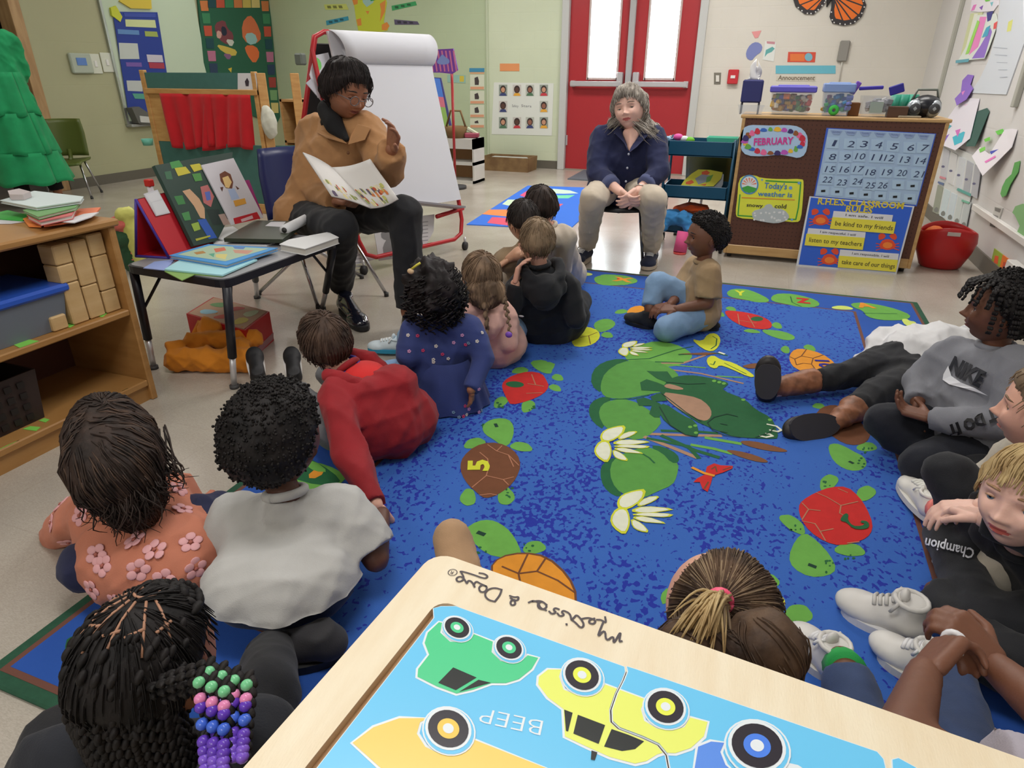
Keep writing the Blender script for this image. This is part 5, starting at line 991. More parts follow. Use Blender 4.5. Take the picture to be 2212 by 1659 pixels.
for pts,c in[([(450,355),(540,300),(760,300),(760,385)],(246,140,70)),([(510,460),(570,390),(760,400),(770,492)],(230,76,110)),([(690,235),(760,180),(940,180),(880,255),(760,252)],(206,232,200)),([(900,130),(1010,60),(1060,60),(960,150)],(232,80,130)),([(1180,90),(1300,50),(1500,70),(1600,105),(1420,110),(1250,105)],(206,236,216)),([(1290,130),(1560,125),(1480,165),(1340,165)],(110,220,170)),([(1320,230),(1420,232),(1340,290),(1300,290)],(232,76,96)),([(780,290),(900,262),(880,300),(770,320)],(60,170,130))]:put_poly(mb,FZ,TR((960,400,.18082))(pts),fl(*c),.0066)
tag(build('printed_block',mb,mr),kind='stuff')
mb=MB();card(mb,FZ,[(1226,388),(1262,368),(1300,372),(1290,392)],mat('mat_grey',(96,102,112),.9),0,.012);tag(build('door_mat',mb),'dark grey door mat in front of the red door','mat')
# ------------------------------------------------------------------ kidney of the reading corner: book table
TZ=.45;M_tt=mat('table_grey',(150,150,154),.35,var=.04,vscale=40);M_te=mat('table_edge_black',(22,24,36),.4)
c0=PZ(266,572,TZ);c1=PZ(484,607,TZ);c2=PZ(733,517,TZ)
uu=nrm((c1-c0)*[1,1,0]);
c3=c0+(c2-c1)
tbl=thing('book_table',(c0+c2)/2*[1,1,0],'low grey table with a black edge and black legs, covered in picture books','table')
def rounded(cs,r,z):
 out=[]
 for i in range(4):
  a,b_,c=cs[i-1],cs[i],cs[(i+1)%4];d1=nrm((a-b_)*[1,1,0]);d2=nrm((c-b_)*[1,1,0])
  for k in range(5):t=k/4;out.append(((1-t)**2)*(b_+d1*r)+2*t*(1-t)*b_+t*t*(b_+d2*r))
 return[np.array([p[0],p[1],z])for p in out]
cs_=[c0,c1,c2,c3];cen=(c0+c2)/2
P_=rounded(cs_,.05,TZ-.03);build('edge',MB().prism(P_,(0,0,.029),M_te),tbl)
P_=rounded([cen+(c-cen)*.975 for c in cs_],.05,TZ-.003);build('table_top',MB().prism(P_,(0,0,.004),M_tt),tbl)
lgs=[PZ(507,838),PZ(697,668),None,None];lgs[2]=lgs[0]+(c0-c1)*.86;lgs[3]=lgs[1]+(c3-c2)*.86
for k,g in enumerate(lgs):
 top=cen+(cs_[[1,2,0,3][k]]-cen)*.93;top=np.array([top[0],top[1],TZ-.03]);g=np.array([g[0],g[1],0.]);md_=top*.32+g*.68
 lg=build('leg',MB().tube([top,md_],.017,M_te,12),tbl);build('leg_sleeve',MB().tube([md_,g+[0,0,.012]],.012,M_chrome,12),lg);build('foot_cap',MB().cyl(g,g+[0,0,.014],.018,fl(70,70,72)),lg)
 a_=top+(cen-top)*.28;build('brace',MB().tube([np.array([a_[0],a_[1],TZ-.03]),top*.6+g*.4],.006,M_te,8),tbl)
TBL=Plane((0,0,TZ+.001),(1,0,0),(0,1,0));f8=TR((260,320,.22904))
def flatbook(name,pts,z0,z1,m,label,cat='book',pages=True,prints=(),group=None):
 pl=Plane((0,0,TZ+.001+z1),(1,0,0),(0,1,0));mb=MB();q=[pl.px(*p)for p in f8(pts)];c=np.mean(q,axis=0)
 mb.prism([p-[0,0,z1-z0]for p in q],(0,0,z1-z0),m)if not pages else None
 if pages:
  mb.prism([p-[0,0,.003]for p in q],(0,0,.003),m);mb.prism([p-[0,0,z1-z0]for p in q],(0,0,.002),m)
  mb.prism([c+(p-c)*.97-[0,0,z1-z0-.002]for p in q],(0,0,z1-z0-.005),fl(206,204,196))
 for pp,cc in prints:put_poly(mb,pl,f8(pp),fl(*cc),.0005)
 return tag(build(name,mb),label,cat,group)
flatbook('flat_book',[(415,1160),(690,1040),(1130,1110),(960,1210),(700,1190),(580,1245)],.0,.003,fl(130,170,90),'thin green-edged booklet lying lowest at the near edge of the table',pages=False)
flatbook('flat_book',[(215,1130),(320,1070),(510,1050),(420,1150)],0,.003,fl(150,170,226),'lilac blue sheet lying at the near left edge of the table','paper',pages=False)
flatbook('flat_book',[(415,1140),(650,1000),(1290,1050),(960,1195)],.004,.010,fl(168,222,232),'pale aqua thin book under the blue-bordered picture book',pages=False)
flatbook('flat_book',[(460,1010),(830,905),(1485,940),(1000,1100)],.011,.024,fl(70,150,216),'blue-bordered picture book lying on top at the near edge of the table',prints=[([(540,1005),(850,918),(1400,948),(990,1068)],(170,196,170)),([(880,950),(980,935),(1000,965),(900,985)],(206,110,80)),([(690,985),(780,970),(810,990),(720,1005)],(176,130,70)),([(1060,960),(1260,965),(1200,1000),(1080,990)],(200,150,130)),([(900,1000),(1010,1000),(990,1050),(900,1030)],(214,206,130)),([(1060,930),(1180,935),(1160,955),(1080,950)],(90,130,190)),([(830,1000),(890,990),(880,1030)],(90,170,140))])
flatbook('flat_book',[(860,860),(1000,800),(1470,880),(1380,915),(880,900)],.0,.006,fl(220,222,226),'white booklet sticking out under the dark laptop folder',pages=False)
flatbook('flat_book',[(805,775),(1060,735),(1130,780),(960,860),(860,840)],.008,.014,fl(222,224,226),'white sheet fanned out left of the dark folder','paper',pages=False)
flatbook('flat_folder',[(975,850),(1270,680),(1740,690),(1530,860)],.016,.032,mat('folder_dark',(56,64,50),.4),'dark green-black folder with a white label on the table','folder',pages=False,prints=[([(1365,735),(1420,695),(1560,695),(1520,745)],(206,206,212))])
flatbook('flat_book',[(1500,905),(1590,860),(1960,790),(2060,840),(1740,950)],0,.028,fl(222,224,226),'thick white book at the far right corner of the table')
a=TBL.px(*f8([(1560,870)])[0],.045);b_=TBL.px(*f8([(1830,720)])[0],.045);mb=MB();mb.tube([a,b_],.022,fl(226,228,232),20);mb.cyl(a-nrm(b_-a)*.001,a+nrm(b_-a)*.002,.012,fl(60,60,60));tag(build('rolled_paper',mb),'rolled white paper lying on the books near the reader','paper')
TB2=TBL
bs=thing('tabletop_book_stand',TBL.px(320,555),'red and purple folding tabletop stand on the left of the table','stand')
f_=f8;base_l=TBL.px(*f8([(150,1025)])[0]);base_r=TBL.px(*f8([(465,1045)])[0])
Bk,Fr=base_l,base_r;apex_h=.215
prof_n=nrm((Fr-Bk)*[1,1,0]);dep=np.array([-prof_n[1],prof_n[0],0]);dep=dep if dep@np.array([0,1,0])>0 else-dep
def st(u,z,w):return Bk+prof_n*u+np.array([0,0,z])+dep*w
Lw=np.linalg.norm(Fr-Bk);ax=(PY(290,432,Bk[1])-Bk)@prof_n;apz=PY(290,432,Bk[1])[2]-TZ
Mpu=mat('stand_purple',(64,44,150),.5);Mre=mat('stand_red',(190,30,44),.5)
WD=.30
for(a,b_,nm)in(((0,0),(ax,apz),'back_panel'),((ax,apz),(Lw,0),'front_panel')):
 mb=MB();mb.prism([st(a[0],a[1],0),st(b_[0],b_[1],0),st(b_[0],b_[1],WD),st(a[0],a[1],WD)],st(.008,0,0)-st(0,0,0),Mre);mb.tube([st(a[0],a[1],0),st(b_[0],b_[1],0)],.006,Mpu,6);mb.tube([st(a[0],a[1],WD),st(b_[0],b_[1],WD)],.006,Mpu,6);build(nm,mb,bs)
build('base_strap',MB().prism([st(0,0,0),st(Lw,0,0),st(Lw,0,WD),st(0,0,WD)],(0,0,.003),Mre).tube([st(0,.003,0),st(Lw,.003,0)],.006,Mpu,6),bs)
SPn=Plane(st(Lw,0,0)+np.array([0,0,.004]),dep,st(ax,apz,0)-st(Lw,0,0))
def facing(pl):
 return 1 if(CAM-pl.o)@pl.n>0 else-1
sg=facing(SPn)
def lean(name,pts,c,label,off0,off1,prints=(),cat='book',fr=f8):
 mb=MB();pl=SPn if sg>0 else Plane(SPn.o,-SPn.u,SPn.v);card(mb,pl,fr(pts),c if not isinstance(c,tuple)else fl(*c),off0,off1)
 for i,(p_,cc)in enumerate(prints):put_poly(mb,pl,fr(p_),fl(*cc),off1+.0005*(1+i%3))
 return tag(build(name,mb),label,cat)
lean('index_pocket',[(200,440),(330,400),(450,620),(320,650)],(206,206,212),'white card pocket on the front of the red stand',.008,.012,[([(215,450),(325,415),(370,490),(265,520)],(218,218,222)),([(270,525),(375,500),(440,610),(320,645)],(216,216,220))],'card')
lean('big_picture_book',[(268,190),(350,175),(1010,60),(960,700),(860,895),(640,945)],(40,66,58),'large dark jungle picture book propped on the red stand',.016,.032,[([(410,160),(500,140),(540,200),(430,220)],(70,150,76)),([(455,215),(560,200),(610,260),(490,290)],(206,196,60)),([(600,185),(690,170),(740,220),(640,250)],(210,200,60)),([(530,430),(600,410),(690,500),(740,590),(745,690),(700,680),(640,570)],(206,166,130)),([(700,390),(770,370),(830,480),(800,580),(730,540)],(190,110,110)),([(740,440),(790,430),(800,510),(760,520)],(90,110,190)),([(750,600),(880,600),(900,740),(820,750)],(30,50,48)),([(670,700),(750,690),(860,870),(780,880)],(44,90,180)),([(610,740),(680,720),(700,790),(640,810)],(150,180,70)),([(450,480),(530,470),(560,550),(490,560)],(60,130,70)),([(520,640),(590,620),(610,700),(550,710)],(70,140,80)),([(620,270),(700,260),(720,330),(650,340)],(80,150,70)),([(360,250),(420,240),(440,320),(380,320)],(60,110,80)),([(870,650),(930,640),(980,740),(920,750)],(176,150,140)),([(650,880),(790,845),(795,858),(660,900)],(180,180,60))])
lean('picture_card',[(700,190),(1005,122),(1290,680),(990,750)],(214,212,220),'white picture card of a small figure with braids leaning on the jungle book',.034,.040,[([(1000,690),(1225,628),(1260,690),(1015,745)],(200,34,48)),([(870,275),(920,245),(975,275),(1000,350),(990,410),(930,405),(880,340)],(120,70,50)),([(895,310),(950,290),(985,350),(960,405),(925,400)],(240,206,140)),([(950,420),(1010,405),(1060,500),(985,520)],(180,200,236)),([(1000,525),(1110,500),(1125,550),(1020,580)],(232,170,70)),([(875,400),(905,395),(895,440)],(100,60,50)),([(1020,380),(1060,410),(1040,420)],(100,60,50)),([(1070,700),(1180,660),(1190,690),(1080,725)],(226,190,196))],'card')
lean('magenta_folder',[(1100,320),(1190,310),(1320,640),(1290,680)],(150,30,110),'magenta folder edge behind the white picture card',.012,.016,(),'folder')
p=TBL.px(*f8([(265,330)])[0]);p=st(ax,0,.1);mb=MB();q=PY(322,395,(st(ax,apz,.25))[1]);mb.box((q[0],q[1],q[2]),(.03,.03,.03),fl(196,40,30),bev=.004);mb.cyl((q[0],q[1],TZ+.002),(q[0],q[1],q[2]-.01),.012,fl(210,208,214));tag(build('red_capped_bottle',mb),'white bottle with a red cap behind the red stand','bottle')
for x,y,r,c,lb in((270,462,.065,(206,206,110),'pale yellow soft toy behind the table beside the shelf'),(262,482,.075,(216,110,100),'coral soft toy behind the table beside the shelf'),(265,512,.09,(40,80,50),'dark green patterned bundle behind the table beside the shelf')):
 p=PY(x,y,2.9);p[2]=max(p[2],r*.5);cloth_heap('soft_toy',[('e',(p[0],p[1],p[2]),(r,r,r*.7)),('e',(p[0]-.06,p[1]+.05,p[2]-.03),(r,r*.8,r*.6)),('c',(p[0],p[1],p[2]),(p[0],p[1]+.04,.03),r*.7,r*.8)],cloth('toy%d'%x,c),lb,'toy',.012,.012,x)
bxn,byn=PZ(498,752),PZ(592,762);fr_c=PZ(572,790);
A0=PZ(416,740);A1=PZ(541,780);A2=PZ(592,735)
hb=.14;rbx=thing('red_box',(A0+A2)/2*[1,1,0],'red cardboard box with a picture lid on the floor under the table','box')
zt_=hb;A3=A0+(A2-A1);mb=MB();mb.prism([np.array([p[0],p[1],0])for p in(A0,A1,A2,A3)],(0,0,hb),mat('box_red',(186,24,32),.45));build('box_body',mb,rbx)
LP_=Plane((0,0,hb),(1,0,0),(0,1,0));mb=MB();cB=(A0+A2)/2;Lq=[cB+(p-cB)*.94 for p in(A0,A1,A2,A3)];mb.prism([np.array([p[0],p[1],hb])for p in Lq],(0,0,.002),fl(190,150,120))
for k,c in enumerate([(150,200,220),(206,80,60),(214,196,90),(100,150,90),(190,60,50),(200,210,170)]):
 u_,v_=(k%3-.9)*.28,(k//3-.5)*.4;c_=cB+(A1-A0)*u_+(A2-A1)*v_;put_poly(mb,LP_,blob(c_[0],c_[1],.045,.03,10,k,.1),fl(*c),.0026,px=False)
build('picture_lid',mb,rbx)
sp_=Plane(A1,A2-A1,(0,0,1));mb=MB();card(mb,sp_,[(548,758),(590,718),(590,732),(550,772)],fl(170,120,124),0,.002);build('side_label',mb,rbx)
Mm=cloth('bag_mustard',(216,134,30),var=.08);bc=PZ(452,800);V,Fs=union([('c',PZ(385,800)+[0,0,.05],PZ(535,800)+[0,0,.05],.055,.06),('c',PZ(380,795)+[0,0,.09],PZ(400,790)+[0,0,.10],.03,.03),('c',PZ(400,790)+[0,.06,.09],PZ(540,782)+[0,.05,.09],.045,.045),('e',PZ(470,760)+[0,-.02,.09],(.07,.05,.075)),('e',PZ(525,790)+[0,0,.09],(.05,.05,.04))],.008,2,.018,4,34);V[:,2]=np.maximum(V[:,2],.002)
ob_=thing('mustard_bag',bc,'slumped mustard yellow cloth bag on the floor under the table','bag');build('bag_body',MB().raw(V,Fs,Mm,True),ob_);build('strap',MB().tube([PZ(430,770)+[0,0,.10],PZ(450,735)+[0,0,.12],PZ(480,740)+[0,0,.13],PZ(505,765)+[0,0,.11]],.014,Mm,8),ob_);build('lining_rim',MB().tube([PZ(498,760)+[0,.02,.12],PZ(535,752)+[0,.02,.12],PZ(540,765)+[0,0,.115],PZ(505,770)+[0,0,.115]],.006,fl(60,56,44),6),ob_)
# ------------------------------------------------------------------ wooden shelf at the left edge
SX,SY0,SY1,SH,SD=-2.045,-.1,1.615,.675,.38
M_sh=wood('shelf_wood',(176,132,78),(158,114,62),(2,1,9),.45,2.4);fS1=TR((0,380,.40988))
sh=thing('wooden_shelf',(SX-SD/2,(SY0+SY1)/2,0),'wooden two-shelf classroom unit with green paper shapes at the left edge','shelf')
build('top',MB().slab((SX-SD,SY0,SH-.025),(SX+.012,SY1+.012,SH),M_sh,bev=.006),sh)
for y in(SY0,SY1-.025):build('side_panel',MB().slab((SX-SD,y,0),(SX,y+.025,SH-.025),M_sh,bev=.004),sh)
ZM=.36
build('middle_shelf',MB().slab((SX-SD,SY0+.025,ZM-.022),(SX-.002,SY1-.025,ZM),M_sh,bev=.004),sh)
build('bottom_shelf',MB().slab((SX-SD,SY0+.025,.06),(SX-.002,SY1-.025,.085),M_sh,bev=.004),sh);build('plinth',MB().slab((SX-.04,SY0+.025,0),(SX-.015,SY1-.025,.06),M_sh),sh)
build('back_panel',MB().slab((SX-SD,SY0,0),(SX-SD+.008,SY1,SH-.025),M_peg),sh)
PM=Plane((0,0,ZM+.0004),(1,0,0),(0,1,0));PBt=Plane((0,0,.0854),(1,0,0),(0,1,0));gr_=fl(128,206,84)
for k,(pl,pts)in enumerate([(PM,[(70,890),(130,860),(225,875),(190,900),(110,908)]),(PM,[(305,790),(350,765),(420,770),(370,800)]),(PM,[(505,738),(530,722),(565,725),(540,745)]),(PBt,[(0,1490),(40,1420),(110,1405),(190,1415),(130,1480),(30,1530)]),(PBt,[(120,1335),(160,1320),(215,1325),(190,1345)]),(PBt,[(205,1290),(235,1278),(262,1285),(240,1300)]),(PBt,[(670,1140),(700,1130),(735,1132),(720,1145)])]):
 mb=MB();Q=[pl.px(*p)for p in fS1(pts)];Q=[np.array([min(q[0],SX-.006),q[1],q[2]])for q in Q];tr=[(0,i,i+1)for i in range(1,len(Q)-1)];mb.prism(Q[::1],(0,0,.0012),gr_);build('green_shape_label',mb,sh)
bt_=thing('storage_box',(SX-.17,.95,ZM),'clear storage box with a blue lid on the middle shelf','box')
ye=PX(*fS1([(385,640)])[0],SX-.03)[1];zlid=PX(*fS1([(385,600)])[0],SX-.03)[2]
mb=MB();tub(mb,(SX-.17,ye-.3,ZM+.001),.27,.56,zlid-ZM,mat('box_grey_clear',(120,128,140),.25,alpha=.75),.004,.93);build('tub',mb,bt_);build('lid',MB().slab((SX-.315,ye-.60,zlid),(SX-.025,ye+.0,zlid+.028),mat('lid_blue',(44,88,190),.35),bev=.008),bt_)
mb=MB();rr_=random.Random(2)
for i in range(18):mb.box((SX-.17+rr_.uniform(-.08,.08),ye-.3+rr_.uniform(-.2,.2),ZM+.03+rr_.uniform(0,.04)),(.05,.08,.03),fl(*[(190,186,176),(120,110,100),(160,150,140)][i%3]),R=rotz(rr_.uniform(0,3)),bev=.004)
tag(build('contents',mb,bt_),kind='stuff')
M_blk=wood('block_wood',(206,176,128),(190,156,106),(2,2,10),.5)
def blk(y0,y1,z0,z1,x=0.,lb='',tilt=0.,d=.07):
 mb=MB();mb.box((SX-.03-d/2-x,(y0+y1)/2,(z0+z1)/2),(d,y1-y0-.003,z1-z0-.002),M_blk,R=rotx(tilt),bev=.004);tag(build('wooden_block',mb),lb,'block','wooden blocks on the middle shelf')
H1=SH-.025-ZM
names=['in the column against the shelf side','in the column next to the shelf side','in the column nearest the blue-lidded box']
cols_=[(1.525,1.585,[(.0,.08),(.08,.2),(.2,.275)]),(1.462,1.522,[(0,.115),(.115,.265)]),(1.40,1.46,[(0,.14),(.14,.2),(.2,.265)])]
ord_=['lowest','second','topmost']
for ci,(y0,y1,zs)in enumerate(cols_):
 for k,(a,b_)in enumerate(zs):blk(y0,y1,ZM+a,ZM+b_,.0,'%s wooden block %s'%('topmost' if k==len(zs)-1 else ord_[k],names[ci]))
blk(1.33,1.385,ZM,ZM+.05,.0,'small slanted wooden block lying beside the blue-lidded box',0.0)
cr2=thing('dark_crate',(SX-.2,1.0,.085),'dark brown perforated crate on the bottom shelf','crate');mb=MB();tub(mb,(SX-.2,.95,.086),.26,.62,.17,mat('crate_dark',(44,30,28),.6),.006,.95);build('crate_walls',mb,cr2)
mb=MB()
for i in range(14):
 for j in range(4):mb.box((SX-.2+.133-.006*(1-j/4)+.002,.68+i*.04,.11+j*.038),(.004,.022,.020),fl(20,14,14))
tag(build('perforation',mb,cr2),kind='stuff')
mb=MB();mb.slab((SX-.30,.30,.086),(SX-.02,.60,.2),wood('tan_box',(150,116,76),(136,100,62)),bev=.006);tag(build('tan_box',mb),'tan wooden box at the left end of the bottom shelf','box')
PT=Plane((0,0,SH),(1,0,0),(0,1,0))
def topb(name,pts,z0,z1,c,lb,cat='book',pages=True):
 pl=Plane((0,0,SH+.001+z1),(1,0,0),(0,1,0));q=[pl.px(*p)for p in fS1(pts)];cc=np.mean(q,axis=0);mb=MB();m_=fl(*c)
 if pages:mb.prism([p-[0,0,.003]for p in q],(0,0,.003),m_);mb.prism([p-[0,0,z1-z0]for p in q],(0,0,.002),m_);mb.prism([cc+(p-cc)*.96-[0,0,z1-z0-.002]for p in q],(0,0,z1-z0-.005),fl(214,210,202))
 else:mb.prism([p-[0,0,z1-z0]for p in q],(0,0,z1-z0),m_)
 return tag(build(name,mb),lb,cat)
topb('loose_sheet',[(-60,225),(60,215),(130,240),(60,250),(-60,252)],0,.002,(216,216,222),'white sheet lying left on the shelf top','paper',False)
topb('loose_sheet',[(-40,200),(40,180),(150,205),(120,235),(-40,222)],.003,.006,(60,170,70),'green sheet lying under the books on the shelf top','paper',False)
topb('magazine',[(120,225),(180,200),(260,215),(215,265),(150,262)],.0025,.007,(236,140,70),'orange magazine fanned out on the shelf top','magazine',False)
topb('magazine',[(250,215),(380,175),(530,165),(500,200),(380,240),(230,262)],.008,.013,(236,130,90),'orange and pink magazine at the right of the pile','magazine',False)
topb('magazine',[(320,240),(440,200),(520,190),(480,215),(390,245)],.014,.017,(218,218,222),'white-edged magazine on the right of the pile','magazine',False)
topb('book',[(140,205),(230,165),(400,165),(380,205),(210,240)],.018,.032,(206,110,110),'rose coloured book low in the pile on the shelf top')
topb('book',[(120,180),(220,150),(420,140),(400,165),(200,215)],.034,.044,(110,160,100),'green-covered book in the pile on the shelf top')
topb('book',[(0,128),(180,78),(440,108),(425,130),(190,165)],.046,.056,(206,220,220),'white book on top of the pile on the shelf')
topb('small_case',[(40,78),(100,66),(160,82),(120,98),(50,98)],.057,.075,(190,180,180),'small pale case behind the white book on the shelf','case',False)
# ------------------------------------------------------------------ wooden vehicle puzzle on its cabinet
BZ=.76;BPL=Plane((0,0,BZ),(1,0,0),(0,1,0))
M_bd=wood('puzzle_tray_wood',(240,228,202),(234,218,188),(14,3,3),.42,4.);M_bd2=wood('puzzle_recess_wood',(186,150,110),(176,138,96),(14,3,3),.5,4.)
gx=TR((560,1194,.28029));ko=gx([(0,1505),(1290,60),(1330,30),(1400,15),(1500,32),(2212,262)])
o_tl=np.array([BPL.px(*p)for p in ko]);e1=nrm(BPL.px(2212,1640)-BPL.px(985,1206));e2=nrm(BPL.px(525,1659)-BPL.px(921,1212))
cor=BPL.px(985,1206);corL=BPL.px(921,1212)
A_=np.array([e1[:2],-e2[:2]]).T;s_=np.linalg.solve(A_,corL[:2]-cor[:2]);C0=cor+e1*s_[0]
BL,BWd=.46,.34
pz=thing('vehicle_puzzle',C0+e1*.2+e2*.15-[0,0,.012],'wooden jigsaw tray with cars printed on light blue pieces, nearest the camera','puzzle')
def bp(a,b_,z=0.):return C0+e1*a+e2*b_+np.array([0,0,z])
def rr_rect(a0,b0,a1,b1,r,n=5):
 out=[]
 for cx_,cy_,s0 in((a0+r,b0+r,PI),(a1-r,b0+r,1.5*PI),(a1-r,b1-r,0),(a0+r,b1-r,.5*PI)):
  for k in range(n+1):a=s0+PI/2*k/n;out.append((cx_+r*math.cos(a),cy_+r*math.sin(a)))
 return out
out_=rr_rect(0,0,BL,BWd,.018);ia0=0.033;inn=None
I0=BPL.px(953,1309)-C0;ia,ib=I0@e1,I0@e2
PCS=Plane((0,0,BZ+.0005),(1,0,0),(0,1,0))
inner=rr_rect(ia-.006,ib-.006,BL-.03,BWd-.03,.012)
V=[bp(a,b_)for a,b_ in out_]+[bp(a,b_)for a,b_ in inner]+[bp(a,b_,-.006)for a,b_ in inner]+[bp(a,b_,-.012)for a,b_ in out_];n=len(out_);Fs=[]
for i in range(n):
 j=(i+1)%n;Fs+=[(i,j,n+j,n+i),(n+i,n+j,2*n+j,2*n+i),(j,i,3*n+i,3*n+j)]
mbd=MB().raw(V,[f[::-1]for f in Fs],M_bd);mbd.poly([bp(a,b_,-.012)for a,b_ in out_],M_bd);build('tray_rim',mbd,pz)
build('tray_base',MB().prism([bp(a,b_,-.0118)for a,b_ in inner],(0,0,.0058),M_bd2),pz)
f9=TR((1150,1194,.28029));f10=TR((1592,1194,.28029))
ink=mat('puzzle_ink',(74,66,72),.6)
lt=MB();f9=TR((1150,1194,.28029))
for fr__,pls in((gx,[[(1868,288),(1855,330),(1815,380)],[(1868,288),(1810,272),(1755,290),(1735,330),(1765,368),(1815,380)],[(1750,262),(1715,250),(1690,275),(1705,308),(1740,305),(1755,280),(1750,262),(1700,240)],[(1700,240),(1672,222),(1652,250),(1660,268)],[(1660,268),(1640,228),(1612,215),(1600,240)],[(1600,240),(1572,195),(1540,185),(1515,205),(1530,228),(1562,222),(1580,200),(1560,160),(1545,142),(1650,172),(1735,205),(1765,188),(1735,165),(1695,160)],[(1930,335),(1965,348),(2002,342),(1990,375),(1950,362),(1932,392),(1950,412),(1976,398),(1965,372),(1935,352)],[(2075,388),(2110,372),(2150,385),(2165,430),(2212,448)]]),(f9,[[(110,405),(75,378),(40,395),(45,430),(85,442),(112,420),(100,395),(60,372),(0,380)],[(205,440),(175,428),(160,445),(185,462),(150,478),(128,455)],[(268,462),(238,448),(224,464),(248,482),(212,496),(192,470)],[(300,520),(292,480),(270,462)],[(262,552),(264,560)],[(300,520),(330,540),(375,588),(400,560),(375,515),(340,480),(320,505),(300,520)],[(375,515),(420,505),(455,510),(490,530),(470,555),(435,545),(440,520),(480,510)],[(560,498),(568,548),(530,520),(495,520)],[(690,685),(665,690),(685,600),(622,714),(628,640),(566,690),(560,590),(495,664),(545,540)]])):
 for pl_ in pls:
  sp__=[np.array(p,float)for p in pl_]
  for _ in range(2):sp__=[sp__[0]]+[q for a_,b__ in zip(sp__[:-1],sp__[1:])for q in(a_*.75+b__*.25,a_*.25+b__*.75)]+[sp__[-1]]
  for q in stroke([BPL.uv(*p)for p in fr__(sp__)],.0015):put_poly(lt,BPL,q,ink,.0006,px=False)
c_=gx([(1490,155)])[0];cc=BPL.px(*c_)
for q in stroke([(cc[0]+.0036*math.cos(t*PI/8),cc[1]+.0036*math.sin(t*PI/8))for t in range(17)],.0006):put_poly(lt,BPL,q,ink,.0006,px=False)
put_text(lt,'R',BPL,gx([(1502,150)])[0],gx([(1480,142)])[0],.0034,ink,.0006)
build('rim_lettering',lt,pz);lt_o=COL.objects[-1]
p_sky=mat('puzzle_sky',(112,204,250),.3);p_wh=mat('puzzle_white',(232,240,246),.3)
PH=.0008
def offset_poly(P,d):
 P=[np.array(p)for p in P];n=len(P);area=sum(P[i][0]*P[(i+1)%n][1]-P[(i+1)%n][0]*P[i][1]for i in range(n));s=1 if area>0 else-1;out=[]
 for i in range(n):
  a,b_,c=P[i-1],P[i],P[(i+1)%n];d1=(b_-a)/(np.linalg.norm(b_-a)+1e-12);d2=(c-b_)/(np.linalg.norm(c-b_)+1e-12);nn=np.array([-d1[1]-d2[1],d1[0]+d2[0]])*s;nn=nn/(np.linalg.norm(nn)+1e-9);out.append(b_+nn*d)
 return[tuple(o)for o in out]
def grow(pts,k):
 c=np.mean(pts,axis=0);return[tuple(c+(np.array(p)-c)*(1+k))for p in pts]
def wob(P,k):return offset_poly(P,-k)
def car(fr,body,col,wheels,wins,extra=()):
 out=[];B=fr(body);Bw=[PCS.uv(*p)for p in B];Bo=offset_poly(Bw,-.0016)
 out.append((('uv',Bo),p_wh,1));out.append((B,mat('puzzle_%d_%d_%d'%col,col,.3),2))
 for w in wins:out.append((fr(w),mat('puzzle_window',(40,44,44),.3),3))
 for(x,y,R_,hub)in wheels:
  for k,(s,m_)in enumerate(((1.32,p_wh),(1.24,p_sky),(1.14,p_wh),(1.0,mat('puzzle_tyre',(46,42,52),.3)),(.54,mat('puzzle_hub_%d_%d_%d'%hub,hub,.3)),(.27,p_wh))):out.append((fr(blob(x,y,R_[0]*s,R_[1]*s,26,.45))if k>2 else fr([p for p in blob(x+(4 if k<2 else 0),y+(R_[1]*.10 if k<2 else 0),R_[0]*s,R_[1]*s,26,.45)]),m_,4+k))
 return out
_pp=put_poly
def put_poly(mb,pl,pts,m,off,px=True):
 if isinstance(pts,tuple)and pts[0]=='uv':return _pp(mb,pl,pts[1],m,off,px=False)
 return _pp(mb,pl,pts,m,off,px)
green=car(gx,[(1385,540),(1410,545),(1395,620),(1470,690),(1560,695),(1630,670),(1655,632),(1800,690),(1790,770),(1860,840),(1950,855),(2030,830),(2070,795),(2150,815),(2100,900),(2000,980),(1900,1010),(1790,1010),(1650,1060),(1520,1090),(1370,1035),(1220,960),(1225,900),(1310,790),(1275,700),(1300,620)],(84,212,150),[(1525,588,(98,74),(84,212,150)),(1925,743,(102,80),(84,212,150))],[[(1495,890),(1675,968),(1515,1065),(1380,1008)],[(1540,1078),(1690,985),(1785,1008)]])
yel_b=[(220,905),(205,960),(240,1060),(340,1100),(450,1105),(530,1070),(560,1020),(870,1135),(835,1210),(860,1300),(960,1360),(1080,1375),(1170,1350),(1215,1275),(1350,1310),(1320,1420),(1220,1510),(1100,1550),(1010,1545),(960,1560),(880,1610),(790,1630),(600,1580),(420,1500),(250,1420),(240,1210),(120,1120),(45,1020),(50,960),(120,905)]
yel=car(f9,yel_b,(236,246,120),[(382,955,(134,110),(236,246,90)),(1025,1200,(143,120),(236,246,90))],[[(245,1215),(310,1240),(275,1385),(258,1380)],[(350,1255),(560,1335),(510,1480),(315,1400)],[(610,1365),(740,1410),(860,1460),(790,1520),(690,1535),(552,1500)],[(455,1530),(500,1545),(480,1605),(450,1600)]])
yel=[y for y in yel]
orange=car(gx,[(720,1470),(880,1350),(1080,1280),(1310,1280),(1240,1310),(1215,1400),(1280,1500),(1380,1550),(1500,1550),(1600,1510),(1640,1440),(2300,1700),(1400,1900),(1000,1720)],(244,212,110),[(1458,1368,(160,142),(248,206,90))],[])
blue=car(f10,[(-300,1500),(-200,1460),(-100,1470),(-130,1540),(-90,1640),(0,1720),(-350,1800)],(96,148,240),[(152,1500,(203,165),(80,134,240))],[])
beep=MB()
cutA=[(1350,1440),(1352,1452),(1345,1470),(1330,1500),(1318,1535),(1319,1560),(1335,1575),(1385,1594),(1420,1610),(1438,1632),(1445,1670),(1447,1760)]
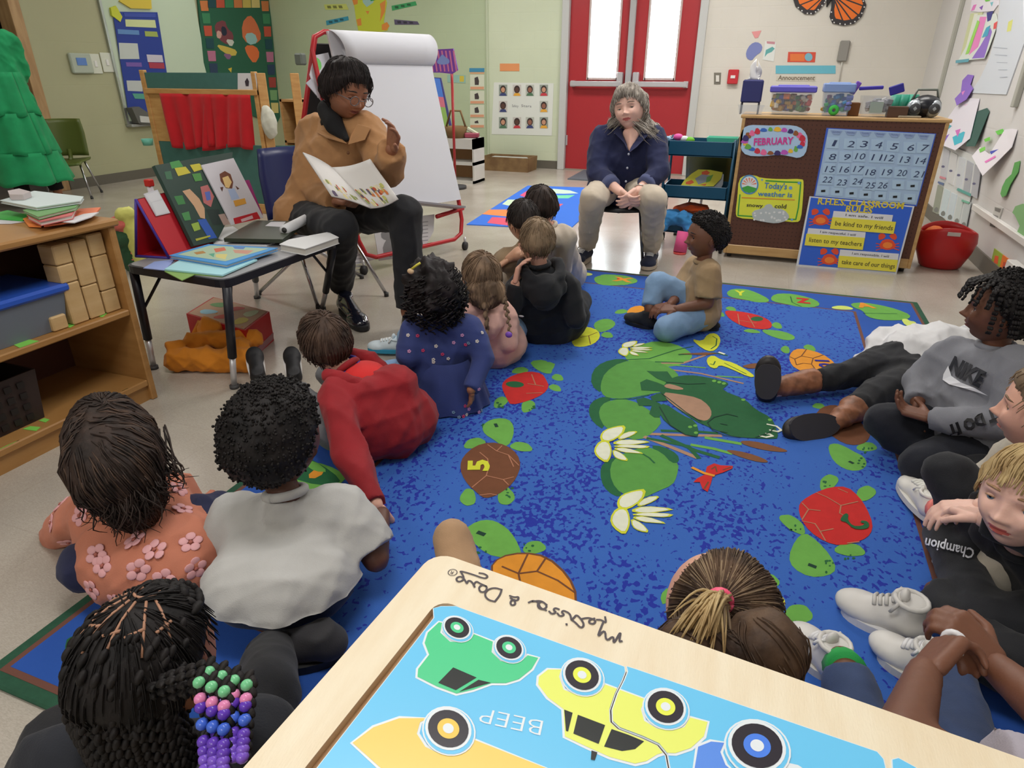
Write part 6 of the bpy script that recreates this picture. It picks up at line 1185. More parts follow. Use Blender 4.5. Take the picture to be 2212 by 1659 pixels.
cutB=[(x+2.6,y-1.2)for x,y in cutA]
I=[BPL.px(953,1309),None]
left_edge=[(953,1309),(930,1316),(905,1345),(690,1660),(560,1850)]
def lpx(a,b_):return tuple(px_of(bp(a,b_))[:2])
def loc(x,y):q=BPL.px(x,y)-C0;return q@e1,q@e2
cutA=cutA[:-1];cutB=cutB[:-1];aC=loc(1445,1670)[0];aR=loc(1915,1660)[0];BM=.235;aE=BL-.032;bE=BWd-.032
pcA=[(953,1309),(985,1309)]+[(1340,1436)]+cutA+[lpx(aC,BM),lpx(ia,BM),lpx(ia,ib+.012),(935,1314)]
pcB=cutB[::-1]+[(1372,1444),(1560,1508),(1740,1570),(1895,1623),(1910,1640),(1915,1660),lpx(aR,BM),lpx(aC+.0008,BM)]
pcC=[(1925,1640),(1940,1636),lpx(aE-.004,ib),lpx(aE,ib+.006),lpx(aE,BM),lpx(aR+.0015,BM)]
def in_poly(p,poly):
 c=False;j=len(poly)-1
 for i in range(len(poly)):
  if(poly[i][1]>p[1])!=(poly[j][1]>p[1])and p[0]<(poly[j][0]-poly[i][0])*(p[1]-poly[i][1])/(poly[j][1]-poly[i][1]+1e-15)+poly[i][0]:c=not c
  j=i
 return c
from mathutils.geometry import delaunay_2d_cdt
def trimmed(uv,region):
 poly=[Vector(p)for p in uv];reg=[Vector(p)for p in region]
 r=delaunay_2d_cdt(poly+reg,[],[list(range(len(poly))),[len(poly)+i for i in range(len(reg))]],1,1e-7);vs,fs=r[0],r[2];keep=[]
 for f in fs:
  c=sum((vs[i]for i in f),Vector((0,0)))/len(f)
  if in_poly(c,uv)and in_poly(c,region):keep.append([tuple(vs[i])for i in f])
 return keep
def piece2(pts,prs):
 region=[PCS.uv(*p)for p in pts];P_=[PCS.px(*p)for p in pts];mb=MB()
 mb.prism([p-[0,0,.0066]for p in P_],(0,0,.0060),M_bd2);mb.prism([p-[0,0,.0006]for p in P_],(0,0,.0006),p_wh)
 ins=offset_poly(region,.0007);_pp(mb,PCS,ins,p_sky,.0003,px=False)
 for pp,m_,lay in prs:
  uv=pp[1]if isinstance(pp,tuple)else[PCS.uv(*p)for p in pp]
  for tri in trimmed(uv,ins if lay>0 else region):_pp(mb,PCS,tri,m_,.0003+.00016*lay,px=False)
 return mb
mA=piece2(pcA,green+yel+orange);put_text(mA,'BEEP',PCS,gx([(2190,1300)])[0],gx([(1720,1200)])[0],.0105,p_wh,.0006,bold=-.012)
build('puzzle_piece',mA,pz);build('puzzle_piece',piece2(pcB,yel+blue+[(f10([(380,1620),(470,1640),(560,1700),(360,1700)]),p_wh,1)]),pz);build('puzzle_piece',piece2(pcC,[]),pz)
build('puzzle_piece',piece2([lpx(ia,BM+.001),lpx(.2,BM+.001),lpx(.2,bE),lpx(ia+.006,bE),lpx(ia,bE-.006)],orange),pz);build('puzzle_piece',piece2([lpx(.201,BM+.001),lpx(aE,BM+.001),lpx(aE,bE-.006),lpx(aE-.006,bE),lpx(.201,bE)],[]),pz)
cbn=thing('low_cabinet',bp(.22,.17)*[1,1,0],'low wooden cabinet hidden under the vehicle puzzle','cabinet')
def cab(a0,b0,a1,b1,z0,z1,m):return[np.array([*bp(a,b_)[:2],z0])for a,b_ in((a0,b0),(a1,b0),(a1,b1),(a0,b1))],(0,0,z1-z0),m
for nm,a in(('top',(.015,.015,.45,.33,BZ-.032,BZ-.0122)),('side_panel',(.02,.02,.04,.325,0,BZ-.032)),('side_panel',(.425,.02,.445,.325,0,BZ-.032)),('back_panel',(.04,.02,.425,.03,.03,BZ-.032)),('shelf',(.04,.03,.425,.32,.38,.40)),('base_panel',(.04,.03,.425,.32,.03,.05))):
 P_,ex,m_=cab(*a,M_birch);build(nm,MB().prism(P_,ex,m_),cbn)
# ------------------------------------------------------------------ people
def K(x,y,Y):return PY(x,y,Y)
def VD(P,r,a,u=0.):
 """direction given as seen from the camera's side: r to the right, a away, u up"""
 h=nrm([P[0],P[1],0]);rt=np.array([h[1],-h[0],0]);return nrm(rt*r+h*a+np.array([0,0,u]))
LIP={}
def head_axes(fwd,up=(0,0,1),tilt=0.):
 f=nrm(fwd);up=nrm(np.array(up,float)-f*(np.array(up,float)@f));r=np.cross(f,up)
 if tilt:r,up=r*math.cos(tilt)+up*math.sin(tilt),up*math.cos(tilt)-r*math.sin(tilt)
 return r,f,up
def head_shape(nt,nphi,feat,fem=0.):
 th=np.linspace(0.001,PI-.001,nt);t=np.linspace(0,2*PI,nphi,endpoint=False);ph=t-.45*np.sin(t)if feat else t
 T,P=np.meshgrid(th,ph,indexing='ij');sx,sy,sz=np.sin(T)*np.sin(P),np.sin(T)*np.cos(P),np.cos(T)
 x,y,z=.37*sx,.45*sy,.5*sz
 q=np.clip((-z-.02)/.48,0,1);bk=np.clip(-sy*2,0,1)
 x*=1-.34*q**1.7;y=np.where(sy>0,y*(1-.06*q),y*(1-.5*q));x*=1+.05*np.clip(z*2,0,1)*bk
 sq=np.clip(sy,0,1);y=np.where(sy>0,y-.05*np.clip(sq-.82,0,1)/.18*np.clip(1-abs(z)*2,0,1),y)
 if feat:
  w=np.clip(sy*1.8,0,1);g=lambda x0,z0,a,b:np.exp(-((x-x0)/a)**2-((z-z0)/b)**2);g2=lambda x0,z0,a,b:g(x0,z0,a,b)+g(-x0,z0,a,b)
  d=.045*g(0,-.05,.045,.09)+.085*g(0,-.125,.05,.042)+.035*g2(.055,-.142,.032,.026)-.02*g(0,-.19,.06,.016)
  d+=-.045*g2(.155,.01,.075,.05)+.018*g2(.15,.095,.11,.03)+.03*g2(.2,-.15,.1,.09)
  d+=.032*g(0,-.232,.085,.018)+.036*g(0,-.288,.075,.02)-.03*g(0,-.259,.095,.008)+.03*g(0,-.42,.10,.06)-.015*g(0,-.34,.08,.022)
  y=y+d*w
 lip=(sy>.3)&((x/.112)**2+((z+.259-.9*x**2)/.046)**2<1)&feat
 return np.stack([x,y,z],-1),lip
def put_head(mb,c,ax,h,sk,lipm,feat=True,ears=True,open_eyes=True):
 r,f,up=ax;G,lip=head_shape(72 if feat else 30,96 if feat else 40,feat);A,B,_=G.shape
 M=np.stack([r,f,up]);V=G.reshape(-1,3)@M*h+c;k0=mb.n;F1=[];F2=[]
 for i in range(A-1):
  for j in range(B):
   q=(i*B+j,(i+1)*B+j,(i+1)*B+(j+1)%B,i*B+(j+1)%B);(F2 if feat and lip[i,j]and lip[i+1,(j+1)%B]else F1).append(q[::-1])
 mb.raw(V,F1,sk,True)
 if F2:
  k=mb.mid(lipm)
  for q in F2:mb.f.append([x+k0 for x in q]);mb.mi.append(k);mb.sm.append(True)
 if ears:
  for s in(-1,1):
   e=c+h*(s*.365*r-.03*f-.06*up);Re=np.stack([r*s,f,up],1)@rotz(-.35 if True else 0)@rotx(.15)
   mb.ell(e,(h*.026,h*.062,h*.10),sk,R=Re,n=14,k=10);mb.lathe(e+r*s*h*.012,[(h*.045,0),(h*.062,h*.014),(h*.066,h*.004)],sk,16,axis=tuple(nrm(r*s-.35*f)),sx=1.35,sy=.85)
 return G,lip
def surf(G,x,z):
 fr_=G[...,1]>0;d=(G[...,0]-x)**2+(G[...,2]-z)**2+np.where(fr_,0,9);i=np.unravel_index(np.argmin(d),d.shape);return G[i][1]
def put_eyes(root,G,c,ax,h,iris,browm,sk,gaze=(0,1,0),closed=.0,body=None):
 r,f,up=ax
 for s in(-1,1):
  y=surf(G,s*.155,.01);rad=.066;ec=c+h*(s*.155*r+(y-.046)*f+.01*up);mb=MB();gz=nrm(gaze[0]*r+gaze[1]*f+gaze[2]*up)
  u,w,d=basis(gz);V=[];n=20;rings=[0,6,12,15,22,30,45,65,90,130,180]
  for a in rings:
   a=math.radians(max(a,.5));
   for j in range(n):t=2*PI*j/n;V.append(ec+h*rad*(math.sin(a)*(math.cos(t)*u+math.sin(t)*w)+math.cos(a)*d))
  for i in range(len(rings)-1):
   mm=flat(16,14,16,.1)if rings[i+1]<=12 else(flat(*iris,.15)if rings[i+1]<=30 else flat(218,210,206,.25))
   mb.raw(V,[(i*n+j,i*n+(j+1)%n,(i+1)*n+(j+1)%n,(i+1)*n+j)for j in range(n)],mm,True)
  build('eye',mb,root)
  lid=MB()
  for e0,e1 in((12-closed*40,95),(-95,-24)):
   GG=[[ec+h*(rad+.006)*(math.cos(math.radians(e))*(math.sin(math.radians(a))*r+math.cos(math.radians(a))*f)+math.sin(math.radians(e+(-10*abs(a)/70 if e0>-90 else 8*abs(a)/70)))*up)for a in range(-75,76,15)]for e in np.linspace(e0,e1,7)]
   lid.grid(GG,sk)
  e0=12-closed*40;lid.tube([ec+h*(rad+.008)*(math.cos(math.radians(e0))*(math.sin(math.radians(a))*r+math.cos(math.radians(a))*f)+math.sin(math.radians(e0-10*abs(a)/70))*up)for a in range(-65,66,13)],h*.006,browm,6)
  build('eyelid',lid,root)
  pts=[]
  for t in np.linspace(0,1,8):
   x=s*(.075+.17*t);z=.095+.035*math.sin(PI*(.25+.6*t));pts.append(c+h*(x*r+(surf(G,x,z)+.004)*f+z*up))
  build('eyebrow',MB().tube(pts,[h*.007,h*.012,h*.013,h*.013,h*.012,h*.010,h*.008,h*.003],browm,6),root)
def hair_cap(root,c,ax,h,m,thick=.05,front=32,temple=12,ear=-8,behind=-38,nape=-42,noise=.0,nfreq=9,seed=0,strands=0,slen=.2,name='hair',puff=(1,1,1),smr=.0020,side=0.,afro=0):
 """closed hair shell over the skull, thick above the hairline and sunk into the head below it, plus strands along the flow"""
 r,f,up=ax;G,_=head_shape(40,56,False);A,B,_=G.shape;az=np.abs((np.linspace(0,360,B,endpoint=False)+180)%360-180)
 el_line=np.interp(az,[0,40,62,88,110,180],[front,front-4,temple,ear,behind,nape]);el=90-np.degrees(np.linspace(.001,PI-.001,A))
 mm=np.clip((el[:,None]-el_line[None,:])/14,-1,1);mm=np.where(mm>0,mm**.6,mm*1.2)
 N_=G/np.array([.37**2,.45**2,.5**2]);N_/=np.linalg.norm(N_,axis=2,keepdims=True)
 tk=thick*mm;
 V=G.reshape(-1,3);nz=fold_noise(V,seed,nfreq).reshape(A,B)if noise else 0
 D=N_*((tk+noise*nz*np.clip(mm,0,1))[...,None])*np.array(puff);Gs=G+D-np.where(mm<0,.04,0)[...,None]*N_
 M=np.stack([r,f,up]);W_=Gs.reshape(-1,3)@M*h+c;mb=MB()
 mb.grid(W_.reshape(A,B,3),m,closed=True);cap=build(name,mb,root);rs_=np.random.RandomState(seed)
 ok=(mm>.25).reshape(-1);NW=(N_.reshape(-1,3))@M
 if strands:comb(root,W_[ok],NW[ok],lambda p:(p-(c+h*(.5*up-.16*f+.05*side*r))),strands,slen*h,m,smr,seed)
 if afro:
  mb=MB();I_=np.where(ok)[0]
  for i in rs_.choice(I_,afro):q=W_[i]+rs_.normal(size=3)*.0022;mb.ell(q,rs_.uniform(.0026,.0040),m,n=5,k=3)
  tag(build('hair_curls',mb,root),kind='stuff')
 return cap,Gs,M
from mathutils.kdtree import KDTree
def comb(root,V,Nn,flow,n,L_,m,r,seed=0,lift=.0018,name='hair_strands',steps=7,ms=None):
 """fine strands that run over a hair surface along a flow direction"""
 kd=KDTree(len(V));[kd.insert(Vector(v),i)for i,v in enumerate(V)];kd.balance();rs_=np.random.RandomState(seed+50);mb=MB()
 for _ in range(n):
  i=rs_.randint(len(V));p=V[i]+Nn[i]*lift*rs_.uniform(.3,1.6);pts=[p];LL=L_*rs_.uniform(.6,1.2);lf=lift*rs_.uniform(.3,1.8)
  for k in range(steps):
   fd=np.asarray(flow(p),float);nn=Nn[i];t=nrm(fd-nn*(fd@nn));p2=p+t*LL/steps;co_,i,dd=kd.find(Vector(p2));nn=Nn[i]
   if dd>.03:break
   p=p2-nn*((p2-V[i])@nn)+nn*lf;pts.append(p)
  if len(pts)>2:mb.tube(pts,[r*(.5 if k==0 else 1-.7*k/len(pts))for k in range(len(pts))],m if ms is None else ms[rs_.randint(len(ms))],4)
 return tag(build(name,mb,root),kind='stuff')
def hair_volume(root,prims,m,flow,n,L_,vox=.008,folds=.006,seed=1,r=.0022,ff=60,ms=None):
 V,Fs=union(prims,vox,3,folds,seed,ff);o=build('hair_volume',MB().raw(V,Fs,m,True),root);Nn=np.array([v.normal[:]for v in o.data.vertices])
 if n:comb(root,V,Nn,flow,n,L_,m,r,seed,ms=ms)
 return o
def strands(root,starts,ends,m,n,r=.003,spread=.01,bulge=.03,seed=0,name='hair_strands',out=None,wave=0.):
 rs_=np.random.RandomState(seed);mb=MB()
 for _ in range(n):
  t=rs_.uniform(0,1);i=t*(len(starts)-1);a=int(min(i,len(starts)-2));s_=starts[a]*(1-(i-a))+starts[a+1]*(i-a);i2=t*(len(ends)-1);b_=int(min(i2,len(ends)-2));e_=ends[b_]*(1-(i2-b_))+ends[b_+1]*(i2-b_)
  s_=s_+rs_.normal(size=3)*spread;e_=e_+rs_.normal(size=3)*spread*1.8;o=np.zeros(3)if out is None else np.array(out);pts=[];ph=rs_.uniform(0,6)
  for k in range(8):u=k/7;pts.append(s_*(1-u)+e_*u+o*bulge*math.sin(PI*u)+np.array([math.sin(u*9+ph),math.cos(u*8+ph),0])*wave*u)
  mb.tube(pts,[r*(1-.75*(k/7)**2)for k in range(8)],m,4)
 return tag(build(name,mb,root),kind='stuff')
def braid(mb,pts,r,m,n=None):
 """plaited rope: two rows of overlapping lobes"""
 pts=[np.array(p,float)for p in pts];seg=np.cumsum([0]+[np.linalg.norm(b-a)for a,b in zip(pts[:-1],pts[1:])]);L_=seg[-1];n=n or max(4,int(L_/(r*1.3)))
 for k in range(n):
  s=(k+.5)/n*L_;i=int(np.searchsorted(seg,s)-1);i=min(max(i,0),len(pts)-2);t=(s-seg[i])/(seg[i+1]-seg[i]+1e-9);p=pts[i]*(1-t)+pts[i+1]*t;d=nrm(pts[i+1]-pts[i]);u,w,_=basis(d)
  rr=r*(1-.35*k/n);sgn=1 if k%2 else-1;R=np.stack([u,w,d],1)@roty(sgn*.5);mb.ell(p+u*rr*.38*sgn,(rr*.75,rr*.8,rr*1.35),m,R=R,n=8,k=6)
def hand_prims(w,d,n,side,s,curl=.5,spread=1.,thumb=.8):
 d=nrm(d);n=nrm(np.array(n,float)-d*(np.array(n,float)@d));l=np.cross(d,n)*side;P=[]
 for k in range(4):
  b0=w+d*.06*s+l*(1.5-k)*.075*s;b1=w+d*(.50-.02*abs(k-1))*s+l*(1.5-k)*.118*s*spread;P.append(('c',b0,b1,.085*s,.072*s))
  L=(.40,.46,.43,.33)[k]*s;q=b1;a=.15;rr=.056*s*(.9 if k==3 else 1)
  for j,fr_ in enumerate((.44,.31,.25)):
   a+=curl*(.9,1.0,.7)[j];dd=d*math.cos(a)+n*math.sin(a)+l*(1.5-k)*.05*spread;q2=q+nrm(dd)*L*fr_;P.append(('c',q,q2,rr,rr*.9));q=q2;rr*=.9
 t0=w+d*.12*s+l*.14*s+n*.02*s;t1=t0+nrm(d*.62+l*thumb+n*.25)*.24*s;t2=t1+nrm(d*.85+l*thumb*.3+n*.45)*.19*s;P+=[('c',w+d*.1*s,t0,.08*s,.075*s),('c',t0,t1,.075*s,.06*s),('c',t1,t2,.058*s,.048*s)]
 return P
def shoe(root,heel,toe,m,sole,k=1.,up=(0,0,1),laces=None,name='shoe',high=0.):
 heel=np.array(heel,float);toe=np.array(toe,float);d=nrm(toe-heel);up=nrm(np.array(up,float)-d*(np.array(up,float)@d));l=np.cross(d,up);L_=np.linalg.norm(toe-heel);w=.036*k;R=np.stack([d,l,up],1)
 at=lambda a,b_,c_:heel+d*a*L_+l*b_*w+up*c_*w
 P=[('e',at(.13,0,.80),(w*.92,w*.84,w*.80),R),('e',at(.76,.05,.55),(w*1.35,w*.98,w*.62),R),('e',at(.88,.05,.45),(w*.75,w*.80,w*.48),R),('c',at(.15,0,.95),at(.66,.03,.60),w*.82,w*.74),('c',at(.17,0,1.0),at(.21,0,1.62+high*.8),w*.78,w*.70,'b'),('c',at(.30,0,1.25+high*.3),at(.62,0,.85),w*.52,w*.50)]
 V,Fs=union(P,.0055*k,2);q=(V-heel)@up;V=V-np.outer(np.minimum(q-w*.12,0),up);sh_=build(name,MB().raw(V,Fs,m,True),root)
 la,lb,lh=(V-heel)@d/L_,(V-heel)@l/w,(V-heel)@up/w
 def top(a,b_):return at(a,b_,(lh-4*((la-a)**2*16+(lb-b_)**2)).max()+.06)
 mb=MB();out=[]
 for i in range(24):
  t=2*PI*i/24;a=.5-.55*math.cos(t);wd=(.84+.20*a)*(abs(math.sin(t))**.75)*(1 if math.sin(t)>0 else-1);out.append(at(a,wd,0))
 mb.prism(out,up*w*.40,sole);build('sole',mb,sh_)
 if laces:
  mb=MB()
  for i in range(5):a=.34+.075*i;mb.tube([top(a,-.42),top(a+.02,-.15),top(a+.035,.15),top(a+.01,.42)],.0034*k,laces,6)
  mb.tube([top(.33,0),top(.36,-.4)+l*w*-.35,top(.42,-.7)],.003*k,laces,5);mb.tube([top(.33,0),top(.38,.4)+l*w*.3,top(.44,.7)],.003*k,laces,5);build('laces',mb,sh_)
  mb=MB();mb.tube([at(.21,0,1.60+high*.8)+w*.68*(math.cos(t)*d+math.sin(t)*l)for t in np.linspace(0,2*PI,17)],w*.12,m,8);mb.ell(top(.34,0)-d*w*.1+up*w*.1,(w*.22,w*.36,w*.34),m,R=R,n=12,k=8);build('tongue',mb,sh_)
 return sh_
def limb(P,a,b_,r0,r1,fl_=''):P.append(('c',a,b_,r0,r1,fl_))
def person(label,J,k,skm,shirt=None,trousers=None,hh=.19,fwd=(0,1,0),up=(0,0,1),tilt=0.,feat=False,iris=(60,40,30),browm=None,lips=(170,100,90),gaze=(0,1,0),hands=(),sleeve=1.,shirt_name='shirt',seed=1,folds=.009,tr_len=.93,hem=.0,tk=.0,closed=0.,origin=None,collar=None,hemz=None,vox=.010,group=None,bulk=1.,ears=True,shoulder=1.,hip=1.):
 """J: dict of joints. One continuous body surface, clothes as shells round it."""
 root=thing('person',origin if origin is not None else J['pelvis']*[1,1,0],label,'person',group);ax=head_axes(fwd,up,tilt);c=J['head'];B=[]
 pel,nk=J['pelvis'],J['neck'];ch=J.get('chest',pel*.38+nk*.62)
 limb(B,nk,c-ax[2]*hh*.30-ax[1]*hh*.05,.030*k,.031*k)
 limb(B,J['shL'],J['shR'],.029*k,.029*k);limb(B,(J['shL']*.6+nk*.4)*.84+ch*.16,ch,.032*k,.050*k);limb(B,(J['shR']*.6+nk*.4)*.84+ch*.16,ch,.032*k,.050*k);limb(B,ch,pel,.058*k,.062*k);limb(B,J['hipL']*.8+pel*.2,J['hipR']*.8+pel*.2,.055*k,.055*k)
 for s in 'LR':
  limb(B,J['sh'+s],J['el'+s],.031*k,.026*k);limb(B,J['el'+s],J['wr'+s],.027*k,.0185*k)
  if 'kn'+s in J:limb(B,J['hip'+s],J['kn'+s],.052*k,.039*k);limb(B,J['kn'+s],J['an'+s],.040*k,.026*k)
 V,Fs=union(B,vox*.8*max(1,k*.8),3);mb=MB().raw(V,Fs,skm,True)
 for s,d,n,cu,sp in hands:
  sd=1 if s=='L' else-1;V,Fs=union(hand_prims(J['wr'+s],d,n,sd,.118*k,cu,sp),.0033*k,2);mb.raw(V,Fs,skm,True)
 lipm=mat('lip_%d_%d_%d'%lips,lips,.4);G,_=put_head(mb,c,ax,hh,skm,lipm,feat,ears);build('body',mb,root)
 if feat:put_eyes(root,G,c,ax,hh,iris,browm or flat(40,30,26),skm,gaze,closed)
 if shirt:
  S=[];e=.011*k+tk;lo=pel+(ch-pel)*(-hem);bw=bulk
  for s in 'LR':
   o='R' if s=='L' else 'L';sp=J['sh'+s]*.82+nk*.18;hp=J['hip'+s]*.8+pel*.2-(ch-pel)*hem;limb(S,sp,ch*.5+(J['sh'+s]*.35+J['hip'+s]*.15),.043*k+e,.058*k*bw+e);limb(S,ch*.5+(J['sh'+s]*.35+J['hip'+s]*.15),hp,.058*k*bw+e,.066*k*bw+e)
   el,wr,sh_=J['el'+s],J['wr'+s],J['sh'+s]
   if sleeve>=.5:limb(S,sh_,el,.040*k*shoulder+e,.032*k+e);cf=el+(wr-el)*min(1,(sleeve-.5)*2);limb(S,el,cf,.032*k+e,.022*k+e,'b')
   else:limb(S,sh_,sh_+(el-sh_)*sleeve*2,.042*k*shoulder+e,.046*k+e,'b')
  limb(S,J['shL'],J['shR'],.034*k+e,.034*k+e)
  limb(S,nk*.8+ch*.2,nk+nrm(c-nk)*.006*k,.050*k,.037*k,'b')
  for s in 'LR':limb(S,(J['sh'+s]*.6+nk*.4)*.88+ch*.12,ch,.038*k+e,.054*k*bw+e)
  limb(S,ch,lo,.066*k*bw+e,.074*k*bw+e);limb(S,J['hipL'],J['hipR'],.068*k*bw+e,.068*k*bw+e)if hem>=0 else None
  V,Fs=union(S,vox*.9,3,folds,seed,26/max(1,k*.75));
  if hemz is not None:Fs=[f for f in Fs if max(V[i][2]for i in f)>hemz];V[:,2]=np.maximum(V[:,2],hemz)
  build(shirt_name,MB().raw(V,Fs,shirt,True),root)
  cm=collar or shirt;nd=nrm(c-nk);u,w,_=basis(nd);build('neckband',MB().tube([nk+nd*.008*k+.036*k*(math.cos(a)*u+math.sin(a)*w)for a in np.linspace(0,2*PI,19)],.009*k,cm,8),root)
 if trousers and 'knL' in J:
  T=[];e=.010*k
  for s in 'LR':
   limb(T,J['hip'+s],J['kn'+s],.060*k*hip+e,.045*k+e);limb(T,J['kn'+s],J['kn'+s]+(J['an'+s]-J['kn'+s])*tr_len,.044*k+e,.032*k+e,'b')
  limb(T,J['hipL'],J['hipR'],.064*k*hip+e,.064*k*hip+e);limb(T,pel,pel+(ch-pel)*.3,.068*k+e,.066*k+e)
  V,Fs=union(T,vox,3,folds*.8,seed+9,30/max(1,k*.75));V[:,2]=np.maximum(V[:,2],.014 if J['pelvis'][2]<.25 else.0);build('trousers',MB().raw(V,Fs,trousers,True),root)
 return root,ax
def seated(base,face,head,k=1.,neck=None,width=.115,knees=.20,legs='cross',arms=None,lean=0.):
 """child sitting on the floor, legs crossed, arms towards the lap"""
 f=nrm([face[0],face[1],0]);l=np.array([-f[1],f[0],0]);p=np.array([base[0],base[1],.082*k+.014])+f*0
 J={'pelvis':p,'head':np.array(head,float)};nk=np.array(neck,float)if neck is not None else J['head']-np.array([0,0,.125*k])-f*.02*k;J['neck']=nk
 for s,sg in(('L',1),('R',-1)):
  J['sh'+s]=nk+l*sg*width*k-np.array([0,0,.030*k]);J['hip'+s]=p+l*sg*.062*k+f*.01*k
  J['kn'+s]=p+f*knees*k+l*sg*.20*k+[0,0,.0];J['kn'+s][2]=.085*k;J['an'+s]=p+f*(knees+.05)*k-l*sg*.055*k;J['an'+s][2]=.055*k;J['to'+s]=J['an'+s]-l*sg*.10*k+f*.03*k;J['to'+s][2]=.045*k
  J['el'+s]=J['sh'+s]+l*sg*.045*k+f*.05*k-np.array([0,0,.15*k]);J['wr'+s]=p+f*.19*k+l*sg*.07*k+np.array([0,0,.07*k])
 return J
def rest_shoes(root,J,k,m,sole,laces=None):
 for s in 'LR':
  d=nrm((J['to'+s]-J['an'+s])*[1,1,0]);h_=J['an'+s]-d*.03*k;h_=np.array([h_[0],h_[1],max(.016,J['an'+s][2]-.04*k)]);shoe(root,h_,h_+d*.155*k,m,sole,k,laces=laces)
def hairmat(n,c1,c2):return mat('hair_'+n,c1,.62,rgb2=c2,vscale=26,stretch=(1,1,.4),bump=.5,bscale=160,spec=.3)
h_black=hairmat('black',(16,14,15),(34,30,30));h_dark=hairmat('dark_brown',(34,26,23),(62,48,42));h_brown=hairmat('brown',(66,50,40),(104,80,62));h_lt=hairmat('light_brown',(112,94,74),(150,128,102));h_blond=hairmat('blond',(160,132,90),(204,180,132));h_grey=hairmat('grey',(118,110,102),(176,168,158));h_mid=hairmat('mid_brown',(54,42,36),(88,68,56));h_face=flat(40,28,24)
s_dark=skin('dark',(118,76,56));s_deep=skin('deep',(98,62,48));s_med=skin('medium',(160,106,76));s_light=skin('light',(224,172,150));s_pale=skin('pale',(232,188,172));s_tan=skin('tan',(196,150,122));s_read=skin('warm_brown',(158,106,80))
blackc=cloth('cloth_black',(22,24,30),var=.15);sole_w=flat(214,212,206);sole_b=flat(26,26,28)
Z3=np.array([0,0,1.])
# --- the person reading aloud
J={'pelvis':np.array([-2.17,2.9,.455]),'head':K(748,196,2.80),'neck':K(722,262,2.86)}
J['chest']=K(730,330,2.86);J['shL']=K(797,288,2.84);J['shR']=K(676,292,2.92);J['hipL']=np.array([-2.05,2.93,.455]);J['hipR']=np.array([-2.19,2.78,.455])
J['elL']=K(838,372,2.72);J['wrL']=K(846,322,2.60);J['elR']=K(664,398,2.84);J['wrR']=K(728,436,2.62)
J['knL']=K(876,462,2.62);J['anL']=np.array([-1.50,2.60,.09]);J['toL']=J['anL']+[.1,-.1,-.05];a0=PZ(738,668);J['anR']=np.array([a0[0]-.02,a0[1]+.05,.10]);J['toR']=PZ(775,712)+[0,0,.03];J['knR']=K(738,492,2.52)
fw=VD(J['head'],.52,-.72,-.34)
jk=cloth('jacket_corduroy',(176,130,86),var=.08)
rd,ax=person('person in a tan jacket and black turtleneck reading a picture book aloud, hand raised',J,1.5,s_read,jk,blackc,hh=.235,fwd=fw,tilt=.10,feat=True,browm=flat(40,34,32),lips=(128,70,66),gaze=(.1,.9,-.5),closed=.5,hands=[('L',K(853,272,2.56)-J['wrL'],VD(J['wrL'],-.9,-.5),.35,1.1),('R',K(775,446,2.58)-J['wrR'],np.array([0,.3,1.]),.55,1.)],shirt_name='jacket',seed=4,folds=.014,hem=.12,tk=.014,vox=.012,bulk=1.12,tr_len=.95)
hair_cap(rd,J['head'],ax,.235,hairmat('reader',(24,20,21),(46,38,38)),thick=.13,front=34,temple=4,ear=-14,behind=-34,nape=-38,noise=.05,seed=3,strands=520,slen=.4,puff=(1,1,.95))
tn=MB();tn.tube([J['neck']-Z3*.03,J['neck']+(J['head']-J['neck'])*.20,J['neck']+(J['head']-J['neck'])*.42],[.072,.066,.058],mat('turtleneck',(20,20,24),.9,bump=.4,bscale=200),20);V,Fs=union([('c',K(708,238,2.82),K(722,270,2.76),.050,.046),('c',K(722,270,2.76),K(748,300,2.71),.046,.016)],.008,3);tn.raw(V,Fs,MATS['turtleneck'],True);build('turtleneck',tn,rd)
cl_=MB();nk=J['neck']
for s,pts in((1,[K(772,268,2.76),K(800,276,2.74),K(788,302,2.70),K(752,312,2.68),K(758,292,2.71)]),(-1,[K(690,250,2.84),K(684,285,2.78),K(705,298,2.72),K(748,310,2.68),K(712,276,2.74)])):cl_.prism(pts,nrm(VD(nk,.2,1))*.010,jk)
build('collar',cl_,rd)
bt=MB();[bt.ell(K(x,y,2.69),(.008,.005,.008),flat(110,70,40),n=10,k=6)for x,y in((752,330),(750,365),(742,400))];build('button',bt,rd)
gl=MB();r_,f_,u_=ax;H_=.235;gc=J['head']
for s in(-1,1):gl.tube([gc+H_*((s*.17+.10*math.cos(a))*r_+.50*f_+(-.01+.085*math.sin(a))*u_)for a in np.linspace(0,2*PI,21)],.0022,mat('glasses_wire',(120,116,120),.3,metal=.6),6);gl.tube([gc+H_*(s*.27*r_+.48*f_),gc+H_*(s*.40*r_+.1*f_)],.002,mat('glasses_wire',(120,116,120)),6)
gl.tube([gc+H_*(-.07*r_+.50*f_),gc+H_*(.07*r_+.50*f_)],.002,mat('glasses_wire',(120,116,120)),6);tag(build('glasses',gl,origin=gc),'thin wire glasses worn by the person reading aloud','glasses')
shoe_l=mat('shoe_patent',(24,26,38),.12,coat=.8)
g0=PZ(742,668);g1=PZ(786,716);shoe(rd,[g0[0],g0[1],.006],[g1[0],g1[1],.006],shoe_l,sole_b,1.5,high=.3);shoe(rd,J['anL']*[1,1,0]+[0,0,.006],J['anL']*[1,1,0]+np.array([.14,-.18,.006]),shoe_l,sole_b,1.5)
bk_=thing('open_storybook',K(765,440,2.6),'open picture book with white pages and a strip of pictures held by the person reading','book')
sp0,sp1=K(716,362,2.62),K(802,450,2.50);Lc,Ld=K(654,330,2.56),K(716,424,2.46);Ra,Rb_=K(800,344,2.62),K(860,430,2.50)
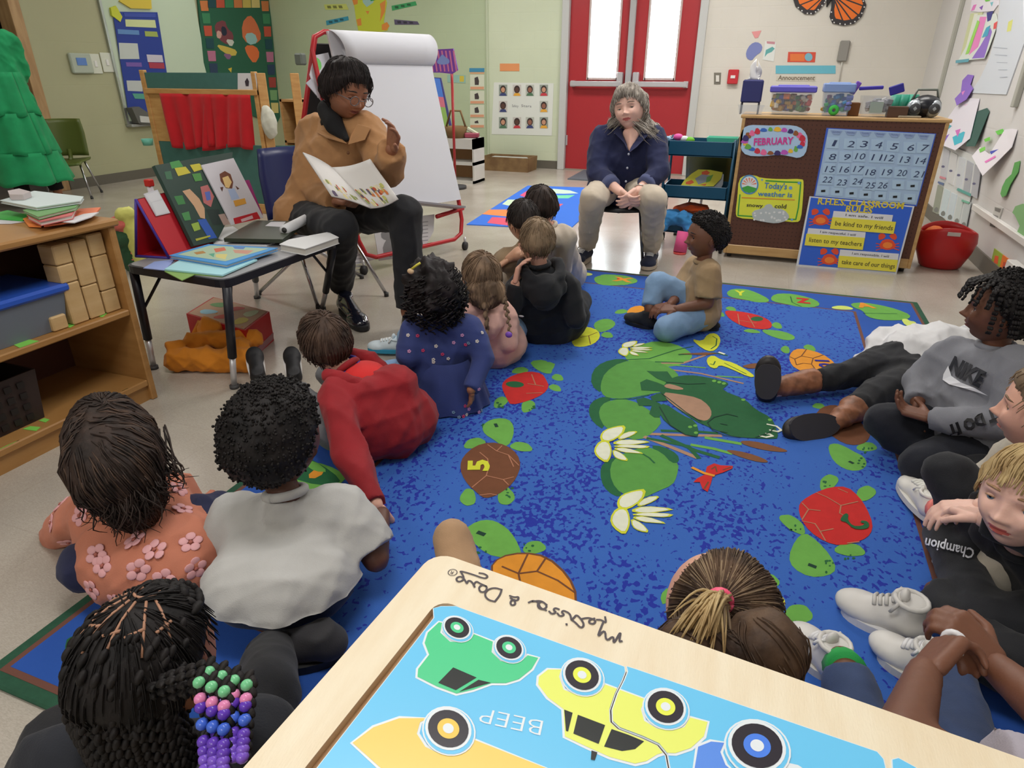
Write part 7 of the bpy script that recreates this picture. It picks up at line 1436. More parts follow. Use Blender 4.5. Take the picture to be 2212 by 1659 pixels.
def page(a,b_,c,d,bow,nm):
 G=[[(a*(1-u)+b_*u)*(1-v)+(d*(1-u)+c*u)*v+Z3*bow*math.sin(PI*u)*.02 for u in np.linspace(0,1,9)]for v in np.linspace(0,1,7)];mb=MB().sheet(G,.007,flat(224,222,220));build(nm,mb,bk_);return G
G1=page(sp0,Lc,Ld,sp1+(Ld-sp1)*.0,.3,'left_page');G2=page(sp0,Ra,Rb_,sp1,-.5,'right_page')
def on_page(G,u,v):
 G=np.array(G);i=v*(G.shape[0]-1);j=u*(G.shape[1]-1);a,b_=int(min(i,G.shape[0]-2)),int(min(j,G.shape[1]-2));i-=a;j-=b_;return(G[a][b_]*(1-j)+G[a][b_+1]*j)*(1-i)+(G[a+1][b_]*(1-j)+G[a+1][b_+1]*j)*i
pm=MB();rr_=random.Random(9);towards=nrm(CAM-sp0)
for G,n,v0 in((G2,44,.58),(G1,26,.62)):
 for i in range(n):
  u,v=rr_.uniform(.06,.92),rr_.uniform(v0,.93);a,b_=rr_.uniform(.02,.05),rr_.uniform(.03,.07);q=[on_page(G,min(.97,max(.02,u+sx*a)),min(.97,max(v0-.05,v+sy*b_)))+towards*(.0055+.0004*i/4)for sx,sy in((-1,-1),(.4,-1.2),(1,-.2),(.7,1),(-.8,.8))]
  pm.poly(q,flat(*[(216,128,70),(196,196,110),(226,214,160),(190,80,50),(150,160,90),(96,84,110),(232,222,190)][i%7]))
tag(build('page_picture',pm,bk_),kind='stuff')
# --- grey-haired person on the dark chair
J={'pelvis':np.array([-.88,4.33,.455]),'head':K(1360,236,4.20),'neck':K(1362,292,4.27)}
J['chest']=K(1352,350,4.25);J['shL']=K(1414,302,4.26);J['shR']=K(1301,298,4.24);J['hipL']=J['pelvis']+[.085,0,0];J['hipR']=J['pelvis']-[.085,.0,0]
J['elL']=K(1424,372,4.14);J['wrL']=K(1376,414,3.98);J['elR']=K(1288,374,4.12);J['wrR']=K(1342,416,3.96)
J['knL']=K(1413,432,3.93);J['knR']=K(1280,430,3.86);fl_,fr_=PZ(1402,572),PZ(1262,566);J['anL']=fl_+[.0,.05,.09];J['anR']=fr_+[.0,.06,.09];J['toL']=fl_+[.01,-.1,.03];J['toR']=fr_+[-.02,-.1,.03]
fw=VD(J['head'],-.28,-.92,.10)
shn=cloth('shirt_navy',(26,34,74),var=.12);pk=cloth('trousers_khaki',(196,184,166),var=.05)
wm,ax=person('grey-haired person in a navy shirt and beige trousers seated with clasped hands',J,1.5,s_pale,shn,pk,hh=.235,fwd=fw,tilt=-.22,feat=True,iris=(70,80,90),browm=flat(130,116,104),lips=(196,104,100),gaze=(-.2,1,.1),closed=.25,hands=[('L',K(1352,436,3.90)-J['wrL'],VD(J['wrL'],-.8,-.1,-.4),.6,.9),('R',K(1370,442,3.90)-J['wrR'],VD(J['wrR'],.9,-.2,-.1),.5,.9)],seed=6,folds=.012,hem=.06,sleeve=.80,vox=.012,tk=.006,bulk=1.12,tr_len=.96)
hair_cap(wm,J['head'],ax,.235,h_grey,thick=.12,front=30,temple=8,ear=-16,behind=-46,nape=-60,noise=.05,seed=8,strands=420,slen=.4,smr=.0026)
r_,f_,u_=ax;H_=.235;hd=J['head'];vol=[]
for s,x2,y2 in((1,1414,290),(-1,1322,266)):
 a=hd+H_*(s*.33*r_-.02*f_+.15*u_);e_=K(x2,y2,4.22);vol+=[('c',a,a*.5+e_*.5+r_*s*.012,.040,.050),('c',a*.5+e_*.5+r_*s*.012,e_,.050,.034)]
vol+=[('c',hd+H_*(-.38*f_+.1*u_),K(1385,305,4.33),.09,.075),('c',hd+H_*(.2*r_-.3*f_),K(1412,284,4.27),.07,.045)]
hair_volume(wm,vol,h_grey,lambda p:-Z3+VD(p,.3,0)*(1 if p[0]>hd[0]else-1),420,.12,.010,.018,5,.0028,ms=[h_grey,hairmat('silver',(170,164,156),(206,200,192)),hairmat('steel',(84,78,74),(120,112,104))])
strands(wm,[hd+H_*(.36*r_+.05*f_+.2*u_),hd+H_*(.3*r_-.3*f_+.2*u_),hd+H_*(-.3*r_-.3*f_+.2*u_),hd+H_*(-.37*r_+.04*f_+.2*u_)],[K(1416,300,4.16),K(1420,312,4.30),K(1335,292,4.32),K(1316,272,4.2)],h_grey,260,.0032,.014,.035,2,out=VD(hd,0,-.4),wave=.012)
for g,d_ in((fl_,(.05,-1,0)),(fr_,(-.12,-1,0))):d_=nrm(d_);shoe(wm,np.array([g[0],g[1]+.10,.006]),np.array([g[0],g[1]+.10,.006])+d_*.25,cloth('canvas_navy',(26,34,60)),flat(190,176,160),1.5,laces=flat(200,200,200))
mb=MB();[mb.ell(K(x,y,4.10),(.007,.004,.007),flat(190,196,214),n=10,k=6)for x,y in((1358,333),(1355,363),(1352,392))];build('button',mb,wm)
clm=MB();clm.prism([K(1338,268,4.2),K(1325,285,4.14),K(1348,308,4.10),K(1356,325,4.08),K(1352,300,4.16)],(0,.006,0),shn);clm.prism([K(1385,275,4.2),K(1400,292,4.14),K(1375,318,4.09),K(1358,330,4.08),K(1370,300,4.16)],(0,.006,0),shn);build('collar',clm,wm)
V,Fs=union([('c',K(1355,288,4.165),K(1361,326,4.115),.028,.007),('c',K(1372,288,4.165),K(1362,326,4.115),.028,.007),('c',K(1364,285,4.16),K(1361,322,4.113),.030,.008)],.006,2);build('neckline_skin',MB().raw(V,Fs,s_pale,True),wm)
build('cuff',MB().tube([J['elL']+(J['wrL']-J['elL'])*.5,J['elL']+(J['wrL']-J['elL'])*.68],[.056,.052],cloth('cuff_blue',(70,78,116)),18),wm);build('cuff',MB().tube([J['elR']+(J['wrR']-J['elR'])*.5,J['elR']+(J['wrR']-J['elR'])*.68],[.056,.052],cloth('cuff_blue',(70,78,116)),18),wm)
build('bracelet',MB().tube([J['wrL']+(J['elL']-J['wrL'])*.12+.031*(math.cos(a)*r_+math.sin(a)*nrm(np.cross(r_,J['elL']-J['wrL'])))for a in np.linspace(0,2*PI,17)],.004,metalm('silver',(200,200,196),.3),6),wm)
# --- the children
denim=cloth('denim',(70,92,126),var=.15);denim_l=cloth('denim_light',(122,154,190),var=.1);greyp=cloth('trousers_grey',(96,98,102));navyp=cloth('leggings_navy',(28,34,70))
def hood(root,nk,back,k,m,size=1.,seed=0,lining=None):
 """hood lying open on the shoulders: a thick horseshoe roll round the neck and a pouch behind"""
 b=nrm([back[0],back[1],0]);l=np.array([-b[1],b[0],0]);P=[]
 ring=[nk+l*(.075*math.cos(a))*k*size+b*(.02+.085*math.sin(a))*k*size+Z3*(.012-.045*max(0,math.sin(a)))*k for a in np.linspace(-.5,PI+.5,13)]
 for a,c in zip(ring[:-1],ring[1:]):P.append(('c',a,c,.023*k*size,.023*k*size))
 P.append(('e',nk+b*.085*k*size-Z3*.075*k,(.070*k*size,.070*k*size,.075*k*size)));P.append(('c',nk+b*.07*k-Z3*.06*k-l*.05*k,nk+b*.07*k-Z3*.06*k+l*.05*k,.045*k,.045*k))
 V,Fs=union(P,.008,3,.008,seed,34);build('hood',MB().raw(V,Fs,m,True),root)
 if lining:V,Fs=union([('e',nk+b*.045*k-Z3*.006,(.062*k,.062*k,.030*k)),('e',nk+b*.085*k-Z3*.02,(.045*k,.045*k,.030*k))],.008,2);build('hood_lining',MB().raw(V,Fs,lining,True),root)
hd=K(1168,449,3.02);J=seated(PZ(1200,640)[:2]*1.0+np.array([.02,.05]),(-.75,.6,0),hd,1.08);J['neck']=K(1186,492,3.05);J['shR']=K(1222,512,3.06);J['shL']=K(1160,510,2.98)
ch,ax=person('child in a cream top, farthest of the group, with dark brown hair',J,1.08,s_light,cloth('top_cream',(206,194,178),var=.04),blackc,hh=.19,fwd=(-.55,.8,-.1),seed=11,bulk=1.12)
hair_cap(ch,hd,ax,.19,h_dark,thick=.07,front=40,temple=14,ear=4,behind=-18,nape=-30,noise=.03,seed=2,strands=260,slen=.3);rest_shoes(ch,J,1.08,blackc,sole_w)
hd=K(1130,478,2.86);J=seated(PZ(1150,690)[:2]+np.array([.0,.0]),(-.8,.45,0),hd,1.05);J['neck']=K(1150,530,2.86);J['elR']=K(1120,545,2.72);J['shR']=K(1150,540,2.84);J['elL']=K(1090,556,2.80);J['wrL']=K(1132,552,2.66);J['wrR']=K(1098,560,2.7);J['knL']=K(1100,600,2.75);J['knL'][2]=.15
ch,ax=person('child with short black hair and bare arms just behind the black hooded top',J,1.05,s_tan,cloth('tee_taupe',(150,128,100)),cloth('shorts_khaki',(150,130,98)),hh=.185,fwd=(-.75,.6,-.15),seed=12,sleeve=.3,hands=[('L',nrm(J['wrL']-J['elL']),(0,0,-1),.5,1.),('R',nrm(J['wrR']-J['elR']),(0,0,-1),.5,1.)],tr_len=.3)
hair_cap(ch,hd,ax,.185,hairmat('short_black',(30,25,24),(54,46,42)),thick=.05,front=40,temple=16,ear=6,behind=-16,nape=-26,noise=.02,seed=4,strands=260,slen=.25);rest_shoes(ch,J,1.05,blackc,sole_w)
hd=K(1160,522,2.60);J=seated(PZ(1188,742)[:2]+np.array([0,.03]),(-.62,.78,0),hd,1.15);J['neck']=K(1166,576,2.61);J['shR']=K(1228,622,2.65);J['shL']=K(1120,622,2.55);J['elL']=K(1105,660,2.48);J['wrL']=K(1113,612,2.48);J['elR']=K(1245,690,2.62)
ch,ax=person('child in a black hooded top with short light brown hair, hand raised to the cheek',J,1.15,s_light,blackc,blackc,hh=.19,fwd=(-.55,.83,-.05),seed=13,bulk=1.25,hands=[('L',K(1122,572,2.50)-J['wrL'],(1,.2,0),.35,1.1)],hem=.12)
hood(ch,J['neck'],VD(hd,.25,-1),1.1,blackc,seed=3)
hair_cap(ch,hd,ax,.19,h_lt,thick=.035,front=42,temple=18,ear=4,behind=-22,nape=-36,noise=.012,seed=5,strands=300,slen=.2,smr=.002);rest_shoes(ch,J,1.15,blackc,sole_w)
build('printed_mark',MB().ell(K(1126,683,2.42),(.012,.004,.004),flat(190,190,196)),ch)
hd=K(1040,598,2.30);J=seated(PZ(1058,800)[:2]+np.array([0,.05]),(-.7,.7,0),hd,1.0);J['neck']=K(1050,655,2.32);J['shR']=K(1092,680,2.34);J['shL']=K(1018,672,2.24);J['elR']=K(1100,740,2.3)
pink=cloth('jacket_pink',(222,176,164),var=.04)
ch,ax=person('child in a pale pink jacket with two light brown braids',J,1.0,s_light,pink,denim_l,hh=.185,fwd=VD(hd,-.45,.9),seed=14,bulk=1.2,hem=.1)
hood(ch,J['neck'],VD(hd,.1,-1),.85,pink,seed=6)
hair_cap(ch,hd,ax,.185,hairmat('ash',(92,74,58),(148,122,98)),thick=.05,front=36,temple=10,ear=-10,behind=-34,nape=-44,noise=.02,seed=6,strands=420,slen=.4,smr=.0024)
hm=MATS['hair_ash'];vol=[('e',hd+VD(hd,.1,-.5)*.055-Z3*.045,(.075,.06,.07)),('c',K(1028,625,2.22),K(1045,660,2.2),.035,.018),('c',K(1075,622,2.26),K(1088,650,2.24),.03,.015)]
hair_volume(ch,vol,hm,lambda p:-Z3,260,.09,.007,.006,3,.0018)
mb=MB();braid(mb,[K(1046,655,2.195),K(1052,700,2.17),K(1050,770,2.15)],.013,hm);build('braid',mb,ch);mb=MB();braid(mb,[K(1090,645,2.235),K(1098,690,2.20),K(1102,722,2.18)],.010,hm);build('braid',mb,ch)
build('hair_tie',MB().ell(K(1099,723,2.17),(.014,.010,.012),flat(130,80,190)),ch);rest_shoes(ch,J,1.0,flat(220,210,214),sole_w)
hd=K(937,630,1.93);J=seated(PZ(948,885)[:2]+np.array([0,.06]),(-.8,.6,0),hd,1.0);J['neck']=K(945,695,1.94);J['shR']=K(1012,708,1.98);J['shL']=K(893,716,1.88);J['elR']=K(1045,770,1.96);J['wrR']=K(1018,842,1.86);J['elL']=K(880,770,1.83)
navd=cloth('dress_navy',(50,64,122),var=.08)
ch,ax=person('child in a navy flowered dress with thick curly black hair and a yellow clip',J,1.0,s_med,navd,denim_l,hh=.19,fwd=VD(hd,-.5,.85),seed=15,bulk=1.15,shirt_name='dress_top',hands=[('R',nrm(PZ(1015,880)+Z3*.02-J['wrR']),VD(hd,-1,-.2),.3,1.)],hem=.0,width=.1)if False else person('child in a navy flowered dress with thick curly black hair and a yellow clip',J,1.0,s_med,navd,denim_l,hh=.19,fwd=VD(hd,-.5,.85),seed=15,bulk=1.15,shirt_name='dress_top',hands=[('R',nrm(PZ(1015,880)+Z3*.02-J['wrR']),VD(hd,-1,-.2),.3,1.)])
pc_=J['pelvis'];G=[]
top=J['pelvis']*.45+(J['shL']+J['shR'])*.275+np.array([0,0,-.01])
for i in range(12):
 v=i/11;row=[]
 for j in range(64):
  a=2*PI*j/64;r0=.088+.062*v**.8+.006*math.sin(a*13)*v;cc_=top*(1-v)+(pc_*[1,1,0]+Z3*.02)*v;row.append(cc_+np.array([r0*1.12*math.cos(a),r0*math.sin(a),0]))
 G.append(row)
build('skirt',MB().grid(G,navd,closed=True),ch)
fm_=MB();rr_=random.Random(4)
for i in range(0):
 a=rr_.uniform(-PI,.3);v=rr_.uniform(.05,.95);r0=.091+.062*v**.8+.006;cc_=top*(1-v)+(pc_*[1,1,0]+Z3*.02)*v;p=cc_+np.array([r0*1.12*math.cos(a),r0*math.sin(a),0]);n_=np.array([math.cos(a),math.sin(a),.2]);u,w,d=basis(n_);c=[(196,150,190),(214,206,196),(200,70,110),(110,140,170)][i%4]
 for t in range(4):fm_.ell(p+u*.006*math.cos(t*1.57)+w*.006*math.sin(t*1.57),(.0045,.0045,.0045),flat(*c),n=6,k=4)
FLORAL=ch
hc=hairmat('curly_black',(18,15,16),(38,32,34));hair_cap(ch,hd,ax,.19,hc,thick=.16,front=34,temple=4,ear=-22,behind=-50,nape=-60,noise=.16,nfreq=16,seed=7)
cm_=MB();rs_=np.random.RandomState(3);r_,f_,u_=ax
for i in range(520):
 d=nrm(rs_.normal(size=3));
 if d@f_>.45 or d[2]<-.75:continue
 c0_=hd+d*np.array([.105,.108,.118])*rs_.uniform(.9,1.06)-Z3*.012;u,w,_=basis(nrm(d*.3-Z3));cm_.tube([c0_-Z3*.028*t/6+(u*math.cos(t*1.25)+w*math.sin(t*1.25))*.010 for t in range(7)],.0028,hc,4)
tag(build('curls',cm_,ch),kind='stuff')
mb=MB();mb.tube([K(885,585,1.80),K(900,573,1.79),K(908,568,1.80)],.004,flat(206,196,70),6);mb.ell(K(887,586,1.795),(.012,.006,.009),flat(220,190,150));build('hair_clip',mb,ch)
sh0=PZ(862,770);shoe(ch,[sh0[0]+.02,sh0[1]+.03,.014],PZ(800,762)+Z3*.014,flat(200,214,222),flat(40,140,176),1.05,laces=flat(222,224,224));J2=K(870,745,1.9)
V,Fs=union([('c',sh0+Z3*.09+[.02,.03,0],J['knL']*.5+J['pelvis']*.5+Z3*.03,.036,.05)],.008,2,.006,2,40);build('leg_of_jeans',MB().raw(V,Fs,denim_l,True),ch)
hd=K(703,741,1.60);J=seated(PZ(840,1000)[:2]+np.array([-.02,.06]),(-.85,.5,0),hd,1.1);J['neck']=K(752,800,1.59);J['shR']=K(865,830,1.62);J['shL']=K(725,862,1.46);J['elL']=K(758,985,1.32);J['wrL']=K(812,1092,1.22);J['elR']=K(880,900,1.62);J['chest']=K(815,900,1.56)
J['knL']=K(720,940,1.45);J['knL'][2]=.12;J['anL']=K(640,860,1.75);J['anL'][2]=.06;J['toL']=J['anL']+[-.05,.05,.05];J['knR']=J['pelvis']+[-.26,.18,.05];J['anR']=J['knR']+[-.2,.12,-.08];J['toR']=J['anR']+[-.05,.04,.03]
redc=cloth('top_red',(150,24,34),var=.12);redb=cloth('lining_red',(214,40,40),var=.05)
ch,ax=person('child in a dark red hooded top with short brown hair, leaning on one hand',J,1.15,s_light,redc,greyp,hh=.19,fwd=VD(hd,-.45,.85),tilt=.12,seed=16,bulk=1.2,folds=.012,hem=.12,hands=[('L',PZ(828,1130)+Z3*.015-J['wrL'],(0,0,-1),.1,1.2)])
hood(ch,J['neck'],VD(hd,.9,-.5),1.15,redc,1.05,5,redb)
build('collar_band',MB().tube([J['neck']+nrm(hd-J['neck'])*.02+.045*(math.cos(a)*nrm([1,-.4,0])+math.sin(a)*nrm([.4,1,.3]))for a in np.linspace(0,2*PI,17)],.008,flat(50,40,140),6),ch)
hair_cap(ch,hd,ax,.19,h_mid,thick=.06,front=38,temple=14,ear=2,behind=-24,nape=-40,noise=.02,seed=9,strands=460,slen=.3,smr=.0024)
for q,q2 in(((640,838),(628,800)),((562,838),(548,812))):
 b0=PZ(*q);b1=PZ(*q2);b0=np.array([b0[0],b0[1],.014]);shoe(ch,b0+[0,0,.0],b0+nrm(PZ(q2[0],q2[1]-40)-b0)*.12+Z3*.10,flat(24,24,28),flat(220,216,212),1.0)
hd=K(594,950,.97);J=seated(PZ(625,1400)[:2]+np.array([-.04,.05]),(-.5,.85,0),hd,1.12,knees=.17);J['neck']=K(618,1072,.94)
for s,sg in(('L',-1),('R',1)):J['kn'+s]=J['pelvis']+[-.10+sg*.10,.20,0];J['an'+s]=J['pelvis']+[-.12-sg*.04,.26,-.05]
J['chest']=K(625,1200,.93);J['shL']=K(508,1125,.93);J['shR']=K(738,1100,1.02);J['elL']=K(474,1258,.89);J['elR']=K(812,1208,1.0);J['wrR']=J['elR']+[-.06,.13,.02];J['wrL']=J['elL']+[-.02,.15,.02]
teew=cloth('tee_white',(190,190,188),var=.04)
ch,ax=person('child in a white T-shirt with short black hair, seen from behind at the left',J,1.15,s_deep,teew,cloth('jeans_dark',(38,50,76)),hh=.235,fwd=VD(hd,.62,.72,-.05),seed=17,bulk=1.18,sleeve=.44,folds=.010,hem=.12,hemz=.118,shoulder=1.1,feat=True,iris=(40,26,20),browm=flat(22,18,18),lips=(110,64,58),gaze=(0,1,0))
hair_cap(ch,hd,ax,.235,h_black,thick=.085,front=36,temple=20,ear=2,behind=-28,nape=-46,noise=.04,nfreq=30,seed=10,afro=2600,puff=(1,1.3,1.05))
for x,y in((504,1000),(530,1016)):build('hair_clip',MB().ell(K(x,y,.87),(.008,.004,.010),flat(190,180,166)),ch)
b0=PZ(560,1440);shoe(ch,PZ(735,1425)+Z3*.014,PZ(560,1440)+Z3*.014,cloth('shoe_charcoal',(48,48,52)),sole_b,1.35)
hd=K(238,948,.92);J=seated(PZ(300,1325)[:2]+np.array([0,.07]),(-.35,.93,0),hd,1.1);J['neck']=K(262,1060,.93);J['shL']=K(165,1120,.86);J['shR']=K(380,1062,1.02);J['elL']=K(128,1160,.90);J['elR']=K(425,1120,1.04);J['wrL']=J['elL']+[.06,.13,.02];J['wrR']=J['elR']+[-.06,.12,-.04];J['knR']=PZ(425,1120,.12);J['knL']=PZ(185,1225,.10);J['anL']=J['pelvis']+[.02,.25,-.05];J['anR']=J['pelvis']+[-.05,.27,-.05]
terr=cloth('top_terracotta',(196,122,96),var=.05)
ch,ax=person('child with long loose dark brown hair in a terracotta top with pink flowers',J,1.15,s_med,terr,navyp,hh=.195,fwd=VD(hd,-.15,1.),seed=18,bulk=1.25,folds=.015,hem=.2)
hair_cap(ch,hd,ax,.195,h_dark,thick=.075,front=36,temple=8,ear=-20,behind=-60,nape=-70,noise=.02,seed=11,strands=300,slen=.45,smr=.003)
away=VD(hd,0,1);rt_=VD(hd,1,0);vol=[('c',hd-away*.035+Z3*.02,K(250,1010,.83),.095,.10),('c',K(240,1000,.83),K(290,1085,.83),.095,.065),('c',K(200,960,.86),K(235,1060,.84),.05,.04),('c',K(300,930,.93),K(325,1010,.93),.04,.022)]
hair_volume(ch,vol,h_dark,lambda p:-Z3+rt_*.35,900,.17,.008,.010,8,.0022,50,ms=[h_dark,h_dark,h_mid])
strands(ch,[hd-rt_*.09-away*.03,hd-away*.10+Z3*.03,hd+rt_*.09-away*.02],[K(215,1075,.80),K(260,1115,.80),K(300,1120,.80),K(335,1060,.86),K(372,1012,.93)],h_dark,420,.0022,.014,.085,12,out=-away*.9,wave=.010)
fm_=MB();pk_=flat(226,168,172);V=None
sh_o=[o for o in ch.children if o.name.startswith('shirt')][0];sv=np.array([v.co[:]for v in sh_o.data.vertices])+wloc(ch);sn=np.array([v.normal[:]for v in sh_o.data.vertices])
def stick_flower(mb,x,y,r,sv,sn,petal,centre=None):
 pr=np.array([px_of(p)[:2]for p in sv]);vis=((CAM-sv)*sn).sum(1)>0;d=(pr[:,0]-x)**2+(pr[:,1]-y)**2+np.where(vis,0,1e7);i=int(np.argmin(d))
 if d[i]>900:return
 p,n_=sv[i],sn[i];u,w,_=basis(n_)
 for t in range(5):
  a=t*2*PI/5;c=p+r*.62*(u*math.cos(a)+w*math.sin(a));e=sv[np.argmin(((sv-c)**2).sum(1))];mb.ell(e+n_*.002,(r*.45,r*.45,r*.45),petal,n=8,k=6)if False else mb.ell(c+n_*((e-c)@n_)+n_*.0015,(r*.46,r*.42,r*.09),petal,R=np.stack([u,w,n_],1),n=10,k=6)
 if centre:mb.ell(p+n_*.003,(r*.2,r*.2,r*.12),centre,R=np.stack([u,w,n_],1),n=8,k=4)
fo=[o for o in FLORAL.children if o.name.split('.')[0]in('dress_top','skirt')];sv2=np.array([np.array(v.co[:])for o in fo for v in o.data.vertices])+wloc(FLORAL);sn2=np.array([v.normal[:]for o in fo for v in o.data.vertices])
sn2=np.where((((sv2-(FLORAL.location+Vector((0,0,.2))))*sn2).sum(1)<0)[:,None],-sn2,sn2);ff=MB();rr_=random.Random(5)
for i in range(46):stick_flower(ff,880+rr_.random()*165,715+rr_.random()*195,.0065,sv2,sn2,flat(*[(206,150,196),(214,206,200),(206,66,110),(120,150,176)][i%4]))
tag(build('flower_print',ff,FLORAL),kind='stuff')
for x,y in((130,1090),(172,1112),(385,1055),(395,1102),(205,1195),(290,1168),(300,1232),(225,1225),(200,1270),(335,1190),(415,1170),(180,1320),(250,1300),(110,1130),(440,1080),(150,1170),(355,1250),(420,1230)):stick_flower(fm_,x,y,.024,sv,sn,pk_,flat(170,96,84))
tag(build('flower_print',fm_,ch),kind='stuff')
rest_shoes(ch,J,1.1,flat(200,190,196),sole_w)
hd=K(318,1445,.40);J=seated((-.70,.24),(-.2,.97,0),hd,1.15,neck=hd+[-.005,-.045,-.125]);J['knR']=K(590,1560,.60);J['knR'][2]=.14;J['anR']=J['knR']+[-.12,.14,-.08];J['elR']=K(560,1600,.36);J['shL']=J['neck']+[-.13,-.03,-.04];J['shR']=J['neck']+[.13,.02,-.04]
ch,ax=person('child with cornrow braids and purple beads in a dark jacket, nearest left',J,1.15,s_med,cloth('jacket_dark',(24,28,38),var=.1),blackc,hh=.20,fwd=nrm([-.05,.96,-.30]),seed=19,bulk=1.2)
_,Gs,Mx=hair_cap(ch,hd,ax,.20,h_black,thick=.035,front=44,temple=30,ear=6,behind=-24,nape=-44,noise=.0,seed=13,strands=700,slen=.25,smr=.0012)
r_,f_,u_=ax;H_=.20
def sc(az,el,o=0.):
 A,B,_=Gs.shape;i=int(np.clip((90-el)/180*A,0,A-1));j=int(az/360*B)%B;p=Gs[i,j];return hd+(p*(1+o))@Mx*H_
part=mat('scalp_parting',(176,130,104),.6);mb=MB();rows=[]
for k,a in enumerate(np.linspace(-72,72,10)):
 pts=[sc(a*(1-.55*t),46+36*t-6*abs(a)/72*t,.012)for t in np.linspace(0,1,6)];braid(mb,pts,.0085,h_black)
tag(build('cornrows',mb,ch),kind='stuff');mb=MB()
for a in np.linspace(-64,64,9):mb.tube([sc(a*(1-.55*t),46+35*t-6*abs(a)/72*t,.006)for t in np.linspace(0,1,6)],.0016,part,5)
arc=[sc(a,78-.012*(abs(180-a))*1.0,.01)for a in np.linspace(70,290,16)];mb.tube(arc,.0020,part,5)
for a in(110,140,168,196,224,252):mb.tube([sc(a,e,.008)for e in(76,62,48,34)],.0018,part,5)
for a in(116,146,176,206,236):mb.tube([sc(a-9,50,.008),sc(a+9,46,.008)],.0024,part,5)
build('parting',mb,ch);rr_=random.Random(6)
bd=[flat(104,66,190,.25),flat(128,90,210,.25),flat(88,50,160,.25)];bm_=MB();tb_=MB()
for k in range(34):
 a=96+168*k/33;s_=sc(a,rr_.uniform(20,52),.02);side=(a-180)/80;e_=s_*.0+hd+r_*(.0-.0)+np.array([-.10*side*1.1,-.085+.03*abs(side),-.17-.05*rr_.random()])if True else 0
 m1=sc(a,-14,.06);braid(tb_,[s_,m1,m1*.5+e_*.5,e_],.0068,h_black,34)
 for q in range(3):bm_.ell(e_-Z3*(.010+.013*q),(.0075,.0075,.0065),bd[(k+q)%3],n=10,k=6)
pts=[sc(120,12,.05),K(500,1440,.36),K(520,1520,.33)];cols=[(120,206,150),(232,140,190),(100,60,190),(70,110,220),(104,66,190),(128,90,210)]
for k in range(7):
 dx=(k%4)*.017-.025;dy=(k//4)*.014;q=[p+np.array([dx,-dy,0])for p in pts];braid(tb_,[q[0],q[1]],.0065,h_black,12);e_=q[1]
 e2=K(478+18*(k%4),1640,.30)-[0,dy,0];braid(tb_,[q[1],e2],.006,h_black,16)
 for j in(1,3,4,6,8,9,10,11):e_=q[1]*(1-j/12)+e2*(j/12);bm_.ell(e_-[0,.006,0],(.0066,.0066,.0058),flat(*cols[min(5,j//2)],.25),n=10,k=6)
tag(build('braids',tb_,ch),kind='stuff');tag(build('beads',bm_,ch),kind='stuff')
build('ear_ring',MB().ell(K(438,1480,.40),(.005,.005,.005),metalm('gold',(220,170,90))),ch)
hd=K(1550,1330,.80);J=seated((.04,.72),(.1,1,0),hd,1.05,neck=hd+[0,-.03,-.12]);J['shL']=J['neck']+[-.11,-.03,-.035];J['elL']=K(1035,1420,.76);J['wrL']=K(976,1162,.92)
ch,ax=person('child with a high blond-brown ponytail in a pink band, beyond the wooden puzzle',J,1.05,s_light,cloth('sleeve_tan',(176,142,108)),denim,hh=.195,fwd=nrm([-.62,.8,.1]),seed=20)
hs=hairmat('streaked',(58,44,36),(96,74,56));_,Gs,Mx=hair_cap(ch,hd,ax,.195,hs,thick=.075,front=60,temple=36,ear=-10,behind=-50,nape=-60,noise=.012,seed=14)
V,Fs=union([('c',J['wrL']+(J['elL']-J['wrL'])*.6,J['wrL'],.045,.040)],.008,2,.004,3,40);build('sleeve',MB().raw(V,Fs,cloth('sleeve_tan',(176,142,108)),True),ch)
r_,f_,u_=ax;tie=hd+nrm(K(1556,1288,.70)-hd)*.122;Wc=Gs.reshape(-1,3)@Mx*.195+hd;Nc=np.array([nrm(p-hd)for p in Wc]);okc=(np.linalg.norm(Wc-hd,axis=1)>.085)&(((Wc-hd)@f_<.055)|((Wc-hd)[:,2]>.075))
dn=K(1640,1440,.70)-tie
comb(ch,Wc[okc],Nc[okc],lambda p:(tie-p)if p[2]>tie[2]-.035 or(p-tie)[1]>.02 else(p-tie)*.4+dn,1500,.085,hs,.0014,4,ms=[hs,hs,hs,h_lt])
vol=[('c',hd+[.05,-.05,-.02],K(1655,1400,.66),.055,.05),('c',hd+[-.03,-.06,-.03],K(1500,1420,.62),.055,.05)];hair_volume(ch,vol,hs,lambda p:dn,300,.09,.008,.006,7,.0015)
build('hair_band',MB().tube([tie+.013*(math.cos(a)*nrm([1,.1,0])+math.sin(a)*nrm([0,.5,1]))for a in np.linspace(0,2*PI,17)],.0065,flat(246,92,130,.4),8),ch)
strands(ch,[tie,tie],[K(1465,1372,.62),K(1530,1400,.60)],h_blond,150,.0026,.006,.03,5,name='ponytail',out=(0,-.3,1));strands(ch,[tie,tie],[K(1475,1385,.63),K(1545,1400,.63)],h_lt,120,.0026,.006,.02,6,name='ponytail',out=(0,-.3,1))
hd=K(1524,512,3.15);J=seated((-.17,3.17),(-1,-.1,0),hd,1.12);J['neck']=K(1520,568,3.15);J['shL']=K(1533,592,3.04);J['shR']=K(1500,578,3.27);J['chest']=K(1515,625,3.15);J['elL']=K(1528,655,3.0);J['wrL']=K(1462,668,2.95);J['elR']=K(1470,632,3.2);J['wrR']=K(1448,658,3.02);J['pelvis']=K(1515,685,3.13);J['pelvis'][2]=.10;J['hipL']=J['pelvis']+[0,-.06,0];J['hipR']=J['pelvis']+[0,.06,0]
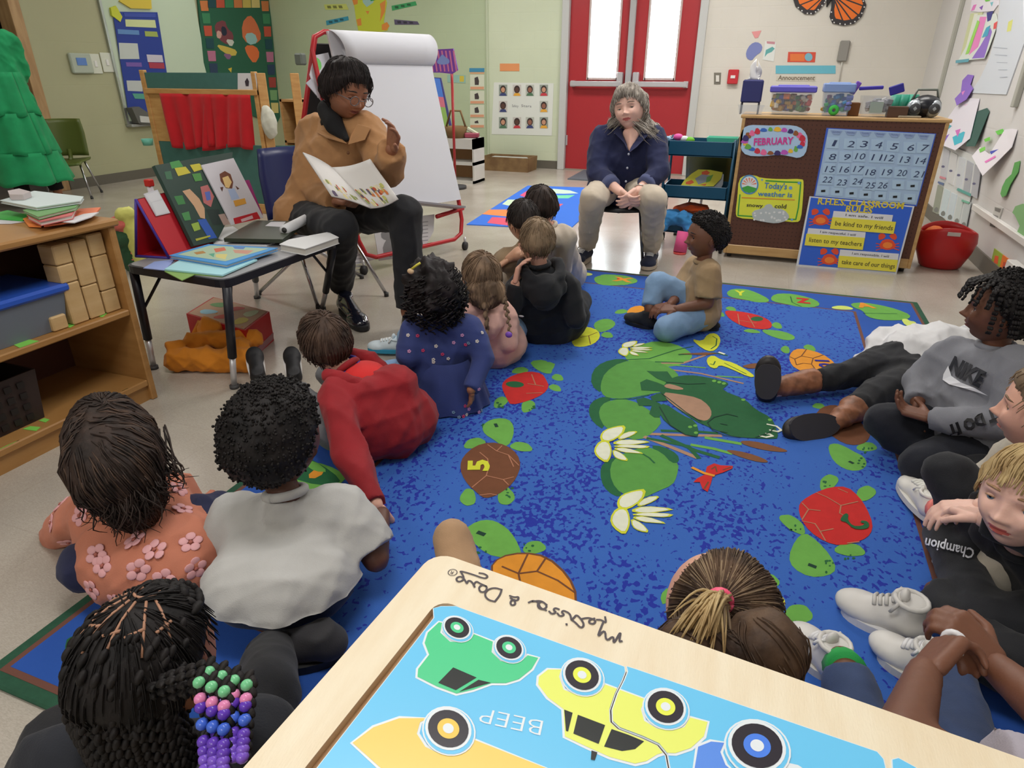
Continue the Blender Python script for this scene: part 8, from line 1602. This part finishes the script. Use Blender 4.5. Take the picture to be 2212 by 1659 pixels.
J['knL']=K(1440,698,2.88);J['knL'][2]=.065;J['anL']=PZ(1520,708);J['anL'][2]=.055;J['toL']=J['anL']+[.08,.0,-.01];J['knR']=K(1420,612,3.12);J['anR']=K(1404,668,3.03);J['toR']=J['anR']+[-.10,-.02,-.03]
ch,ax=person('child in a tan T-shirt and light jeans sitting side-on in front of the pegboard',J,1.12,s_dark,cloth('tee_tan',(164,138,104),var=.05),denim_l,hh=.195,fwd=VD(hd,-.93,-.36,.02),feat=True,iris=(34,22,18),browm=flat(24,18,18),lips=(126,72,64),gaze=(-.2,1,.1),seed=21,bulk=1.02,sleeve=.42,folds=.008,hem=.05,hands=[('L',VD(hd,-1,.1,-.1),(0,.3,-1),.45,.9),('R',VD(hd,-.9,-.4,-.2),(0,0,-1),.45,.9)])
hair_cap(ch,hd,ax,.195,h_black,thick=.095,front=42,temple=28,ear=10,behind=-22,nape=-40,noise=.02,nfreq=30,seed=15,afro=2200,puff=(1,1.5,1.2))
f0=PZ(1432,702);shoe(ch,[J['anR'][0]+.02,J['anR'][1]-.02,.014],PZ(1356,700)+Z3*.014,blackc,sole_b,1.2,high=.4);shoe(ch,PZ(1480,712)+Z3*.014,PZ(1535,716)+Z3*.014+[.03,0,0],blackc,sole_b,1.0)
pel=K(1952,818,2.66);pel[2]=.11;J={'pelvis':pel,'chest':K(1960,755,2.95)*[1,1,0]+Z3*.13,'neck':np.array([.88,3.08,.13]),'head':np.array([.98,3.14,.12]),'shL':K(1905,752,2.98)*[1,1,0]+Z3*.12,'shR':np.array([.92,2.96,.12]),'elL':K(1872,790,2.80)*[1,1,0]+Z3*.06,'wrL':K(1860,760,2.9)*[1,1,0]+Z3*.04,'elR':np.array([1.02,2.86,.06]),'wrR':np.array([1.10,2.98,.04]),'hipL':pel+[-.02,.06,.0],'hipR':pel+[.02,-.06,-.02]}
J['chest']=(J['pelvis']*.45+J['neck']*.55)+Z3*.01
J['knR']=K(1880,858,2.42);J['knR'][2]=.075;J['anR']=K(1812,905,2.26);J['anR'][2]=.05;J['toR']=J['anR']+[-.05,-.03,.02];J['knL']=K(1840,820,2.60);J['knL'][2]=.09;J['anL']=K(1672,850,2.42);J['anL'][2]=.05;J['toL']=J['anL']+[-.03,.0,.05]
ch,ax=person('child in a white top, black leggings and brown boots lying on the rug',J,1.1,s_pale,cloth('top_white',(218,218,220),var=.03),blackc,hh=.19,fwd=(.3,.3,1),up=(.8,.5,0),seed=22,bulk=1.35,folds=.016,hem=-.26,tr_len=.55,hip=1.2)
hair_cap(ch,J['head'],ax,.19,h_brown,thick=.06,seed=16,strands=100)
bb=mat('boot_leather',(158,104,74),.5,rgb2=(118,76,54),vscale=30,bump=.4,bscale=60)
for nm,kn,an,toe,up_ in(('R',J['knR'],K(1818,900,2.27)*[1,1,0]+Z3*.05,K(1705,940,2.2)*[1,1,0],(-.3,-.6,.5)),('L',J['knL'],K(1678,850,2.43)*[1,1,0]+Z3*.06,K(1645,900,2.38)*[1,1,0],(-.9,0,.3))):
 d=nrm(an-kn);V,Fs=union([('c',kn+(an-kn)*.50,an,.052,.040,'a'),('c',an,an+d*.02,.040,.036)],.007,2,.006,4,50);V[:,2]=np.maximum(V[:,2],.016);bo=build('boot',MB().raw(V,Fs,bb,True),ch)
for hl,to,an in((K(1815,895,2.22),K(1712,935,2.12),1),(K(1648,893,2.36),K(1655,825,2.38),0)):
 hl=np.array([hl[0],hl[1],.05 if an else.04]);to=np.array([to[0],to[1],.05 if an else.16]);d=nrm(to-hl);nrm_=nrm(CAM-hl);upv=-nrm(nrm_-d*(nrm_@d));shoe(ch,hl+d*0,to,mat('boot_foot',(32,28,30),.5),flat(54,52,58),1.35,up=upv,high=.6,name='boot_foot')
hd=K(2165,672,2.20);J=seated(PZ(2110,965)[:2]+np.array([.06,.05]),(-.9,-.1,0),hd,1.2);J['neck']=K(2150,752,2.20);J['shL']=K(2205,800,2.06);J['shR']=K(2045,770,2.30);J['chest']=K(2105,850,2.17);J['elL']=K(2172,918,1.98);J['wrL']=K(2010,902,2.06);J['elR']=K(1985,825,2.27);J['wrR']=K(1982,868,2.18);J['pelvis']=K(2090,930,2.15);J['pelvis'][2]=.11;J['hipL']=J['pelvis']+[.02,-.07,0];J['hipR']=J['pelvis']+[-.03,.07,0]
J['knR']=K(1912,905,2.14);J['knR'][2]=.12;J['anR']=PZ(1985,1010);J['anR'][2]=.05;J['toR']=J['anR']+[.08,-.05,0];J['knL']=K(1998,985,1.96);J['knL'][2]=.085;J['anL']=PZ(2100,1000);J['anL'][2]=.06;J['toL']=J['anL']+[.1,.02,0]
gr=cloth('sweatshirt_grey',(128,130,138),var=.05)
ch,ax=person('child in a grey sweatshirt with a white swoosh and dark trousers sitting cross-legged',J,1.2,s_dark,gr,cloth('trousers_ink',(18,22,34)),hh=.20,fwd=VD(hd,-.92,-.15,.03),feat=True,iris=(34,22,18),browm=flat(24,18,18),lips=(120,70,64),gaze=(0,1,0),seed=23,bulk=1.05,folds=.010,hem=.08,hands=[('R',VD(hd,.1,-.5,-.9),VD(hd,1,0),.5,.9),('L',VD(hd,-1,.1,0),(0,0,1),.5,.9)])
hair_cap(ch,hd,ax,.20,h_black,thick=.12,front=48,temple=26,ear=0,behind=-30,nape=-46,noise=.05,nfreq=26,seed=17,afro=1500);r_,f_,u_=ax
mb=MB();rs_=np.random.RandomState(8)
for i in range(90):
 a=rs_.uniform(0,2*PI);fr2=math.cos(a)>.35;s_=hd+.20*((.36*math.sin(a))*r_+(.42*math.cos(a))*f_+.36*u_);L_=.05 if fr2 else.12;e_=s_+.035*(math.sin(a)*r_+math.cos(a)*f_)-Z3*L_;braid(mb,[hd+.2*(.56*u_+.15*math.sin(a)*r_+.15*math.cos(a)*f_),s_+.02*(math.sin(a)*r_+math.cos(a)*f_),e_],.0065,h_black,14)
tag(build('twists',mb,ch),kind='stuff')
def decal_text(root,sv,sn,t,p0,p1,h,m,bold=.0,shear=0.,off=.003,up=1,pts=None):
 """print on cloth: flat shapes dropped onto the nearest cloth surface seen from the front"""
 pr=np.array([px_of(p)for p in sv]);vis=((CAM-sv)*sn).sum(1)>0;mb=MB()
 if t is not None:
  V,Fs=text_raw(t,bold);a,b_=np.array(p0,float),np.array(p1,float);d=(b_-a)/np.linalg.norm(b_-a);nn=np.array([d[1],-d[0]])*up;x0,x1=V[:,0].min(),V[:,0].max();s=np.linalg.norm(b_-a)/(x1-x0);Q=a+((V[:,0]-x0)*s+V[:,1]*shear*h)[:,None]*d+(V[:,1]/.7*h)[:,None]*nn
 else:Q=np.array(pts,float);tr=tessellate_polygon([[Vector((q[0],q[1],0))for q in Q]]);Fs=[list(x)for x in tr]
 idx=np.where(vis)[0];prv=pr[idx];out=[]
 for q in Q:
  d2=(prv[:,0]-q[0])**2+(prv[:,1]-q[1])**2;near=np.argsort(d2)[:6];near=near[prv[near,2]<=prv[near,2].min()+.03];z=np.average(prv[near,2],weights=1/(d2[near]+1));P_=CAM+ray(*q)*(z-off);out.append(P_)
 mb.raw(out,Fs,m);return mb
sh_o=[o for o in ch.children if o.name.startswith('shirt')][0];sv=np.array([v.co[:]for v in sh_o.data.vertices])+wloc(ch);sn=np.array([v.normal[:]for v in sh_o.data.vertices])
build('chest_lettering',decal_text(ch,sv,sn,'NIKE',(2046,800),(2116,836),34,flat(34,36,44),bold=.05,shear=.0,off=.009),ch)
build('chest_swoosh',decal_text(ch,sv,sn,None,0,0,0,flat(226,228,234),off=.008,pts=[(2048,790),(2038,808),(2036,820),(2050,830),(2080,838),(2110,847),(2134,855),(2105,838),(2075,826),(2055,812)]),ch)
build('sleeve_lettering',decal_text(ch,sv,sn,'JUST DO IT',(2192,868),(2045,922),24,flat(26,26,30),bold=.06,off=.009),ch)
rest_shoes(ch,J,1.1,blackc,sole_w)
hd=K(2222,1078,1.32);J=seated((.74,1.42),(-1,-.25,0),hd,1.12,neck=hd+[.05,.07,-.15]);J['shL']=J['neck']+[.09,-.05,-.09];J['shR']=J['neck']+[.0,.12,-.05];J['chest']=J['neck']*.55+J['pelvis']*.45+[.03,0,0]
J['elL']=K(2275,1175,1.30);J['wrL']=K(2128,1122,1.36);J['elR']=K(2165,1085,1.50);J['wrR']=K(2118,1096,1.44)
J['knR']=K(2042,1052,1.62);J['knR'][2]=.25;J['anR']=PZ(2062,1150);J['anR'][2]=.05;J['toR']=J['anR']+[-.1,.0,0];J['knL']=K(2190,1205,1.27);J['knL'][2]=.11;J['anL']=PZ(2012,1172);J['anL'][2]=.065;J['toL']=K(1960,1075,1.80)*[1,1,0]+Z3*.05
ch,ax=person('blond child in black clothes with lettered trousers looking towards the camera',J,1.12,s_pale,blackc,blackc,hh=.20,fwd=VD(hd,-.34,-.92,.10),feat=True,iris=(110,130,150),browm=flat(176,140,104),lips=(206,106,100),gaze=(.05,1,0),seed=24,tilt=-.05,hands=[('L',K(2096,1108,1.40)-J['wrL'],(0,0,-1),.4,1.),('R',K(2090,1098,1.44)-J['wrR'],(0,0,-1),.4,1.)])
hair_cap(ch,hd,ax,.20,h_blond,thick=.06,front=34,temple=16,ear=-6,behind=-30,nape=-44,noise=.03,seed=18,strands=520,slen=.4,smr=.0024,side=.5)
shoe(ch,PZ(2008,1150)+Z3*.03,PZ(1950,1060)+Z3*.02,mat('sneaker_white',(222,220,214),.4),sole_w,1.15,laces=flat(236,236,230))
lp=MB();s0=K(1996,1098,1.62);build('sock',MB().tube([PZ(2008,1150)+Z3*.07,PZ(2018,1160)+Z3*.085],[.034,.036],flat(240,130,120),14),ch)
b_=PZ(2190,1255);shoe(ch,PZ(2170,1262)+Z3*.02,PZ(2015,1228)+Z3*.02,blackc,sole_w,1.15)
to_=[o for o in ch.children if o.name.startswith('trousers')][0];sv=np.array([v.co[:]for v in to_.data.vertices])+wloc(ch);sn=np.array([v.normal[:]for v in to_.data.vertices])
build('leg_lettering',decal_text(ch,sv,sn,'Champion',(2106,1186),(2000,1162),22,flat(226,228,236),bold=.02,shear=.0,off=.010),ch)
hd=K(2262,890,1.62);J=seated((.90,1.70),(-1,.1,0),hd,1.12)
ch,ax=person('child in a beige top whose face just shows in profile at the right edge',J,1.12,s_light,cloth('top_beige',(196,188,172)),blackc,hh=.20,fwd=VD(hd,-1,-.1,0),feat=True,browm=flat(120,96,74),lips=(200,120,110),seed=25)
hair_cap(ch,hd,ax,.20,h_lt,thick=.06,seed=19,strands=120);rest_shoes(ch,J,1.1,blackc,sole_w)
J=seated((.98,1.16),(-1,.1,0),np.array([1.0,1.18,.55]),1.12);J['knL']=K(2190,1335,1.18);J['knL'][2]=.11;J['anL']=PZ(2005,1335);J['anL'][2]=.075;J['toL']=J['anL']+[-.05,0,-.03]
ch,ax=person('child in black trousers and one white trainer stretched out at the right edge',J,1.12,s_deep,blackc,blackc,hh=.20,fwd=(-1,.1,0),seed=26,tr_len=.98)
hair_cap(ch,J['head'],ax,.20,h_black,thick=.08,seed=20)
shoe(ch,PZ(1975,1392)+Z3*.014,PZ(1822,1325)+Z3*.014,mat('sneaker_offwhite',(206,204,200),.5),flat(214,214,216),1.3,laces=flat(196,194,190),high=.5)
J=seated((.66,.62),(-.6,.8,0),np.array([.76,.60,.55]),1.15,neck=np.array([.73,.61,.42]));J['shL']=np.array([.62,.56,.39]);J['knL']=K(1985,1545,.80);J['knL'][2]=.10;J['anL']=PZ(1800,1490);J['anL'][2]=.08;J['toL']=PZ(1735,1440)+Z3*.04;J['knR']=K(2185,1530,.86);J['knR'][2]=.11;J['anR']=PZ(2020,1500);J['anR'][2]=.08;J['toR']=PZ(1950,1460)+Z3*.04
J['elL']=K(1950,1600,.60);J['wrL']=K(1998,1452,.75);J['elR']=K(2290,1560,.72);J['wrR']=K(2150,1440,.82)
ch,ax=person('child in jeans and green socks whose hands hold a small white ring',J,1.15,s_dark,cloth('top_lilac_grey',(176,170,182),var=.05),cloth('jeans_blue',(50,68,106),var=.2),hh=.20,fwd=(-.6,.8,-.2),seed=27,sleeve=.4,hands=[('L',K(2050,1392,.80)-J['wrL'],VD(J['wrL'],1,.5,-.6),.8,.8),('R',K(2092,1378,.84)-J['wrR'],VD(J['wrR'],-.8,.4,-.8),.8,.8)],hem=.1,tr_len=.86)
hair_cap(ch,J['head'],ax,.20,h_black,thick=.08,seed=21)
gs=cloth('sock_green',(36,160,76),var=.06);sw=mat('sneaker_white2',(214,212,208),.45)
for hl,to,kn in((PZ(1800,1480),PZ(1722,1398),J['knL']),(PZ(2010,1490),PZ(1902,1420),J['knR'])):
 shoe(ch,hl+Z3*.014,to+Z3*.014,sw,sole_w,1.2,laces=flat(228,228,230),high=.3);d=nrm(kn-(hl+Z3*.06));build('sock',MB().tube([hl+Z3*.055,hl+Z3*.075+d*.02,hl+Z3*.085+d*.045],[.036,.035,.036],gs,16),ch)
rg_=K(2062,1388,.82);mb=MB();mb.tube([rg_+.013*(math.cos(a)*VD(rg_,1,0)+math.sin(a)*nrm([0,.4,1]))for a in np.linspace(0,2*PI,17)],.0045,flat(226,226,230,.3),8);tag(build('white_ring',mb,origin=rg_),'small white ring held in the fingers at the lower right','ring')
J={'pelvis':np.array([-6.28,4.25,.92]),'head':np.array([-6.33,4.22,1.60]),'neck':np.array([-6.32,4.22,1.42]),'shL':np.array([-6.2,4.36,1.36]),'shR':np.array([-6.42,4.06,1.36]),'elL':np.array([-6.24,4.42,1.12]),'elR':np.array([-6.5,4.0,1.12]),'wrL':np.array([-6.4,4.42,.95]),'wrR':np.array([-6.6,4.1,.95]),'hipL':np.array([-6.22,4.32,.90]),'hipR':np.array([-6.34,4.18,.90]),'knL':np.array([-6.2,4.36,.5]),'knR':np.array([-6.32,4.15,.5]),'anL':np.array([-6.2,4.4,.1]),'anR':np.array([-6.3,4.15,.1]),'toL':np.array([-6.3,4.5,.04]),'toR':np.array([-6.42,4.25,.04])}
gd=cloth('dress_green',(22,150,92),var=.1)
gp,ax=person('person in a long bright green tiered dress standing at the far left edge',J,1.5,s_med,gd,cloth('leggings_black',(14,14,18)),hh=.235,fwd=(-.7,.7,0),seed=28,vox=.014,shirt_name='dress_top',folds=.016)
hair_cap(gp,J['head'],ax,.235,h_dark,thick=.08,seed=22)
for z0_,z1_,r0,r1 in((1.12,.78,.145,.21),(.80,.46,.205,.27),(.48,.22,.265,.33)):
 G=[[[J['pelvis'][0]+(r0*(1-v)+r1*v+.018*math.sin(j*PI/4+z0_*9)*v+.006*math.sin(j*PI/2.2))*math.cos(2*PI*j/64),J['pelvis'][1]+(r0*(1-v)+r1*v+.018*math.sin(j*PI/4+z0_*9)*v)*math.sin(2*PI*j/64),z0_*(1-v)+z1_*v+.012*math.sin(j*.7)*v]for j in range(65)]for v in np.linspace(0,1,9)]
 build('dress_tier',MB().sheet(G,.006,gd),gp)
for s in 'LR':shoe(gp,J['an'+s]*[1,1,0]+[.03,-.03,.004],J['to'+s]*[1,1,0]+[0,0,.004],sole_b,sole_b,1.5)
